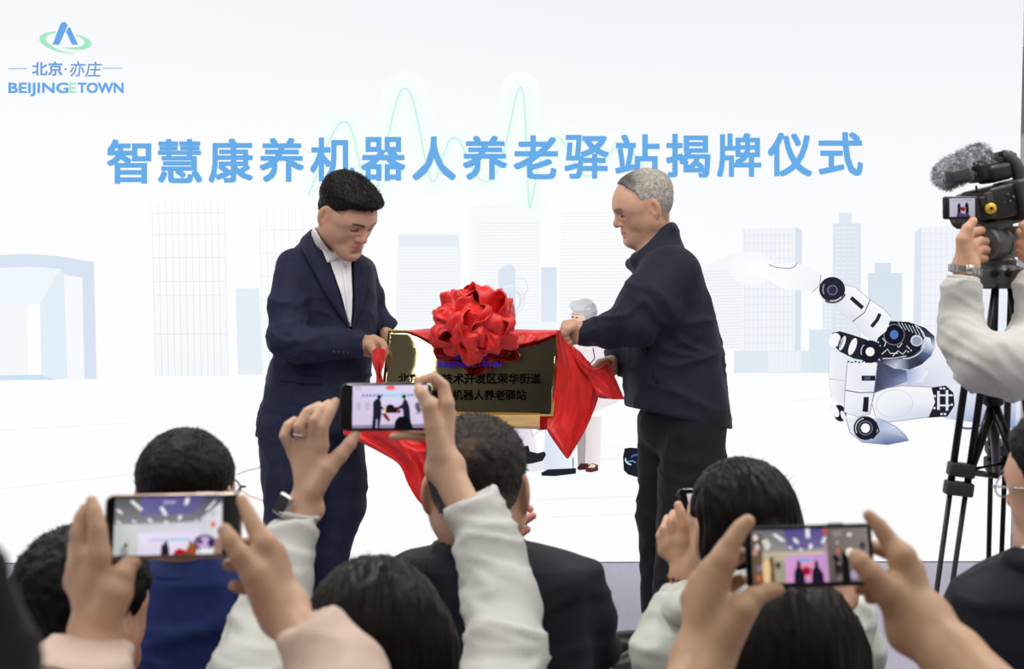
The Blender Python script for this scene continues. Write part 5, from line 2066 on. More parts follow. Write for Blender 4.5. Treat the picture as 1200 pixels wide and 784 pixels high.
# ---------------------------------------------------------------- man in charcoal suit, mid row
P = thing('person', 'seated man from behind, peppered short hair, charcoal navy suit shoulders, hands clapping', 'person', floor_pt(570, 700, 3.2))
h = Head(W(559, 573, 3.17), (.10, 1), 4, -1, 1.07)
d = 3.2
core = seat_parts(P, 568, 3.25)
torso = pxloft([(626, 540, 592, .03, .05), (634, 522, 610, .03, .07), (642, 500, 634, .03, .10), (652, 468, 662, .03, .12), (664, 448, 692, .03, .135), (690, 441, 700, .03, .145),
                (740, 440, 700, .03, .15), (800, 446, 696, .03, .15), (880, 450, 692, .03, .15), (1040, 444, 700, .02, .15)], d, 2.6)
armR = limb(d, [(684, 682, .02, 29), (697, 724, .03, 29), (700, 762, .07, 28), (660, 800, .22, 24), (620, 740, .36, 19)])
armL = limb(d, [(458, 684, .02, 28), (446, 730, .03, 28), (446, 765, .07, 27), (490, 800, .22, 23), (545, 745, .36, 18)])
jk = union([torso, armR, armL], .03)
collar = chain([W(514, 647, d - .05), W(540, 650, d - .075), W(575, 648, d - .075), W(605, 640, d - .05), W(606, 636, d + .02), W(518, 640, d + .03)], [.015] * 6, .008)
solid('suit_jacket', union([jk, collar], .02), .009, NAVY3, P, folds(.008, seed=51, axis=(.2, 0, 1), along=5, across=8))
patch('seam', jk, [(498, 646), (505, 700), (503, 760)], [(500, 646), (507, 700), (505, 760)], d, NAVY3, P, 20, 3, lift=.004, thick=.003)
hn = hand(3.56, [(588, 640, 0, 8), (600, 650, 0, 8)], [(596, 608, 0, 6.5), (600, 618, 0, 6.5), (604, 628, 0, 6), (604, 638, 0, 5.5)],
          [[(606, 601, .0, 5.2), (616, 594.5, .01, 4.8), (621, 596.5, .01, 4.3)], [(610, 613, 0, 5.4), (619, 607.5, 0, 5), (624.5, 604.5, 0, 4.4)], [(609, 626, 0, 5), (614.5, 622.5, 0, 4.6), (618, 620.5, 0, 4.2)], [(608, 640, 0, 4.5)]],
          [(590, 636, -.02, 7), (594, 622, -.03, 6), (597, 612, -.035, 5)], arm=[(606, 690, -.04, 12)])
body(P, [(union([h.skull(), rc(h.T(0, -.025, -.06), W(562, 660, d + .02), .06, .07)], .03), .005, h.colours(SK3)), (hn, .0035, plain_skin(lin((196, 130, 120)))), (union([core, limb(d, [(570, 690, .03, 60), (570, 1000, .03, 60)])], .05), .02, None)])
lineF = [(-.14, -.075), (-.09, -.08), (-.055, -.075), (-.035, -.05), (-.02, .0), (-.005, .026), (.006, .012), (.014, -.005), (.024, .006), (.034, .034), (.05, .05), (.06, .07), (.08, .09), (.12, .1)]


def colF(Pp, N):
    q = h.L(Pp)
    n = noise3(Pp * 90, 3)
    low = np.clip((.01 - q[:, 2]) / .05, 0, 1)
    whorl = np.exp(-((q[:, 0] / .018) ** 2 + ((q[:, 2] - .085) / .02) ** 2)) * (q[:, 1] < 0)
    g = lin((40, 36, 35))[None] * (1 + .4 * n[:, None]) + low[:, None] * lin((112, 104, 100))[None] * .75 + whorl[:, None] * lin((84, 64, 52))[None] * .8
    return np.clip(g, 0, 1)


hair('hair', cap(h, lineF, lambda q: .004 + .009 * np.clip((q[:, 2] - .01) / .07, 0, 1)), .0045, HAIRP, P, h, lambda Pp, N: .0018 * noise3(Pp * 120, 7), 2600, .01, .0009, lean=(0, -.2, -.2), colf=colF, seed=8)

# ---------------------------------------------------------------- man in royal navy suit
P = thing('person', 'seated man from behind in bright navy suit and glasses, behind a tan-edged phone', 'person', floor_pt(222, 700, 3.0))
h = Head(W(219, 583, 2.98), (.12, 1), 3, 0, .93)
d = 3.0
core = seat_parts(P, 222, 3.05)
torso = pxloft([(636, 196, 250, .03, .05), (644, 188, 262, .03, .07), (652, 180, 272, .03, .10), (662, 172, 290, .03, .12), (676, 166, 306, .03, .135), (710, 160, 318, .03, .145),
                (784, 150, 322, .03, .15), (900, 145, 320, .03, .15), (1060, 140, 326, .02, .15)], d, 2.6)
arms = [limb(d, [(300, 694, .02, 27), (326, 760, .05, 27), (318, 840, .22, 22), (262, 850, .36, 18)]), limb(d, [(176, 694, .02, 26), (148, 760, .05, 25), (150, 840, .22, 22), (200, 850, .36, 18)])]
jk = union([torso] + arms, .03)
collar = pxloft([(645, 186, 258, .02, .080), (652, 181, 265, .015, .086), (661, 175, 272, .01, .092), (670, 172, 277, .005, .098), (673, 174, 276, .005, .095)], d, 2.4)
solid('shirt_collar', pxloft([(641, 188, 255, .02, .076), (650, 186, 258, .02, .078)], d, 2.4), .005, SHIRT, P)
solid('suit_jacket', union([jk], .02), .009, BLUE, P, folds(.008, seed=61, axis=(.1, 0, 1), along=4, across=9))
solid('collar', collar, .006, BLUE, P)
body(P, [(union([h.skull(), rc(h.T(0, -.025, -.06), W(222, 660, d + .02), .056, .064)], .03), .005, h.colours(SK3)), (union([core, limb(d, [(232, 700, .03, 56), (232, 1000, .03, 56)])], .05), .02, None),
         (ball(W(262, 850, d + .4), .045), .012, None), (ball(W(200, 850, d + .4), .045), .012, None)])
hair('hair', cap(h, lineF, lambda q: .004 + .009 * np.clip((q[:, 2] + .01) / .07, 0, 1)), .0045, HAIRB, P, h, lambda Pp, N: .0015 * noise3(Pp * 130, 7), 3600, .007, .0008, lean=(0, -.3, .1), seed=9, jitter=.35)
mb = MB()
mb.tube([h.T(.084, -.02, .0), h.T(.086, .03, .006), h.T(.078, .095, .008)], .0016, 8)
mb.tube([h.T(-.084, -.02, .0), h.T(-.086, .03, .006), h.T(-.078, .095, .008)], .0016, 8)
for sx in (-1, 1):
    mb.tube([h.T(sx * .04 + .033 * math.cos(t), .108, .002 + .022 * math.sin(t)) for t in np.linspace(0, 2 * math.pi, 21)[:-1]], .0014, 6, closed=True)
mb.tube([h.T(-.008, .11, .008), h.T(.008, .11, .008)], .0014, 6)
mb.tube([h.T(.078, .095, .008), h.T(.084, .103, .006), h.T(.072, .108, .004)], .0018, 6)
mb.build('glasses', BLACKM, P, True)

# ---------------------------------------------------------------- dark-haired person, lower corner
P = thing('person', 'person with short black hair and reddish ear, mostly hidden behind a lifted hand', 'person', floor_pt(92, 700, 2.6))
h = Head(W(102, 716, 2.6), (.5, 1), 0, 0, .95)
d = 2.6
core = seat_parts(P, 92, 2.60, .26)
jk = union([pxloft([(800, 70, 130, .02, .06), (815, 40, 160, .02, .09), (840, -5, 205, .02, .12), (880, -25, 225, .02, .14), (1000, -30, 230, .02, .15), (1300, -35, 235, .02, .15)], d, 2.6),
            limb(d, [(0, 870, .02, 40), (-18, 960, .06, 38), (10, 1050, .25, 32), (60, 1050, .36, 26)]), limb(d, [(200, 870, .02, 40), (218, 960, .06, 38), (190, 1050, .25, 32), (130, 1050, .36, 26)])], .04)
solid('jacket', jk, .014, BLACKC, P, folds(.006, seed=71))
body(P, [(union([h.skull(), rc(h.T(0, -.025, -.06), W(96, 830, d + .02), .055, .065)], .03), .005, h.colours(lin((200, 150, 128)))), (union([core, limb(d, [(96, 880, .03, 70), (96, 1200, .03, 70)])], .05), .025, None),
         (ball(W(60, 1050, d + .42), .045), .012, None), (ball(W(130, 1050, d + .42), .045), .012, None)])
hair('hair', cap(h, [(-.14, -.09), (-.09, -.095), (-.055, -.09), (-.035, -.06), (-.02, .0), (-.005, .026), (.006, .01), (.014, -.005), (.024, .004), (.034, .03), (.05, .045), (.06, .06), (.08, .08), (.12, .085)],
                 lambda q: .006 + .018 * np.clip((q[:, 2] + .03) / .07, 0, 1)), .005, HAIRB, P, h, lambda Pp, N: .003 * noise3(Pp * 90, 7), 3200, .009, .0009, lean=(0, -.3, .1), seed=19, jitter=.4)

# ---------------------------------------------------------------- pink jacket holding the tan-edged phone
P = thing('person', 'pair of hands in pale pink jacket sleeves holding the tan-edged phone', 'person', floor_pt(230, 700, 1.5))
h = Head(W(232, 1000, 1.56), (0.02, 1), 2, 0, .98)
handL = hand(1.93, [(101, 742, 0, 17), (127, 744, 0, 15)], [(117, 651, -.006, 12.5), (98, 654, .008, 12.5), (91, 667, .02, 12), (87, 684, .024, 11)],
             [[(114.5, 620, -.002, 11.5), (110.5, 600, .004, 9.5), (107.5, 587.5, .01, 7)], [(92.5, 626, .012, 11), (96, 606, .018, 9), (100, 596.5, .022, 7)], [(89, 641, .03, 9.5), (95, 619, .035, 8), (99, 606, .035, 7)], [(86, 662, .034, 8.5), (91, 640, .04, 7)]],
             [(124, 722, -.012, 21), (137, 693, -.015, 18.5), (144, 674, -.012, 13.5), (150, 663, -.004, 10), (158, 659.5, .0, 7.5)], arm=[(108, 800, -.04, 32)], k=.016)
handR = hand(1.93, [(324, 726, 0, 15), (342, 708, .01, 15)], [(309, 637, 0, 13.5), (321, 648, .012, 13), (327, 664, .022, 12.5), (325, 684, .028, 11.5)],
             [[(296, 613, .008, 10.5), (289, 598, .014, 8.8), (283.5, 586.5, .018, 7)], [(301, 638, .04, 9), (288, 637, .045, 8), (280, 637, .042, 7)], [(300, 664, .045, 9), (281, 663, .04, 8), (267.5, 661.5, .03, 6.8)], [(302, 690, .04, 8.5), (285, 690, .035, 7.4), (274, 686.5, .026, 6.4)]],
             [(313, 704, -.006, 20), (298, 672, -.016, 16), (281, 650, -.02, 12), (269.5, 633, -.018, 10.5), (263.5, 622, -.014, 8.8)], arm=[(365, 765, -.05, 27)], k=.016)
d = 1.9
slL = cut(limb(d, [(104, 735, 0, 47), (102, 765, -.02, 51), (98, 800, -.08, 55), (70, 930, -.22, 62), (90, 1010, -.34, 66)]), W(102, 748, d), U * 1 + R * .08, .006)
slR = cut(limb(d, [(342, 716, .0, 33), (368, 748, -.02, 40), (398, 790, -.05, 50), (430, 900, -.2, 62), (370, 1010, -.34, 66)]), W(351, 728, d), U * .8 - R * .45, .006)
trs = pxloft([(960, 200, 265, .0, .06), (985, 150, 315, 0, .09), (1020, 95, 370, 0, .12), (1100, 80, 385, 0, .14), (1400, 80, 385, 0, .15), (1500, 85, 380, 0, .15)], 1.5, 2.6)
core = seat_parts(P, 232, 1.5)
fp = folds(.0045, seed=81, axis=(.2, .1, 1), along=8, across=18)
sl = union([slL, slR, trs, limb(1.56, [(105, 1060, 0, 62), (95, 1130, .05, 62), (60, 1120, .16, 60)]), limb(1.56, [(365, 1060, 0, 62), (385, 1130, .05, 62), (430, 1100, .16, 60)])], .03)
solid('jacket', sl, .009, PINKJ, P, fp)
patch('cuff_seam', sl, [(54, 757), (80, 754), (110, 754), (150, 762)], [(54, 759), (80, 756), (110, 756), (150, 764)], d, PINKJ, P, 24, 3, lift=.004, thick=.004)
body(P, [(handL, .0032, plain_skin(lin((190, 152, 125)))), (handR, .0032, plain_skin(lin((190, 152, 125)))), (union([h.skull(), rc(h.T(0, -.025, -.06), W(232, 1120, 1.52), .055, .065)], .03), .006, h.colours(SK2)), (union([core, limb(1.5, [(232, 1060, 0, 90), (232, 1300, 0, 90)])], .05), .03, None)])
hair('hair', cap(h, [(-.14, -.11), (-.05, -.11), (.0, -.09), (.02, -.05), (.05, .03), (.08, .07), (.12, .08)], lambda q: .018 + 0 * q[:, 0]), .008, HAIRS, P, h)
# ---------------------------------------------------------------- white padded jacket, phone held overhead
P = thing('person', 'dark-haired woman in white padded jacket raising a phone overhead with both arms', 'person', floor_pt(440, 700, 2.32))
h = Head(W(441, 765, 2.34), (.06, 1), 6, 0, 1.02)
core = seat_parts(P, 442, 2.3)
EL = hand(2.75, [(349, 592, 0, 10.5), (367, 597, 0, 10)], [(376, 522, -.005, 8.6), (364.5, 520, 0, 8.4), (353.5, 521, .003, 8), (344, 529, .008, 7.4)],
          [[(378, 500, -.012, 7.4), (387, 483, -.004, 6.4), (393, 471, .006, 5.2)], [(368.5, 493, -.012, 6.8), (377, 480, 0, 6), (385, 473, .015, 5)],
           [(350.5, 500, -.012, 6.8), (360, 483, -.002, 6), (374, 475.5, .012, 5)], [(333, 511, -.006, 6), (337, 499, .0, 5.4), (345, 492.5, .012, 4.6)]],
          [(368, 575, -.012, 12), (384, 549, -.012, 11), (399, 533.5, -.008, 8.5), (410, 520, -.002, 7.4), (417, 508.5, .004, 5.8)], arm=[(346, 622, -.02, 18)])
ER = hand(2.74, [(510, 551, 0, 9.5), (532, 544, 0, 10)], [(523, 473, .005, 8.6), (525, 486, .015, 8.4), (521, 499, .02, 8), (511, 511, .02, 7)],
          [[(520, 453, .012, 7.4), (507, 441.5, .010, 6.6), (489, 445.5, -.004, 4.8)], [(505, 470, .035, 6.5), (490, 470, .035, 6)], [(505, 490, .035, 6), (490, 492, .03, 5.5)],
           [(495, 511, .012, 5.8), (476, 510, .006, 5.2), (460, 511.3, .0, 4.2)]],
          [(514, 530, -.012, 13), (508, 500, -.016, 10.5), (503, 476, -.02, 9), (495, 462, -.016, 7.4), (491, 457.5, -.013, 6.2)], arm=[(550, 605, -.03, 19)])
slL = cut(limb(2.72, [(344, 598, 0, 25.5), (340, 625, -.01, 29), (330, 680, -.06, 36), (312, 740, -.12, 42), (296, 800, -.2, 48), (300, 880, -.3, 52), (350, 940, -.38, 58)]), W(345, 607, 2.72), U * 1 - R * .22, .006)
slR = cut(limb(2.70, [(545, 566, 0, 29), (558, 600, -.01, 32.5), (575, 650, -.05, 38), (588, 710, -.1, 43), (592, 770, -.18, 46), (580, 850, -.28, 52), (540, 930, -.36, 58)]), W(552, 581, 2.70), U * 1 - R * .42, .006)
trs = pxloft([(850, 400, 480, .0, .06), (870, 370, 512, 0, .09), (900, 335, 545, 0, .12), (960, 315, 560, 0, .14), (1200, 320, 560, 0, .15), (1290, 322, 558, 0, .15)], 2.3, 2.6)
jk = union([slL, slR, trs, rc(W(332, 920, 2.3), W(400, 900, 2.3), .09), rc(W(550, 915, 2.3), W(480, 900, 2.3), .09)], .04)
fe = folds(.0048, seed=91, axis=(.2, .2, 1), along=7, across=30)
solid('padded_jacket', jk, .008, WHITEJ, P, fe)
body(P, [(EL, .003, plain_skin(lin((204, 165, 140)))), (ER, .003, plain_skin(lin((204, 165, 140)))), (union([h.skull(), rc(h.T(0, -.025, -.06), W(441, 880, 2.3), .05, .06)], .03), .006, h.colours(SK2)),
         (union([core, limb(2.3, [(442, 920, 0, 62), (442, 1180, 0, 62)]), limb(2.3, [(350, 930, 0, 35), (318, 860, .25, 26), (338, 660, .38, 20)]), limb(2.3, [(540, 930, 0, 35), (586, 840, .2, 26), (566, 640, .38, 20)])], .05), .025, None)])
# long hair with a middle parting, falling in two smooth halves
hl = union([h.e(0, -.012, .032, .094, .114, .101), h.r((.062, -.02, .0), (.082, -.03, -.13), .045, .05), h.r((-.062, -.02, .0), (-.085, -.03, -.13), .045, .05), h.r((0, -.07, -.02), (0, -.085, -.14), .06, .065)], .05)
hl = sub(hl, h.e(0, .13, -.06, .055, .06, .12), .02)


def dispH(hd, amp=.0022, part=.006, seed=1):
    def f(Pp, N):
        q = hd.L(Pp)
        ang = np.arctan2(q[:, 0], .04 + q[:, 2] * .3 - q[:, 1])
        r = np.sqrt(q[:, 0] ** 2 + q[:, 1] ** 2)
        s_ = amp * noise3(np.stack([q[:, 0] * 190, q[:, 1] * 60 + np.abs(q[:, 0]) * 40, q[:, 2] * 16], 1), seed) + amp * .7 * noise3(np.stack([ang * 26, q[:, 2] * 6, q[:, 1] * 6], 1), seed + 4)
        g = part * np.exp(-(q[:, 0] / .006) ** 2) * np.clip((q[:, 2] - .0) / .05, 0, 1)
        return s_ - g
    return f


hair('hair', hl, .0045, HAIRS, P, h, dispH(h, .0022, .003), 900, .012, .0006, lean=(0, -.3, .5), seed=31, jitter=.7)
# watch on the wrist and ring on the finger
w0 = W(330, 593, 2.735)
wx = W(338, 603, 2.72) - W(325, 599, 2.72)
wa = R * .42 + U * .9
wa /= np.linalg.norm(wa)
wn = -R * .62 + U * .22 - F * .72
wn -= wa * (wn @ wa)
wn /= np.linalg.norm(wn)
wz = np.cross(wn, wa)
mb = MB().box(W(332, 592, 2.715), (.005, .018, .0155), [wn, wa, wz], .0042)
ob = mb.build('smartwatch', SILVER, P, False, 'silver watch with dark face')
auto_smooth(ob)
ob2 = MB().box(W(332, 592, 2.715) + wn * .0047, (.0012, .0145, .0125), [wn, wa, wz], .001).build('watch_face', GLASSB, ob)
cr = [W(349, 603, 2.73) + (math.cos(t) * R * 1.0 + math.sin(t) * F) * .031 + math.cos(t) * U * -.006 for t in np.linspace(0, 2 * math.pi, 29)[:-1]]
MB().tube(cr, .0045, 8, closed=True).build('watch_band', WHITEJ, ob, True)
rp = W(351.5, 510, 2.742)
MB().tube([rp + (math.cos(t) * R + math.sin(t) * F) * .0102 + math.cos(t) * U * -.0008 for t in np.linspace(0, 2 * math.pi, 25)[:-1]], .0017, 8, closed=True).build('ring', SILVER, P, True)

# ---------------------------------------------------------------- pale mint jacket, bun of dark hair
P = thing('person', 'dark-haired person in pale mint jacket with beaded bracelet, phone raised beside the face', 'person', floor_pt(885, 700, 2.95))
d = 2.95
h = Head(W(868, 618, 2.93), (-.30, 1), -2, 0, 1.0)
core = seat_parts(P, 885, 3.0)
trs = pxloft([(672, 840, 905, .02, .05), (680, 815, 930, .02, .08), (690, 790, 965, .02, .11), (704, 775, 1000, .02, .13), (730, 768, 1016, .02, .15), (770, 766, 1012, .02, .16), (850, 770, 1000, .02, .16), (1080, 772, 1000, .02, .16)], d, 2.6)
aL = cut(limb(2.9, [(790, 720, .02, 32), (776, 770, -.02, 36), (785, 800, .0, 37), (800, 745, .1, 33), (803, 705, .12, 27), (803, 670, .12, 24)]), W(803, 686, 3.02), U + R * .1, .006)
aR = limb(d, [(995, 722, .02, 31), (1008, 765, .03, 31), (998, 810, .1, 30), (950, 830, .2, 26)])
jk = union([trs, aL, aR], .03)
fg = folds(.0052, seed=101, axis=(.2, .1, 1), along=7, across=22)
solid('padded_jacket', jk, .008, MINTJ, P, fg)
hood = chain([W(777, 718, d - .02), W(800, 714, d - .10), W(850, 700, d - .14), W(905, 690, d - .14), W(955, 694, d - .1), W(978, 708, d - .02)], [.02, .026, .034, .04, .036, .028], .02)
solid('hood', hood, .007, MINTJ, P, fg)
GL = hand(3.02, [(796, 674, 0, 9), (812, 673, 0, 9)], [(801, 634, 0, 8.2), (791.5, 635, .008, 8.2), (783.5, 639, .015, 7.8), (778.5, 646, .02, 6.8)],
          [[(800.5, 616, 0, 7.2), (797.5, 601, .004, 6.2), (794.8, 592, .008, 5)], [(788, 613, .012, 7.2), (790, 603, .03, 6.2)], [(779, 621, .02, 6.6), (783, 608.5, .04, 6)], [(774, 628, .025, 5.7), (778, 618, .045, 5)]],
          [(809, 661, -.006, 10), (817, 646, -.012, 8), (821, 634, -.012, 6.2), (822.5, 626.5, -.01, 5)], arm=[(803, 705, -.0, 16)])
body(P, [(GL, .003, plain_skin(lin((202, 162, 134)))), (union([h.skull(), rc(h.T(0, -.025, -.06), W(872, 705, d + .03), .048, .056)], .03), .006, h.colours(SK2)),
         (union([core, limb(d, [(885, 720, .04, 58), (885, 1000, .04, 58)]), limb(2.9, [(793, 730, .02, 18), (783, 790, .0, 16), (803, 700, .12, 12)])], .05), .022, None), (ball(W(950, 832, d + .2), .04), .012, None)])
hb = union([h.e(0, -.012, .034, .088, .108, .09), h.e(.0, -.06, -.005, .074, .058, .075), h.r((.05, -.05, -.03), (.02, -.075, -.075), .036, .028), h.r((-.05, -.05, -.03), (-.02, -.075, -.075), .036, .028)], .04)
hb = sub(hb, h.e(0, .14, -.05, .07, .08, .12), .02)
hb = sub(hb, h.e(-.1, .004, -.014, .034, .03, .036), .01)
hb = union([hb, h.e(.0, -.118, .012, .022, .02, .022)], .02)
hair('hair', hb, .0045, HAIRS, P, h, dispH(h, .0024, .0, 5), 160, .02, .0004, lean=(.2, -.2, .6), seed=37, jitter=.9)
MB().lathe(h.T(.012, -.130, .012), -h.Y * .8 + h.X * .3, [(-.003, .004), (-.003, .012), (.004, .012), (.006, .006), (.006, .0001)], 16).build('hair_clip', SHIRT, P, True, 'white hair clip')
bc_ = [(180, 140, 50), (110, 40, 90), (60, 44, 50), (200, 160, 70), (120, 60, 110)]
bm_ = [mat('bead', c, .35) for c in bc_]
wc = W(803.5, 679, 3.02)
for k in range(18):
    t = 2 * math.pi * k / 18
    p = wc + R * math.cos(t) * .0290 + F * math.sin(t) * .023 - U * (.005 * math.cos(t) - .003 * math.sin(t))
    MB().lathe(p - U * .0042, U, [(0, .0012), (.0015, .0036), (.0042, .0046), (.0069, .0036), (.0084, .0012)], 8).build('bead', bm_[k % 5], P, True)

# ---------------------------------------------------------------- long dark hair in front of the bare-armed phone holder's hands
P = thing('person', 'person with long sleek dark hair from behind, below the phone gripped by bare hands', 'person', floor_pt(930, 700, 2.42))
d = 2.42
h = Head(W(928, 780, d), (.05, 1), 6, 0, 1.0)
core = seat_parts(P, 930, 2.40, .26)
trs = pxloft([(850, 895, 965, .0, .06), (868, 860, 1000, 0, .09), (895, 828, 1032, 0, .12), (950, 812, 1048, 0, .14), (1150, 812, 1048, 0, .15), (1250, 814, 1046, 0, .15)], d, 2.6)
foreR = hand(2.72, [(980, 700, 0, 8.5), (994, 702, 0, 8.5)], [(984, 666, 0, 7.5), (990, 664, 0, 7.5), (996, 666, .005, 7), (1001, 670, .01, 6.5)],
             [[(985, 652, 0, 6), (984, 645, .01, 5)], [(991, 650, 0, 6), (990, 643, .01, 5)], [(998, 653, 0, 6), (997, 645, .01, 5)], [(1003, 660, .01, 5), (1003, 653, .015, 4.5)]],
             [(983, 690, -.005, 8), (976, 675, -.01, 6), (976, 664, -.01, 5)], arm=[(980, 745, -.06, 13), (985, 800, -.1, 16), (1010, 880, -.18, 19)])
jk = union([trs, cut(limb(d, [(1010, 900, 0, 46), (1030, 960, .08, 44), (1012, 880, .14, 34), (1000, 840, .15, 30)]), W(1003, 856, d + .14), U, .006), limb(d, [(845, 900, 0, 46), (825, 970, .05, 42), (850, 1040, .2, 34)])], .04)
solid('jacket', jk, .012, BLACKC, P, folds(.006, seed=111))
body(P, [(foreR, .0034, plain_skin(lin((194, 150, 126)))), (union([h.skull(), rc(h.T(0, -.025, -.06), W(930, 880, d), .048, .056)], .03), .007, h.colours(SK2)), (union([core, limb(d, [(930, 910, 0, 60), (930, 1150, 0, 60)])], .05), .025, None),
         (ball(W(850, 1042, d + .22), .04), .012, None)])
hl = union([h.e(0, -.01, .034, .092, .112, .102), h.r((.055, -.02, .0), (.08, -.04, -.2), .045, .055), h.r((-.055, -.02, .0), (-.08, -.04, -.2), .045, .055), h.r((0, -.065, -.02), (0, -.08, -.24), .06, .07)], .06)
hl = sub(hl, h.e(0, .13, -.06, .055, .06, .12), .02)
hair('hair', hl, .005, HAIRS, P, h, dispH(h, .0022, .003, 9), 500, .012, .0006, lean=(0, -.3, .3), seed=41, jitter=.5)

# ---------------------------------------------------------------- bare-armed phone holder
P = thing('person', 'pair of bare hands and forearms gripping a black-cased phone above sleek dark hair', 'person', floor_pt(960, 700, 1.5))
h = Head(W(975, 1010, 1.56), (.0, 1), 2, 0, .98)
JL = hand(1.96, [(812, 768, 0, 20), (838, 768, 0, 20)], [(849, 656, 0, 14.5), (835, 670, .01, 14.5), (822, 684, .02, 14), (812, 702, .025, 13)],
          [[(858, 635, .0, 12), (868, 619, .003, 10.4), (876, 611.5, .006, 8.8)], [(850, 642, .03, 11), (866, 626, .04, 10)], [(850, 660, .05, 11), (868, 650, .05, 9)], [(850, 690, .05, 9), (868, 680, .045, 8)]],
          [(850, 744, -.006, 24), (870, 714, -.012, 18), (884, 700, -.008, 12.5), (898, 693.5, -.004, 9.8), (912, 691, -.002, 7.4)], arm=[(800, 830, -.05, 37), (790, 930, -.15, 42)], k=.018)
JR = hand(1.95, [(1064, 741, 0, 20), (1091, 722, 0, 19)], [(1057, 653, 0, 15.5), (1068, 669, .012, 14.5), (1072, 689, .02, 14), (1068, 709, .026, 13)],
          [[(1043, 635, .01, 11.5), (1029.5, 616, .012, 9.4), (1018, 604, .015, 7)], [(1045, 648, .045, 10), (1028, 642, .05, 9), (1019, 640, .045, 7)], [(1048, 675, .05, 10), (1028, 682, .05, 9), (1009, 690, .036, 8.4)], [(1047, 695, .045, 9), (1030, 699, .04, 8), (1020, 701.5, .035, 7.2)]],
          [(1060, 716, -.006, 25), (1041, 693, -.016, 18), (1020, 671, -.022, 12.5), (1009, 659, -.02, 11), (1003, 652.5, -.016, 9)], arm=[(1118, 772, -.04, 36), (1190, 850, -.12, 44), (1240, 930, -.2, 46)], k=.018)
trs = pxloft([(1080, 940, 1010, .0, .06), (1105, 890, 1060, 0, .09), (1140, 840, 1110, 0, .12), (1220, 820, 1130, 0, .14), (1450, 822, 1128, 0, .15), (1540, 825, 1125, 0, .15)], 1.52, 2.6)
core = seat_parts(P, 975, 1.52)
slv = [limb(1.56, [(850, 1170, 0, 56), (800, 1240, .05, 54), (780, 1180, .14, 50)]), limb(1.56, [(1100, 1170, 0, 56), (1180, 1230, .05, 54), (1240, 1160, .14, 52)])]
solid('tee_shirt', union([trs] + slv, .04), .014, BLACKC, P, folds(.005, seed=121))
body(P, [(JL, .0034, plain_skin(lin((184, 147, 116)))), (JR, .0034, plain_skin(lin((184, 147, 116)))), (union([h.skull(), rc(h.T(0, -.025, -.06), W(975, 1130, 1.52), .055, .065)], .03), .008, h.colours(SK1)),
         (union([core, limb(1.52, [(975, 1180, 0, 90), (975, 1420, 0, 90)]), limb(1.56, [(790, 1180, .14, 42), (788, 960, .22, 40)]), limb(1.56, [(1240, 1160, .14, 44), (1245, 960, .2, 42)])], .05), .03, plain_skin(lin((184, 147, 116))))])
hair('hair', cap(h, SHORT, lambda q: .018 + 0 * q[:, 0]), .008, HAIRB, P, h)

# ---------------------------------------------------------------- man in glasses and dark suit at the frame's edge
P = thing('person', 'seated man in dark suit and thin glasses, cut off by the frame, beside the tripod', 'person', floor_pt(1215, 700, 2.75))
d = 2.75
h = Head(W(1257, 572, 2.76), (-.62, .78), 4, 0, 1.04)
core = seat_parts(P, 1220, 2.8)
trs = pxloft([(648, 1195, 1262, .02, .05), (656, 1180, 1280, .02, .07), (668, 1160, 1300, .02, .10), (684, 1132, 1325, .02, .125), (706, 1112, 1340, .02, .14), (746, 1108, 1345, .02, .15), (800, 1112, 1340, .02, .15), (900, 1116, 1336, .02, .15), (1090, 1116, 1336, .02, .15)], d, 2.6)
jk = union([trs, limb(d, [(1134, 712, .02, 30), (1130, 770, .03, 32), (1136, 840, .1, 30), (1180, 870, .25, 24)]), limb(d, [(1318, 712, .02, 30), (1326, 780, .03, 32), (1318, 840, .1, 30), (1270, 870, .25, 24)])], .03)
jk = union([jk, chain([W(1190, 657, d - .03), W(1215, 662, d - .07), W(1250, 655, d - .05)], [.016] * 3, .01)], .02)
solid('suit_jacket', jk, .01, NAVY3, P, folds(.007, seed=131, axis=(.2, 0, 1), along=5, across=8))
solid('shirt_collar', chain([W(1203, 648, d + .01), W(1207, 653, d - .035), W(1224, 653, d - .06), W(1248, 646, d - .04)], [.013] * 4, .01), .006, SHIRT, P)
body(P, [(union([h.skull(), rc(h.T(0, -.025, -.06), W(1248, 664, d), .056, .064)], .03), .004, h.colours(lin((204, 160, 136)))), (union([core, limb(d, [(1232, 765, .02, 60), (1230, 1020, .02, 60)])], .05), .025, None),
         (ball(W(1180, 872, d + .3), .045), .012, None), (ball(W(1270, 872, d + .3), .045), .012, None)])
hair('hair', cap(h, SHORT, lambda q: .006 + .013 * np.clip((q[:, 2] + .0) / .07, 0, 1)), .005, HAIRB, P, h, lambda Pp, N: .002 * noise3(Pp * 120, 7), 1400, .009, .0009, lean=(0, -.3, .3), seed=43)
mb = MB()
for sx in (-1, 1):
    mb.tube([h.T(sx * .086, -.015, .006), h.T(sx * .086, .03, .008), h.T(sx * .078, .09, .006)], .0017, 8)
    mb.tube([h.T(sx * .036 + .030 * math.cos(t), .099 - abs(math.cos(t)) * .004, .0 + .017 * math.sin(t)) for t in np.linspace(0, 2 * math.pi, 25)[:-1]], .0014, 6, closed=True)
    mb.tube([h.T(sx * .078, .09, .006), h.T(sx * .072, .094, .004), h.T(sx * .066, .096, .002)], .0016, 6)
mb.tube([h.T(-.007, .101, .004), h.T(.007, .101, .004)], .0014, 6)
mb.build('glasses', SILVER, P, True)

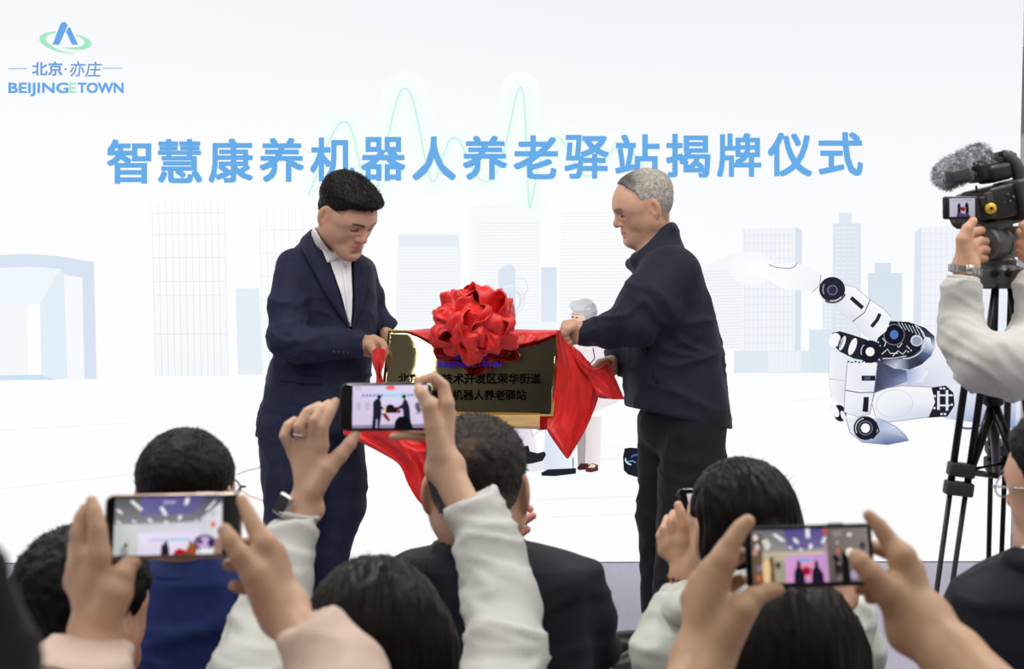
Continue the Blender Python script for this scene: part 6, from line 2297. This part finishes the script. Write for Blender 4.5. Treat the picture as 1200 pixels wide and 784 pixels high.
# ---------------------------------------------------------------- blurred dark figure at the very edge, close to the lens
P = thing('person', 'blurred dark-clothed person very close to the lens, only a shoulder and arm showing', 'person', floor_pt(-60, 700, .95))
h = Head(W(-222, 505, .95), (.1, 1), 0, 0, 1.0)
d = .95
jk = union([pxloft([(690, -230, -90, .0, .06), (730, -280, -50, 0, .09), (800, -330, -10, 0, .12), (950, -350, 20, 0, .14), (1300, -350, 20, 0, .15), (2000, -360, 30, 0, .15)], d, 2.6),
            limb(d, [(-70, 680, .0, 76), (-48, 795, .03, 92), (-40, 1000, .03, 92), (-30, 1250, .06, 80), (-60, 1500, .16, 66)]), limb(d, [(-290, 760, .0, 90), (-310, 1000, .03, 90), (-310, 1300, .06, 76), (-280, 1560, .16, 62)])], .03)
solid('jacket', jk, .01, BLACKC, P, folds(.005, seed=141))
o = W(-150, 700, d)
trs = union([rc((o[0] - .1, o[1], .95), (o[0] - .11, o[1], .08), .1, .07), rc((o[0] + .1, o[1], .95), (o[0] + .11, o[1], .08), .1, .07), rc((o[0] - .07, o[1], 1.0), (o[0] + .07, o[1], 1.0), .12)], .04)
solid('trousers', trs, .018, DKTR, P)
for sx in (-.11, .11):
    shoe(P, (o[0] + sx, o[1], 0), (.1, 1), LEATHER)
body(P, [(union([h.skull(), rc(h.T(0, -.025, -.06), W(-222, 760, d), .056, .064)], .03), .008, h.colours(SK1)), (union([rc(o * [1, 1, 0] + np.array([0, 0, 1.0]), o * [1, 1, 0] + np.array([0, 0, 1.35]), .11), rc((o[0] - .1, o[1], 1.0), (o[0] - .11, o[1], .1), .06, .04), rc((o[0] + .1, o[1], 1.0), (o[0] + .11, o[1], .1), .06, .04)], .05), .025, None),
         (ball(W(-66, 1540, d + .18), .045), .012, None), (ball(W(-278, 1600, d + .18), .045), .012, None)])
hair('hair', cap(h, SHORT, lambda q: .012 + 0 * q[:, 0]), .008, HAIRB, P, h)
# ================================================================ CAMERA OPERATOR, TRIPOD, VIDEO CAMERA
dT = 3.9
HEAD_TOP = W(1172, 312, dT)
tb = HEAD_TOP.copy()
tb[2] = 0
tri = thing('tripod', 'tall black video tripod with twin-tube legs and grey fluid head under the camcorder', 'tripod', tb)


def frame_of(z, hint):
    z = z / np.linalg.norm(z)
    x = np.cross(hint, z)
    x /= np.linalg.norm(x)
    return [x, np.cross(z, x), z]


CR = frame_of(U * 1.0 + R * .02, F)
mb = MB()
mb.lathe(W(1172, 333, dT), U, [(-.01, .03), (0, .045), (.03, .05), (.042, .04), (.042, .0001)], 24)
for px, dd in ((1153, -.02), (1191, -.02), (1174, .05)):
    mb.box(W(px, 326, dT + dd), (.024, .022, .024), CR, .006)
auto_smooth(mb.build('crown', GREYP, tri))
for px, py in ((1166, 320), (1181, 320)):
    MB().lathe(W(px, py, dT - .045), -F, [(-.004, .009), (.004, .009), (.005, .006), (.005, .0001)], 14).build('bolt', BLACKM, tri, True)


def leg(top0, mid, foot, clamp_py):
    t0, m0, f0 = [np.asarray(q, float) for q in (top0, mid, foot)]
    ax = f0 - t0
    ax /= np.linalg.norm(ax)
    side = np.cross(ax, F)
    side /= np.linalg.norm(side)
    L_ = np.linalg.norm(f0 - t0)
    lg = MB()
    for s_ in (-1, 1):
        lg.tube([t0 + side * s_ * .019, t0 + side * s_ * .019 + ax * L_ * .325], .0085, 12)
    o = lg.build('leg', BLACKM, tri, True)
    low = MB()
    for s_ in (-1, 1):
        low.tube([t0 + side * s_ * .018 + ax * L_ * .27, f0 + side * s_ * .014], .0062, 10)
    low.build('lower_tube', BLACKM, o, True)
    for k, wd in ((.325, .032), (.295, .03)):
        c = t0 + ax * L_ * k
        auto_smooth(MB().box(c, (wd, .019, .016), [side, np.cross(ax, side), ax], .005).build('clamp', DARKP, o))
    MB().lathe(f0, -ax, [(-.03, .012), (-.012, .02), (0, .022), (.002, .0001)], 14).build('rubber_foot', BLACKP, o, True)
    return o


def to_ground(px, py, d):
    """where a straight leg from the crown through this point meets the floor"""
    a, b = HEAD_TOP - U * .06, W(px, py, d)
    t = a[2] / (a[2] - b[2])
    p = a + (b - a) * t
    p[2] = .012
    return p


leg(W(1157, 334, dT - .02), None, to_ground(1130, 600, dT + .02), 0)
leg(W(1194, 334, dT - .02), None, to_ground(1213, 600, dT - .1), 0)
leg(W(1176, 334, dT + .05), None, to_ground(1166, 590, dT + .34), 0)
# spreader and centre brace
mid = W(1164, 466, dT + .02)
mb = MB()
mb.lathe(mid + U * .006, U, [(-.03, .012), (-.02, .024), (.01, .024), (.018, .016), (.018, .0001)], 16)
br = [W(1140, 545, dT + .0), W(1190, 540, dT - .06), W(1168, 555, dT + .22)]
for b_ in br:
    mb.tube([mid - U * .015, b_], [.013, .009], 10)
mb.build('spreader', BLACKM, tri, True)
mb = MB()
mb.tube([W(1128, 552, dT), W(1192, 540, dT - .06), W(1170, 558, dT + .2)], .008, 8, closed=True)
mb.build('spreader_rod', BLACKM, tri, True)
# fluid head
mb = MB()
mb.lathe(W(1170, 312, dT), U, [(-.008, .034), (.0, .04), (.012, .042), (.018, .036), (.026, .036), (.026, .0001)], 28)
mb.box(W(1170, 301, dT), (.028, .026, .018), CR, .006)
auto_smooth(mb.build('pan_base', GREYP, tri))
dr0, dr1 = W(1156, 286, dT - .055), W(1192, 283, dT + .045)
ax = dr1 - dr0
mb = MB()
mb.lathe(dr0, ax, [(-.004, .0001), (-.004, .032), (0, .036), (.03, .037), (.034, .034), (.055, .034), (.058, .037), (np.linalg.norm(ax), .036), (np.linalg.norm(ax) + .004, .03), (np.linalg.norm(ax) + .004, .0001)], 30)
auto_smooth(mb.build('tilt_drum', GREYP, tri))
T_ = np.array([math.cos(math.radians(14)), math.sin(math.radians(14))])
BX = R * math.cos(math.radians(14)) + U * math.sin(math.radians(14))
BX = BX * .93 + F * .36
BX /= np.linalg.norm(BX)
BZ = U - BX * (U @ BX)
BZ /= np.linalg.norm(BZ)
BY = np.cross(BZ, BX)
mb = MB()
mb.box(W(1165, 262, dT - .01), (.058, .03, .009), [BX, BY, BZ], .003)
mb.box(W(1161, 267, dT - .02), (.045, .024, .008), [BX, BY, BZ], .003)
auto_smooth(mb.build('plate', GREYP, tri))
for px, py in ((1141, 270), (1143, 276.5)):
    MB().lathe(W(px, py, dT - .05), -F - R * .4, [(-.012, .006), (.004, .008), (.008, .007), (.008, .0001)], 14).build('knob', DARKP, tri, True)
a = Art(lambda px, py, L=1: W(px, py, dT - .0665 - L * .0002))
MB().box(W(1155, 288, dT - .061), (.016, .012, .005), [R, U, F], .003).build('badge_plate', DARKP, tri)
a.rect(1150.5, 287.5, 1158, 292, (66, 120, 190))
a.line([(1149, 286), (1160, 282.5)], 1.6, (170, 172, 176))
a.build('marking', mat('head_marking', (96, 140, 196), .5), tri)

# ---- video camera
vb = W(1165, 256, dT)
vc = thing('video_camera', 'black professional camcorder with furry grey microphone cover and flip-out screen', 'camera', vb)
dV = 3.9


def vbox(name, px, py, half, m, dd=0.0, bev=.006, ax=None, parent=None, label=None):
    return auto_smooth(MB().box(W(px, py, dV + dd), half, ax or [BX, BY, BZ], bev).build(name, m, parent or vc, False, label))


vbox('camera_body', 1182, 233, (.088, .055, .036), BLACKP)
vbox('side_panel', 1179, 236, (.055, .006, .03), DARKP, -.062, .003)
mb = MB()
lens0 = W(1152, 243, dV + .02)
mb.lathe(W(1158, 241, dV + .03), -BX * .2 + F, [(0, .0001), (0, .034), (.05, .036), (.055, .042), (.12, .044), (.12, .036), (.10, .03), (.10, .0001)], 28)
auto_smooth(mb.build('lens_barrel', BLACKP, vc))
vbox('rear_block', 1200, 232, (.045, .05, .045), DARKP, -.01)
# handle along the top, with its curved grip
vbox('top_handle', 1162, 190, (.062, .018, .011), BLACKP)
vbox('accessory_shoe', 1170, 180.5, (.02, .012, .005), BLACKM, 0, .002)
vbox('handle_zoom', 1158, 185, (.02, .014, .008), DARKP, -.01, .003)
gp = [W(1174, 181.5, dV), W(1181, 183, dV), W(1188, 191, dV), W(1193, 201, dV), W(1196, 212, dV), W(1197, 221, dV)]
mb = MB()
mb.tube(gp, [.012, .015, .0165, .0165, .016, .018], 14)
mb.build('handle_grip', DARKP, vc, True)
vbox('microphone_holder', 1152, 201, (.03, .028, .022), BLACKP, -.005, .008)
vbox('viewfinder', 1165, 203, (.032, .03, .02), BLACKP, .0, .01)
vbox('input_box', 1123, 206, (.026, .012, .014), DARKP, -.038, .003)
mb = MB()
mb.tube([W(1144, 218, dV - .03), W(1144.5, 224, dV - .035), W(1148, 227.5, dV - .035), W(1154, 226, dV - .03)], .0028, 8)
mb.tube([W(1172, 194, dV - .02), W(1174.5, 199, dV - .02), W(1174, 205, dV - .02), W(1171, 209, dV - .02)], .0028, 8)
mb.build('cable', BLACKM, vc, True)
# furry windshield
f0, f1 = W(1110, 204, dV - .0), W(1146, 187, dV)
fur_core = union([rc(f0, f1, .031, .033)])
V_, fc, N = surface(fur_core, .004, lambda P, N: .004 * fbm(P * 60, 5))
r9 = np.random.default_rng(9)
ids = r9.integers(0, len(V_), 5200)
Dd = N[ids] * .8 + r9.normal(0, .4, (5200, 3)) - (f1 - f0) / np.linalg.norm(f1 - f0) * .35 - U * .25
Dd /= np.linalg.norm(Dd, axis=1, keepdims=True)
Sd = np.cross(Dd, r9.normal(0, 1, (5200, 3)))
Sd /= np.linalg.norm(Sd, axis=1, keepdims=True)
sv = np.stack([V_[ids] - Sd * .0009, V_[ids] + Sd * .0009, V_[ids] + Dd * r9.uniform(.006, .014, (5200, 1))], 1).reshape(-1, 3)
tone = lambda P: (lin((172, 174, 182))[None] * (1 + .55 * fbm(P * 45, 3))[:, None]).clip(0.02, .8)
tc_ = np.vstack([tone(V_), np.repeat(tone(V_[ids]) * r9.uniform(.7, 1.6, (5200, 1)), 3, 0)])
tri_ = np.vstack([fc[:, [0, 1, 2]], fc[:, [0, 2, 3]], (len(V_) + np.arange(5200 * 3)).reshape(-1, 3)])
raw_mesh('microphone_windshield', np.vstack([V_, sv]), tri_, FUR, vc, True, tc_, 'grey furry cover')
# flip-out screen
LX = R * .995 + U * .01
LX = LX - F * .05
LX /= np.linalg.norm(LX)
LZ = U - LX * (U @ LX)
LZ /= np.linalg.norm(LZ)
LY = np.cross(LZ, LX)
lcd = auto_smooth(MB().box(W(1125, 243.5, dV - .09), (.0385, .006, .0255), [LX, LY, LZ], .005).build('screen_panel', BLACKP, vc))
lc_ = W(1125, 243.5, dV - .09) - LY * np.sign(LY @ F) * .0068
a = Art(lambda u, v, L=1: lc_ + LX * ((u - .5) * .056 + .0035) + LZ * (.5 - v) * .041 - F * L * .0001)
a.poly([(0, 0), (1, 0), (1, 1), (0, 1)], [(206, 206, 216), (196, 196, 208), (176, 170, 186), (190, 186, 200)], 1)
a.line([(.1, .12), (.9, .1)], .05, (150, 166, 206), 2)
a.poly([(.30, .9), (.32, .5), (.30, .4), (.36, .28), (.40, .24), (.42, .34), (.45, .5), (.43, .9)], (44, 34, 42), 2)
a.poly([(.62, .9), (.64, .55), (.60, .42), (.64, .28), (.68, .2), (.74, .3), (.76, .6), (.75, .9)], (36, 30, 44), 2)
a.poly([(.42, .55), (.50, .45), (.60, .5), (.64, .6), (.56, .72), (.46, .66)], (150, 40, 40), 2.4)
a.poly([(.26, 1), (.30, .82), (.44, .78), (.6, .86), (.74, .8), (.8, 1)], (84, 66, 110), 2.6)
a.build('picture', PHONEM, lcd)
vbox('screen_hinge', 1149, 243, (.012, .018, .024), BLACKP, -.07, .004)
mb = MB()
mb.tube([W(1116, 258, dV - .09), W(1119, 263, dV - .09), W(1122, 265.5, dV - .085), W(1131, 264, dV - .08), (W(1134, 258, dV - .08))], .006, 8)
mb.build('screen_hood', BLACKP, vc, True)
bp = W(1157.8, 245.3, dV - .072)
MB().lathe(bp, -F, [(0, .0001), (0, .0115), (.026, .0125), (.029, .0105), (.029, .0001)], 24).build('gold_dial', GOLDP, vc, True, 'gold dial')
MB().lathe(bp - F * .0292, -F, [(0, .0001), (0, .004), (.001, .0035), (.001, .0001)], 12).build('dial_mark', BLACKM, vc, True)
for k, (px, py) in enumerate(((1166, 233), (1170.5, 231.5), (1168, 238), (1172, 237), (1166, 243), (1171, 243), (1177, 237), (1184, 236), (1181, 228), (1188, 231), (1176, 247))):
    MB().lathe(W(px, py, dV - .069), -F, [(-.003, .0032), (.0015, .0032), (.002, .002), (.002, .0001)], 10).build('key', GREYP, vc, True)

# ---- camera operator
P = thing('person', 'camera operator in light grey sweatshirt, hand with metal watch steadying the tripod head', 'person', floor_pt(1290, 700, 3.95))
d = 3.76
h = Head(W(1296, 230, 4.1), (-.7, .6), 2, 0, 1.0)
K = hand(3.78, [(1126, 311, 0, 8.2), (1138, 313, 0, 8.2)], [(1130, 283, 0, 7.6), (1136, 288, .012, 7.6), (1141, 295, .02, 7.4), (1143, 303, .024, 6.8)],
         [[(1138, 272, .015, 5.6), (1150, 270, .04, 5)], [(1148, 282, .03, 5.6), (1155, 283, .05, 5)], [(1150, 292, .035, 5.6), (1156, 293, .05, 5)], [(1149, 303, .035, 5.2), (1154, 303, .05, 4.6)]],
         [(1131, 298, -.01, 9), (1128.5, 281, -.014, 7.8), (1133.5, 268.5, -.012, 6.4), (1140.5, 259, -.008, 5)], arm=[(1130, 335, -.01, 13)])
K2 = hand(3.8, [(1222, 292, 0, 9), (1222, 302, 0, 9)], [(1208, 280, 0, 7.5), (1206, 288, 0, 7.5), (1206, 296, 0, 7), (1208, 302, 0, 6.5)],
          [[(1200, 276, .01, 6), (1195, 272, .02, 5)], [(1198, 286, .01, 6), (1194, 285, .025, 5)], [(1199, 296, .01, 6), (1195, 294, .02, 5)], [(1201, 303, .01, 5), (1197, 301, .02, 4.6)]], [(1216, 284, -.01, 7), (1205, 272, -.012, 5.6), (1198, 264, -.01, 4.6)], arm=[(1245, 320, 0, 14)])
trs = pxloft([(300, 1270, 1325, 0, .05), (312, 1250, 1345, 0, .08), (330, 1228, 1370, 0, .11), (360, 1212, 1388, 0, .13), (420, 1206, 1394, 0, .14), (520, 1208, 1392, 0, .14), (640, 1204, 1396, 0, .15)], 4.12, 2.6)
slv = cut(limb(d, [(1129, 318, 0, 18.5), (1127, 340, 0, 22), (1127, 370, 0, 24), (1133, 402, -.03, 29), (1152, 424, -.06, 33), (1185, 428, -.06, 39), (1240, 400, .08, 44), (1280, 352, .34, 40)]), W(1129, 326, d), U + R * .12, .005)
slv2 = cut(limb(3.8, [(1226, 302, 0, 16), (1215, 335, .0, 24), (1215, 390, 0, 27), (1240, 420, .12, 32), (1350, 360, .32, 38)]), W(1228, 300, 3.8), U - R * .5, .005)
jk = union([trs, slv, slv2, chain([W(1256, 308, 4.1), W(1296, 318, 3.98), W(1338, 308, 4.1)], [.03] * 3, .02)], .03)
fk = folds(.0058, seed=151, axis=(.6, .1, .8), along=7, across=20)
solid('sweatshirt', jk, .007, GREYS, P, fk)
solid('cuff', cut(cut(limb(d, [(1129, 316, 0, 18), (1128.5, 336, 0, 20.5)]), W(1129, 323.5, d), U + R * .12, .004), W(1128.5, 333, d), -U, .004), .005, GREYS, P)
MB().box(W(1108.5, 367, d - .0), (.004, .003, .008), [R, F, U * .9 + R * .4], .001).build('logo_tab', BLACKC, P)
lg = union([limb(4.12, [(1262, 640, 0, 46), (1258, 800, 0, 42), (1254, 1040, 0, 32)]), limb(4.12, [(1338, 640, 0, 46), (1342, 800, 0, 42), (1346, 1040, 0, 32)]), limb(4.12, [(1270, 625, 0, 50), (1330, 625, 0, 50)])], .04)
lg = cut(lg, (0, 0, .03), (0, 0, -1.0), .004)
solid('trousers', lg, .014, DKTR, P)
for px in (1254, 1346):
    p = W(px, 1050, 4.12)
    shoe(P, p, (-.4, 1), LEATHER)
body(P, [(K, .003, plain_skin(lin((204, 158, 130)))), (K2, .0034, plain_skin(lin((190, 140, 112)))), (union([h.skull(), rc(h.T(0, -.025, -.06), W(1297, 330, 4.12), .056, .064)], .03), .007, h.colours(SK1)),
         (union([limb(4.12, [(1298, 370, 0, 55), (1298, 620, 0, 55)]), limb(4.12, [(1262, 640, 0, 34), (1256, 1050, 0, 18)]), limb(4.12, [(1338, 640, 0, 34), (1344, 1050, 0, 18)]), limb(d, [(1250, 370, .14, 26), (1180, 430, .03, 22), (1130, 395, 0, 16), (1130, 330, 0, 11)])], .05), .022, None)])
hair('hair', cap(h, SHORT, lambda q: .012 + 0 * q[:, 0]), .007, HAIRB, P, h)
# metal watch
wc = W(1131, 316.5, 3.772)
for k in range(22):
    t = 2 * math.pi * k / 22
    rad = R * math.cos(t) * .0345 + F * math.sin(t) * .029 + U * (.006 * math.cos(t) * -1)
    nrm = R * math.cos(t) + F * math.sin(t)
    nrm /= np.linalg.norm(nrm)
    tg = np.cross(nrm, U)
    if k == 0:
        wt = MB().box(wc + rad, (.0028, .0052, .0085), [nrm, tg, U], .001).build('wrist_watch', SILVER, P, False, 'metal link watch')
    else:
        MB().box(wc + rad, (.0024, .0046, .0078), [nrm, tg, U], .001).build('link', SILVER, wt)
MB().lathe(W(1133, 316.5, 3.772) - F * .029, -F, [(0, .0001), (0, .011), (.003, .010), (.003, .0001)], 18).build('dial', SILVER, wt, True)
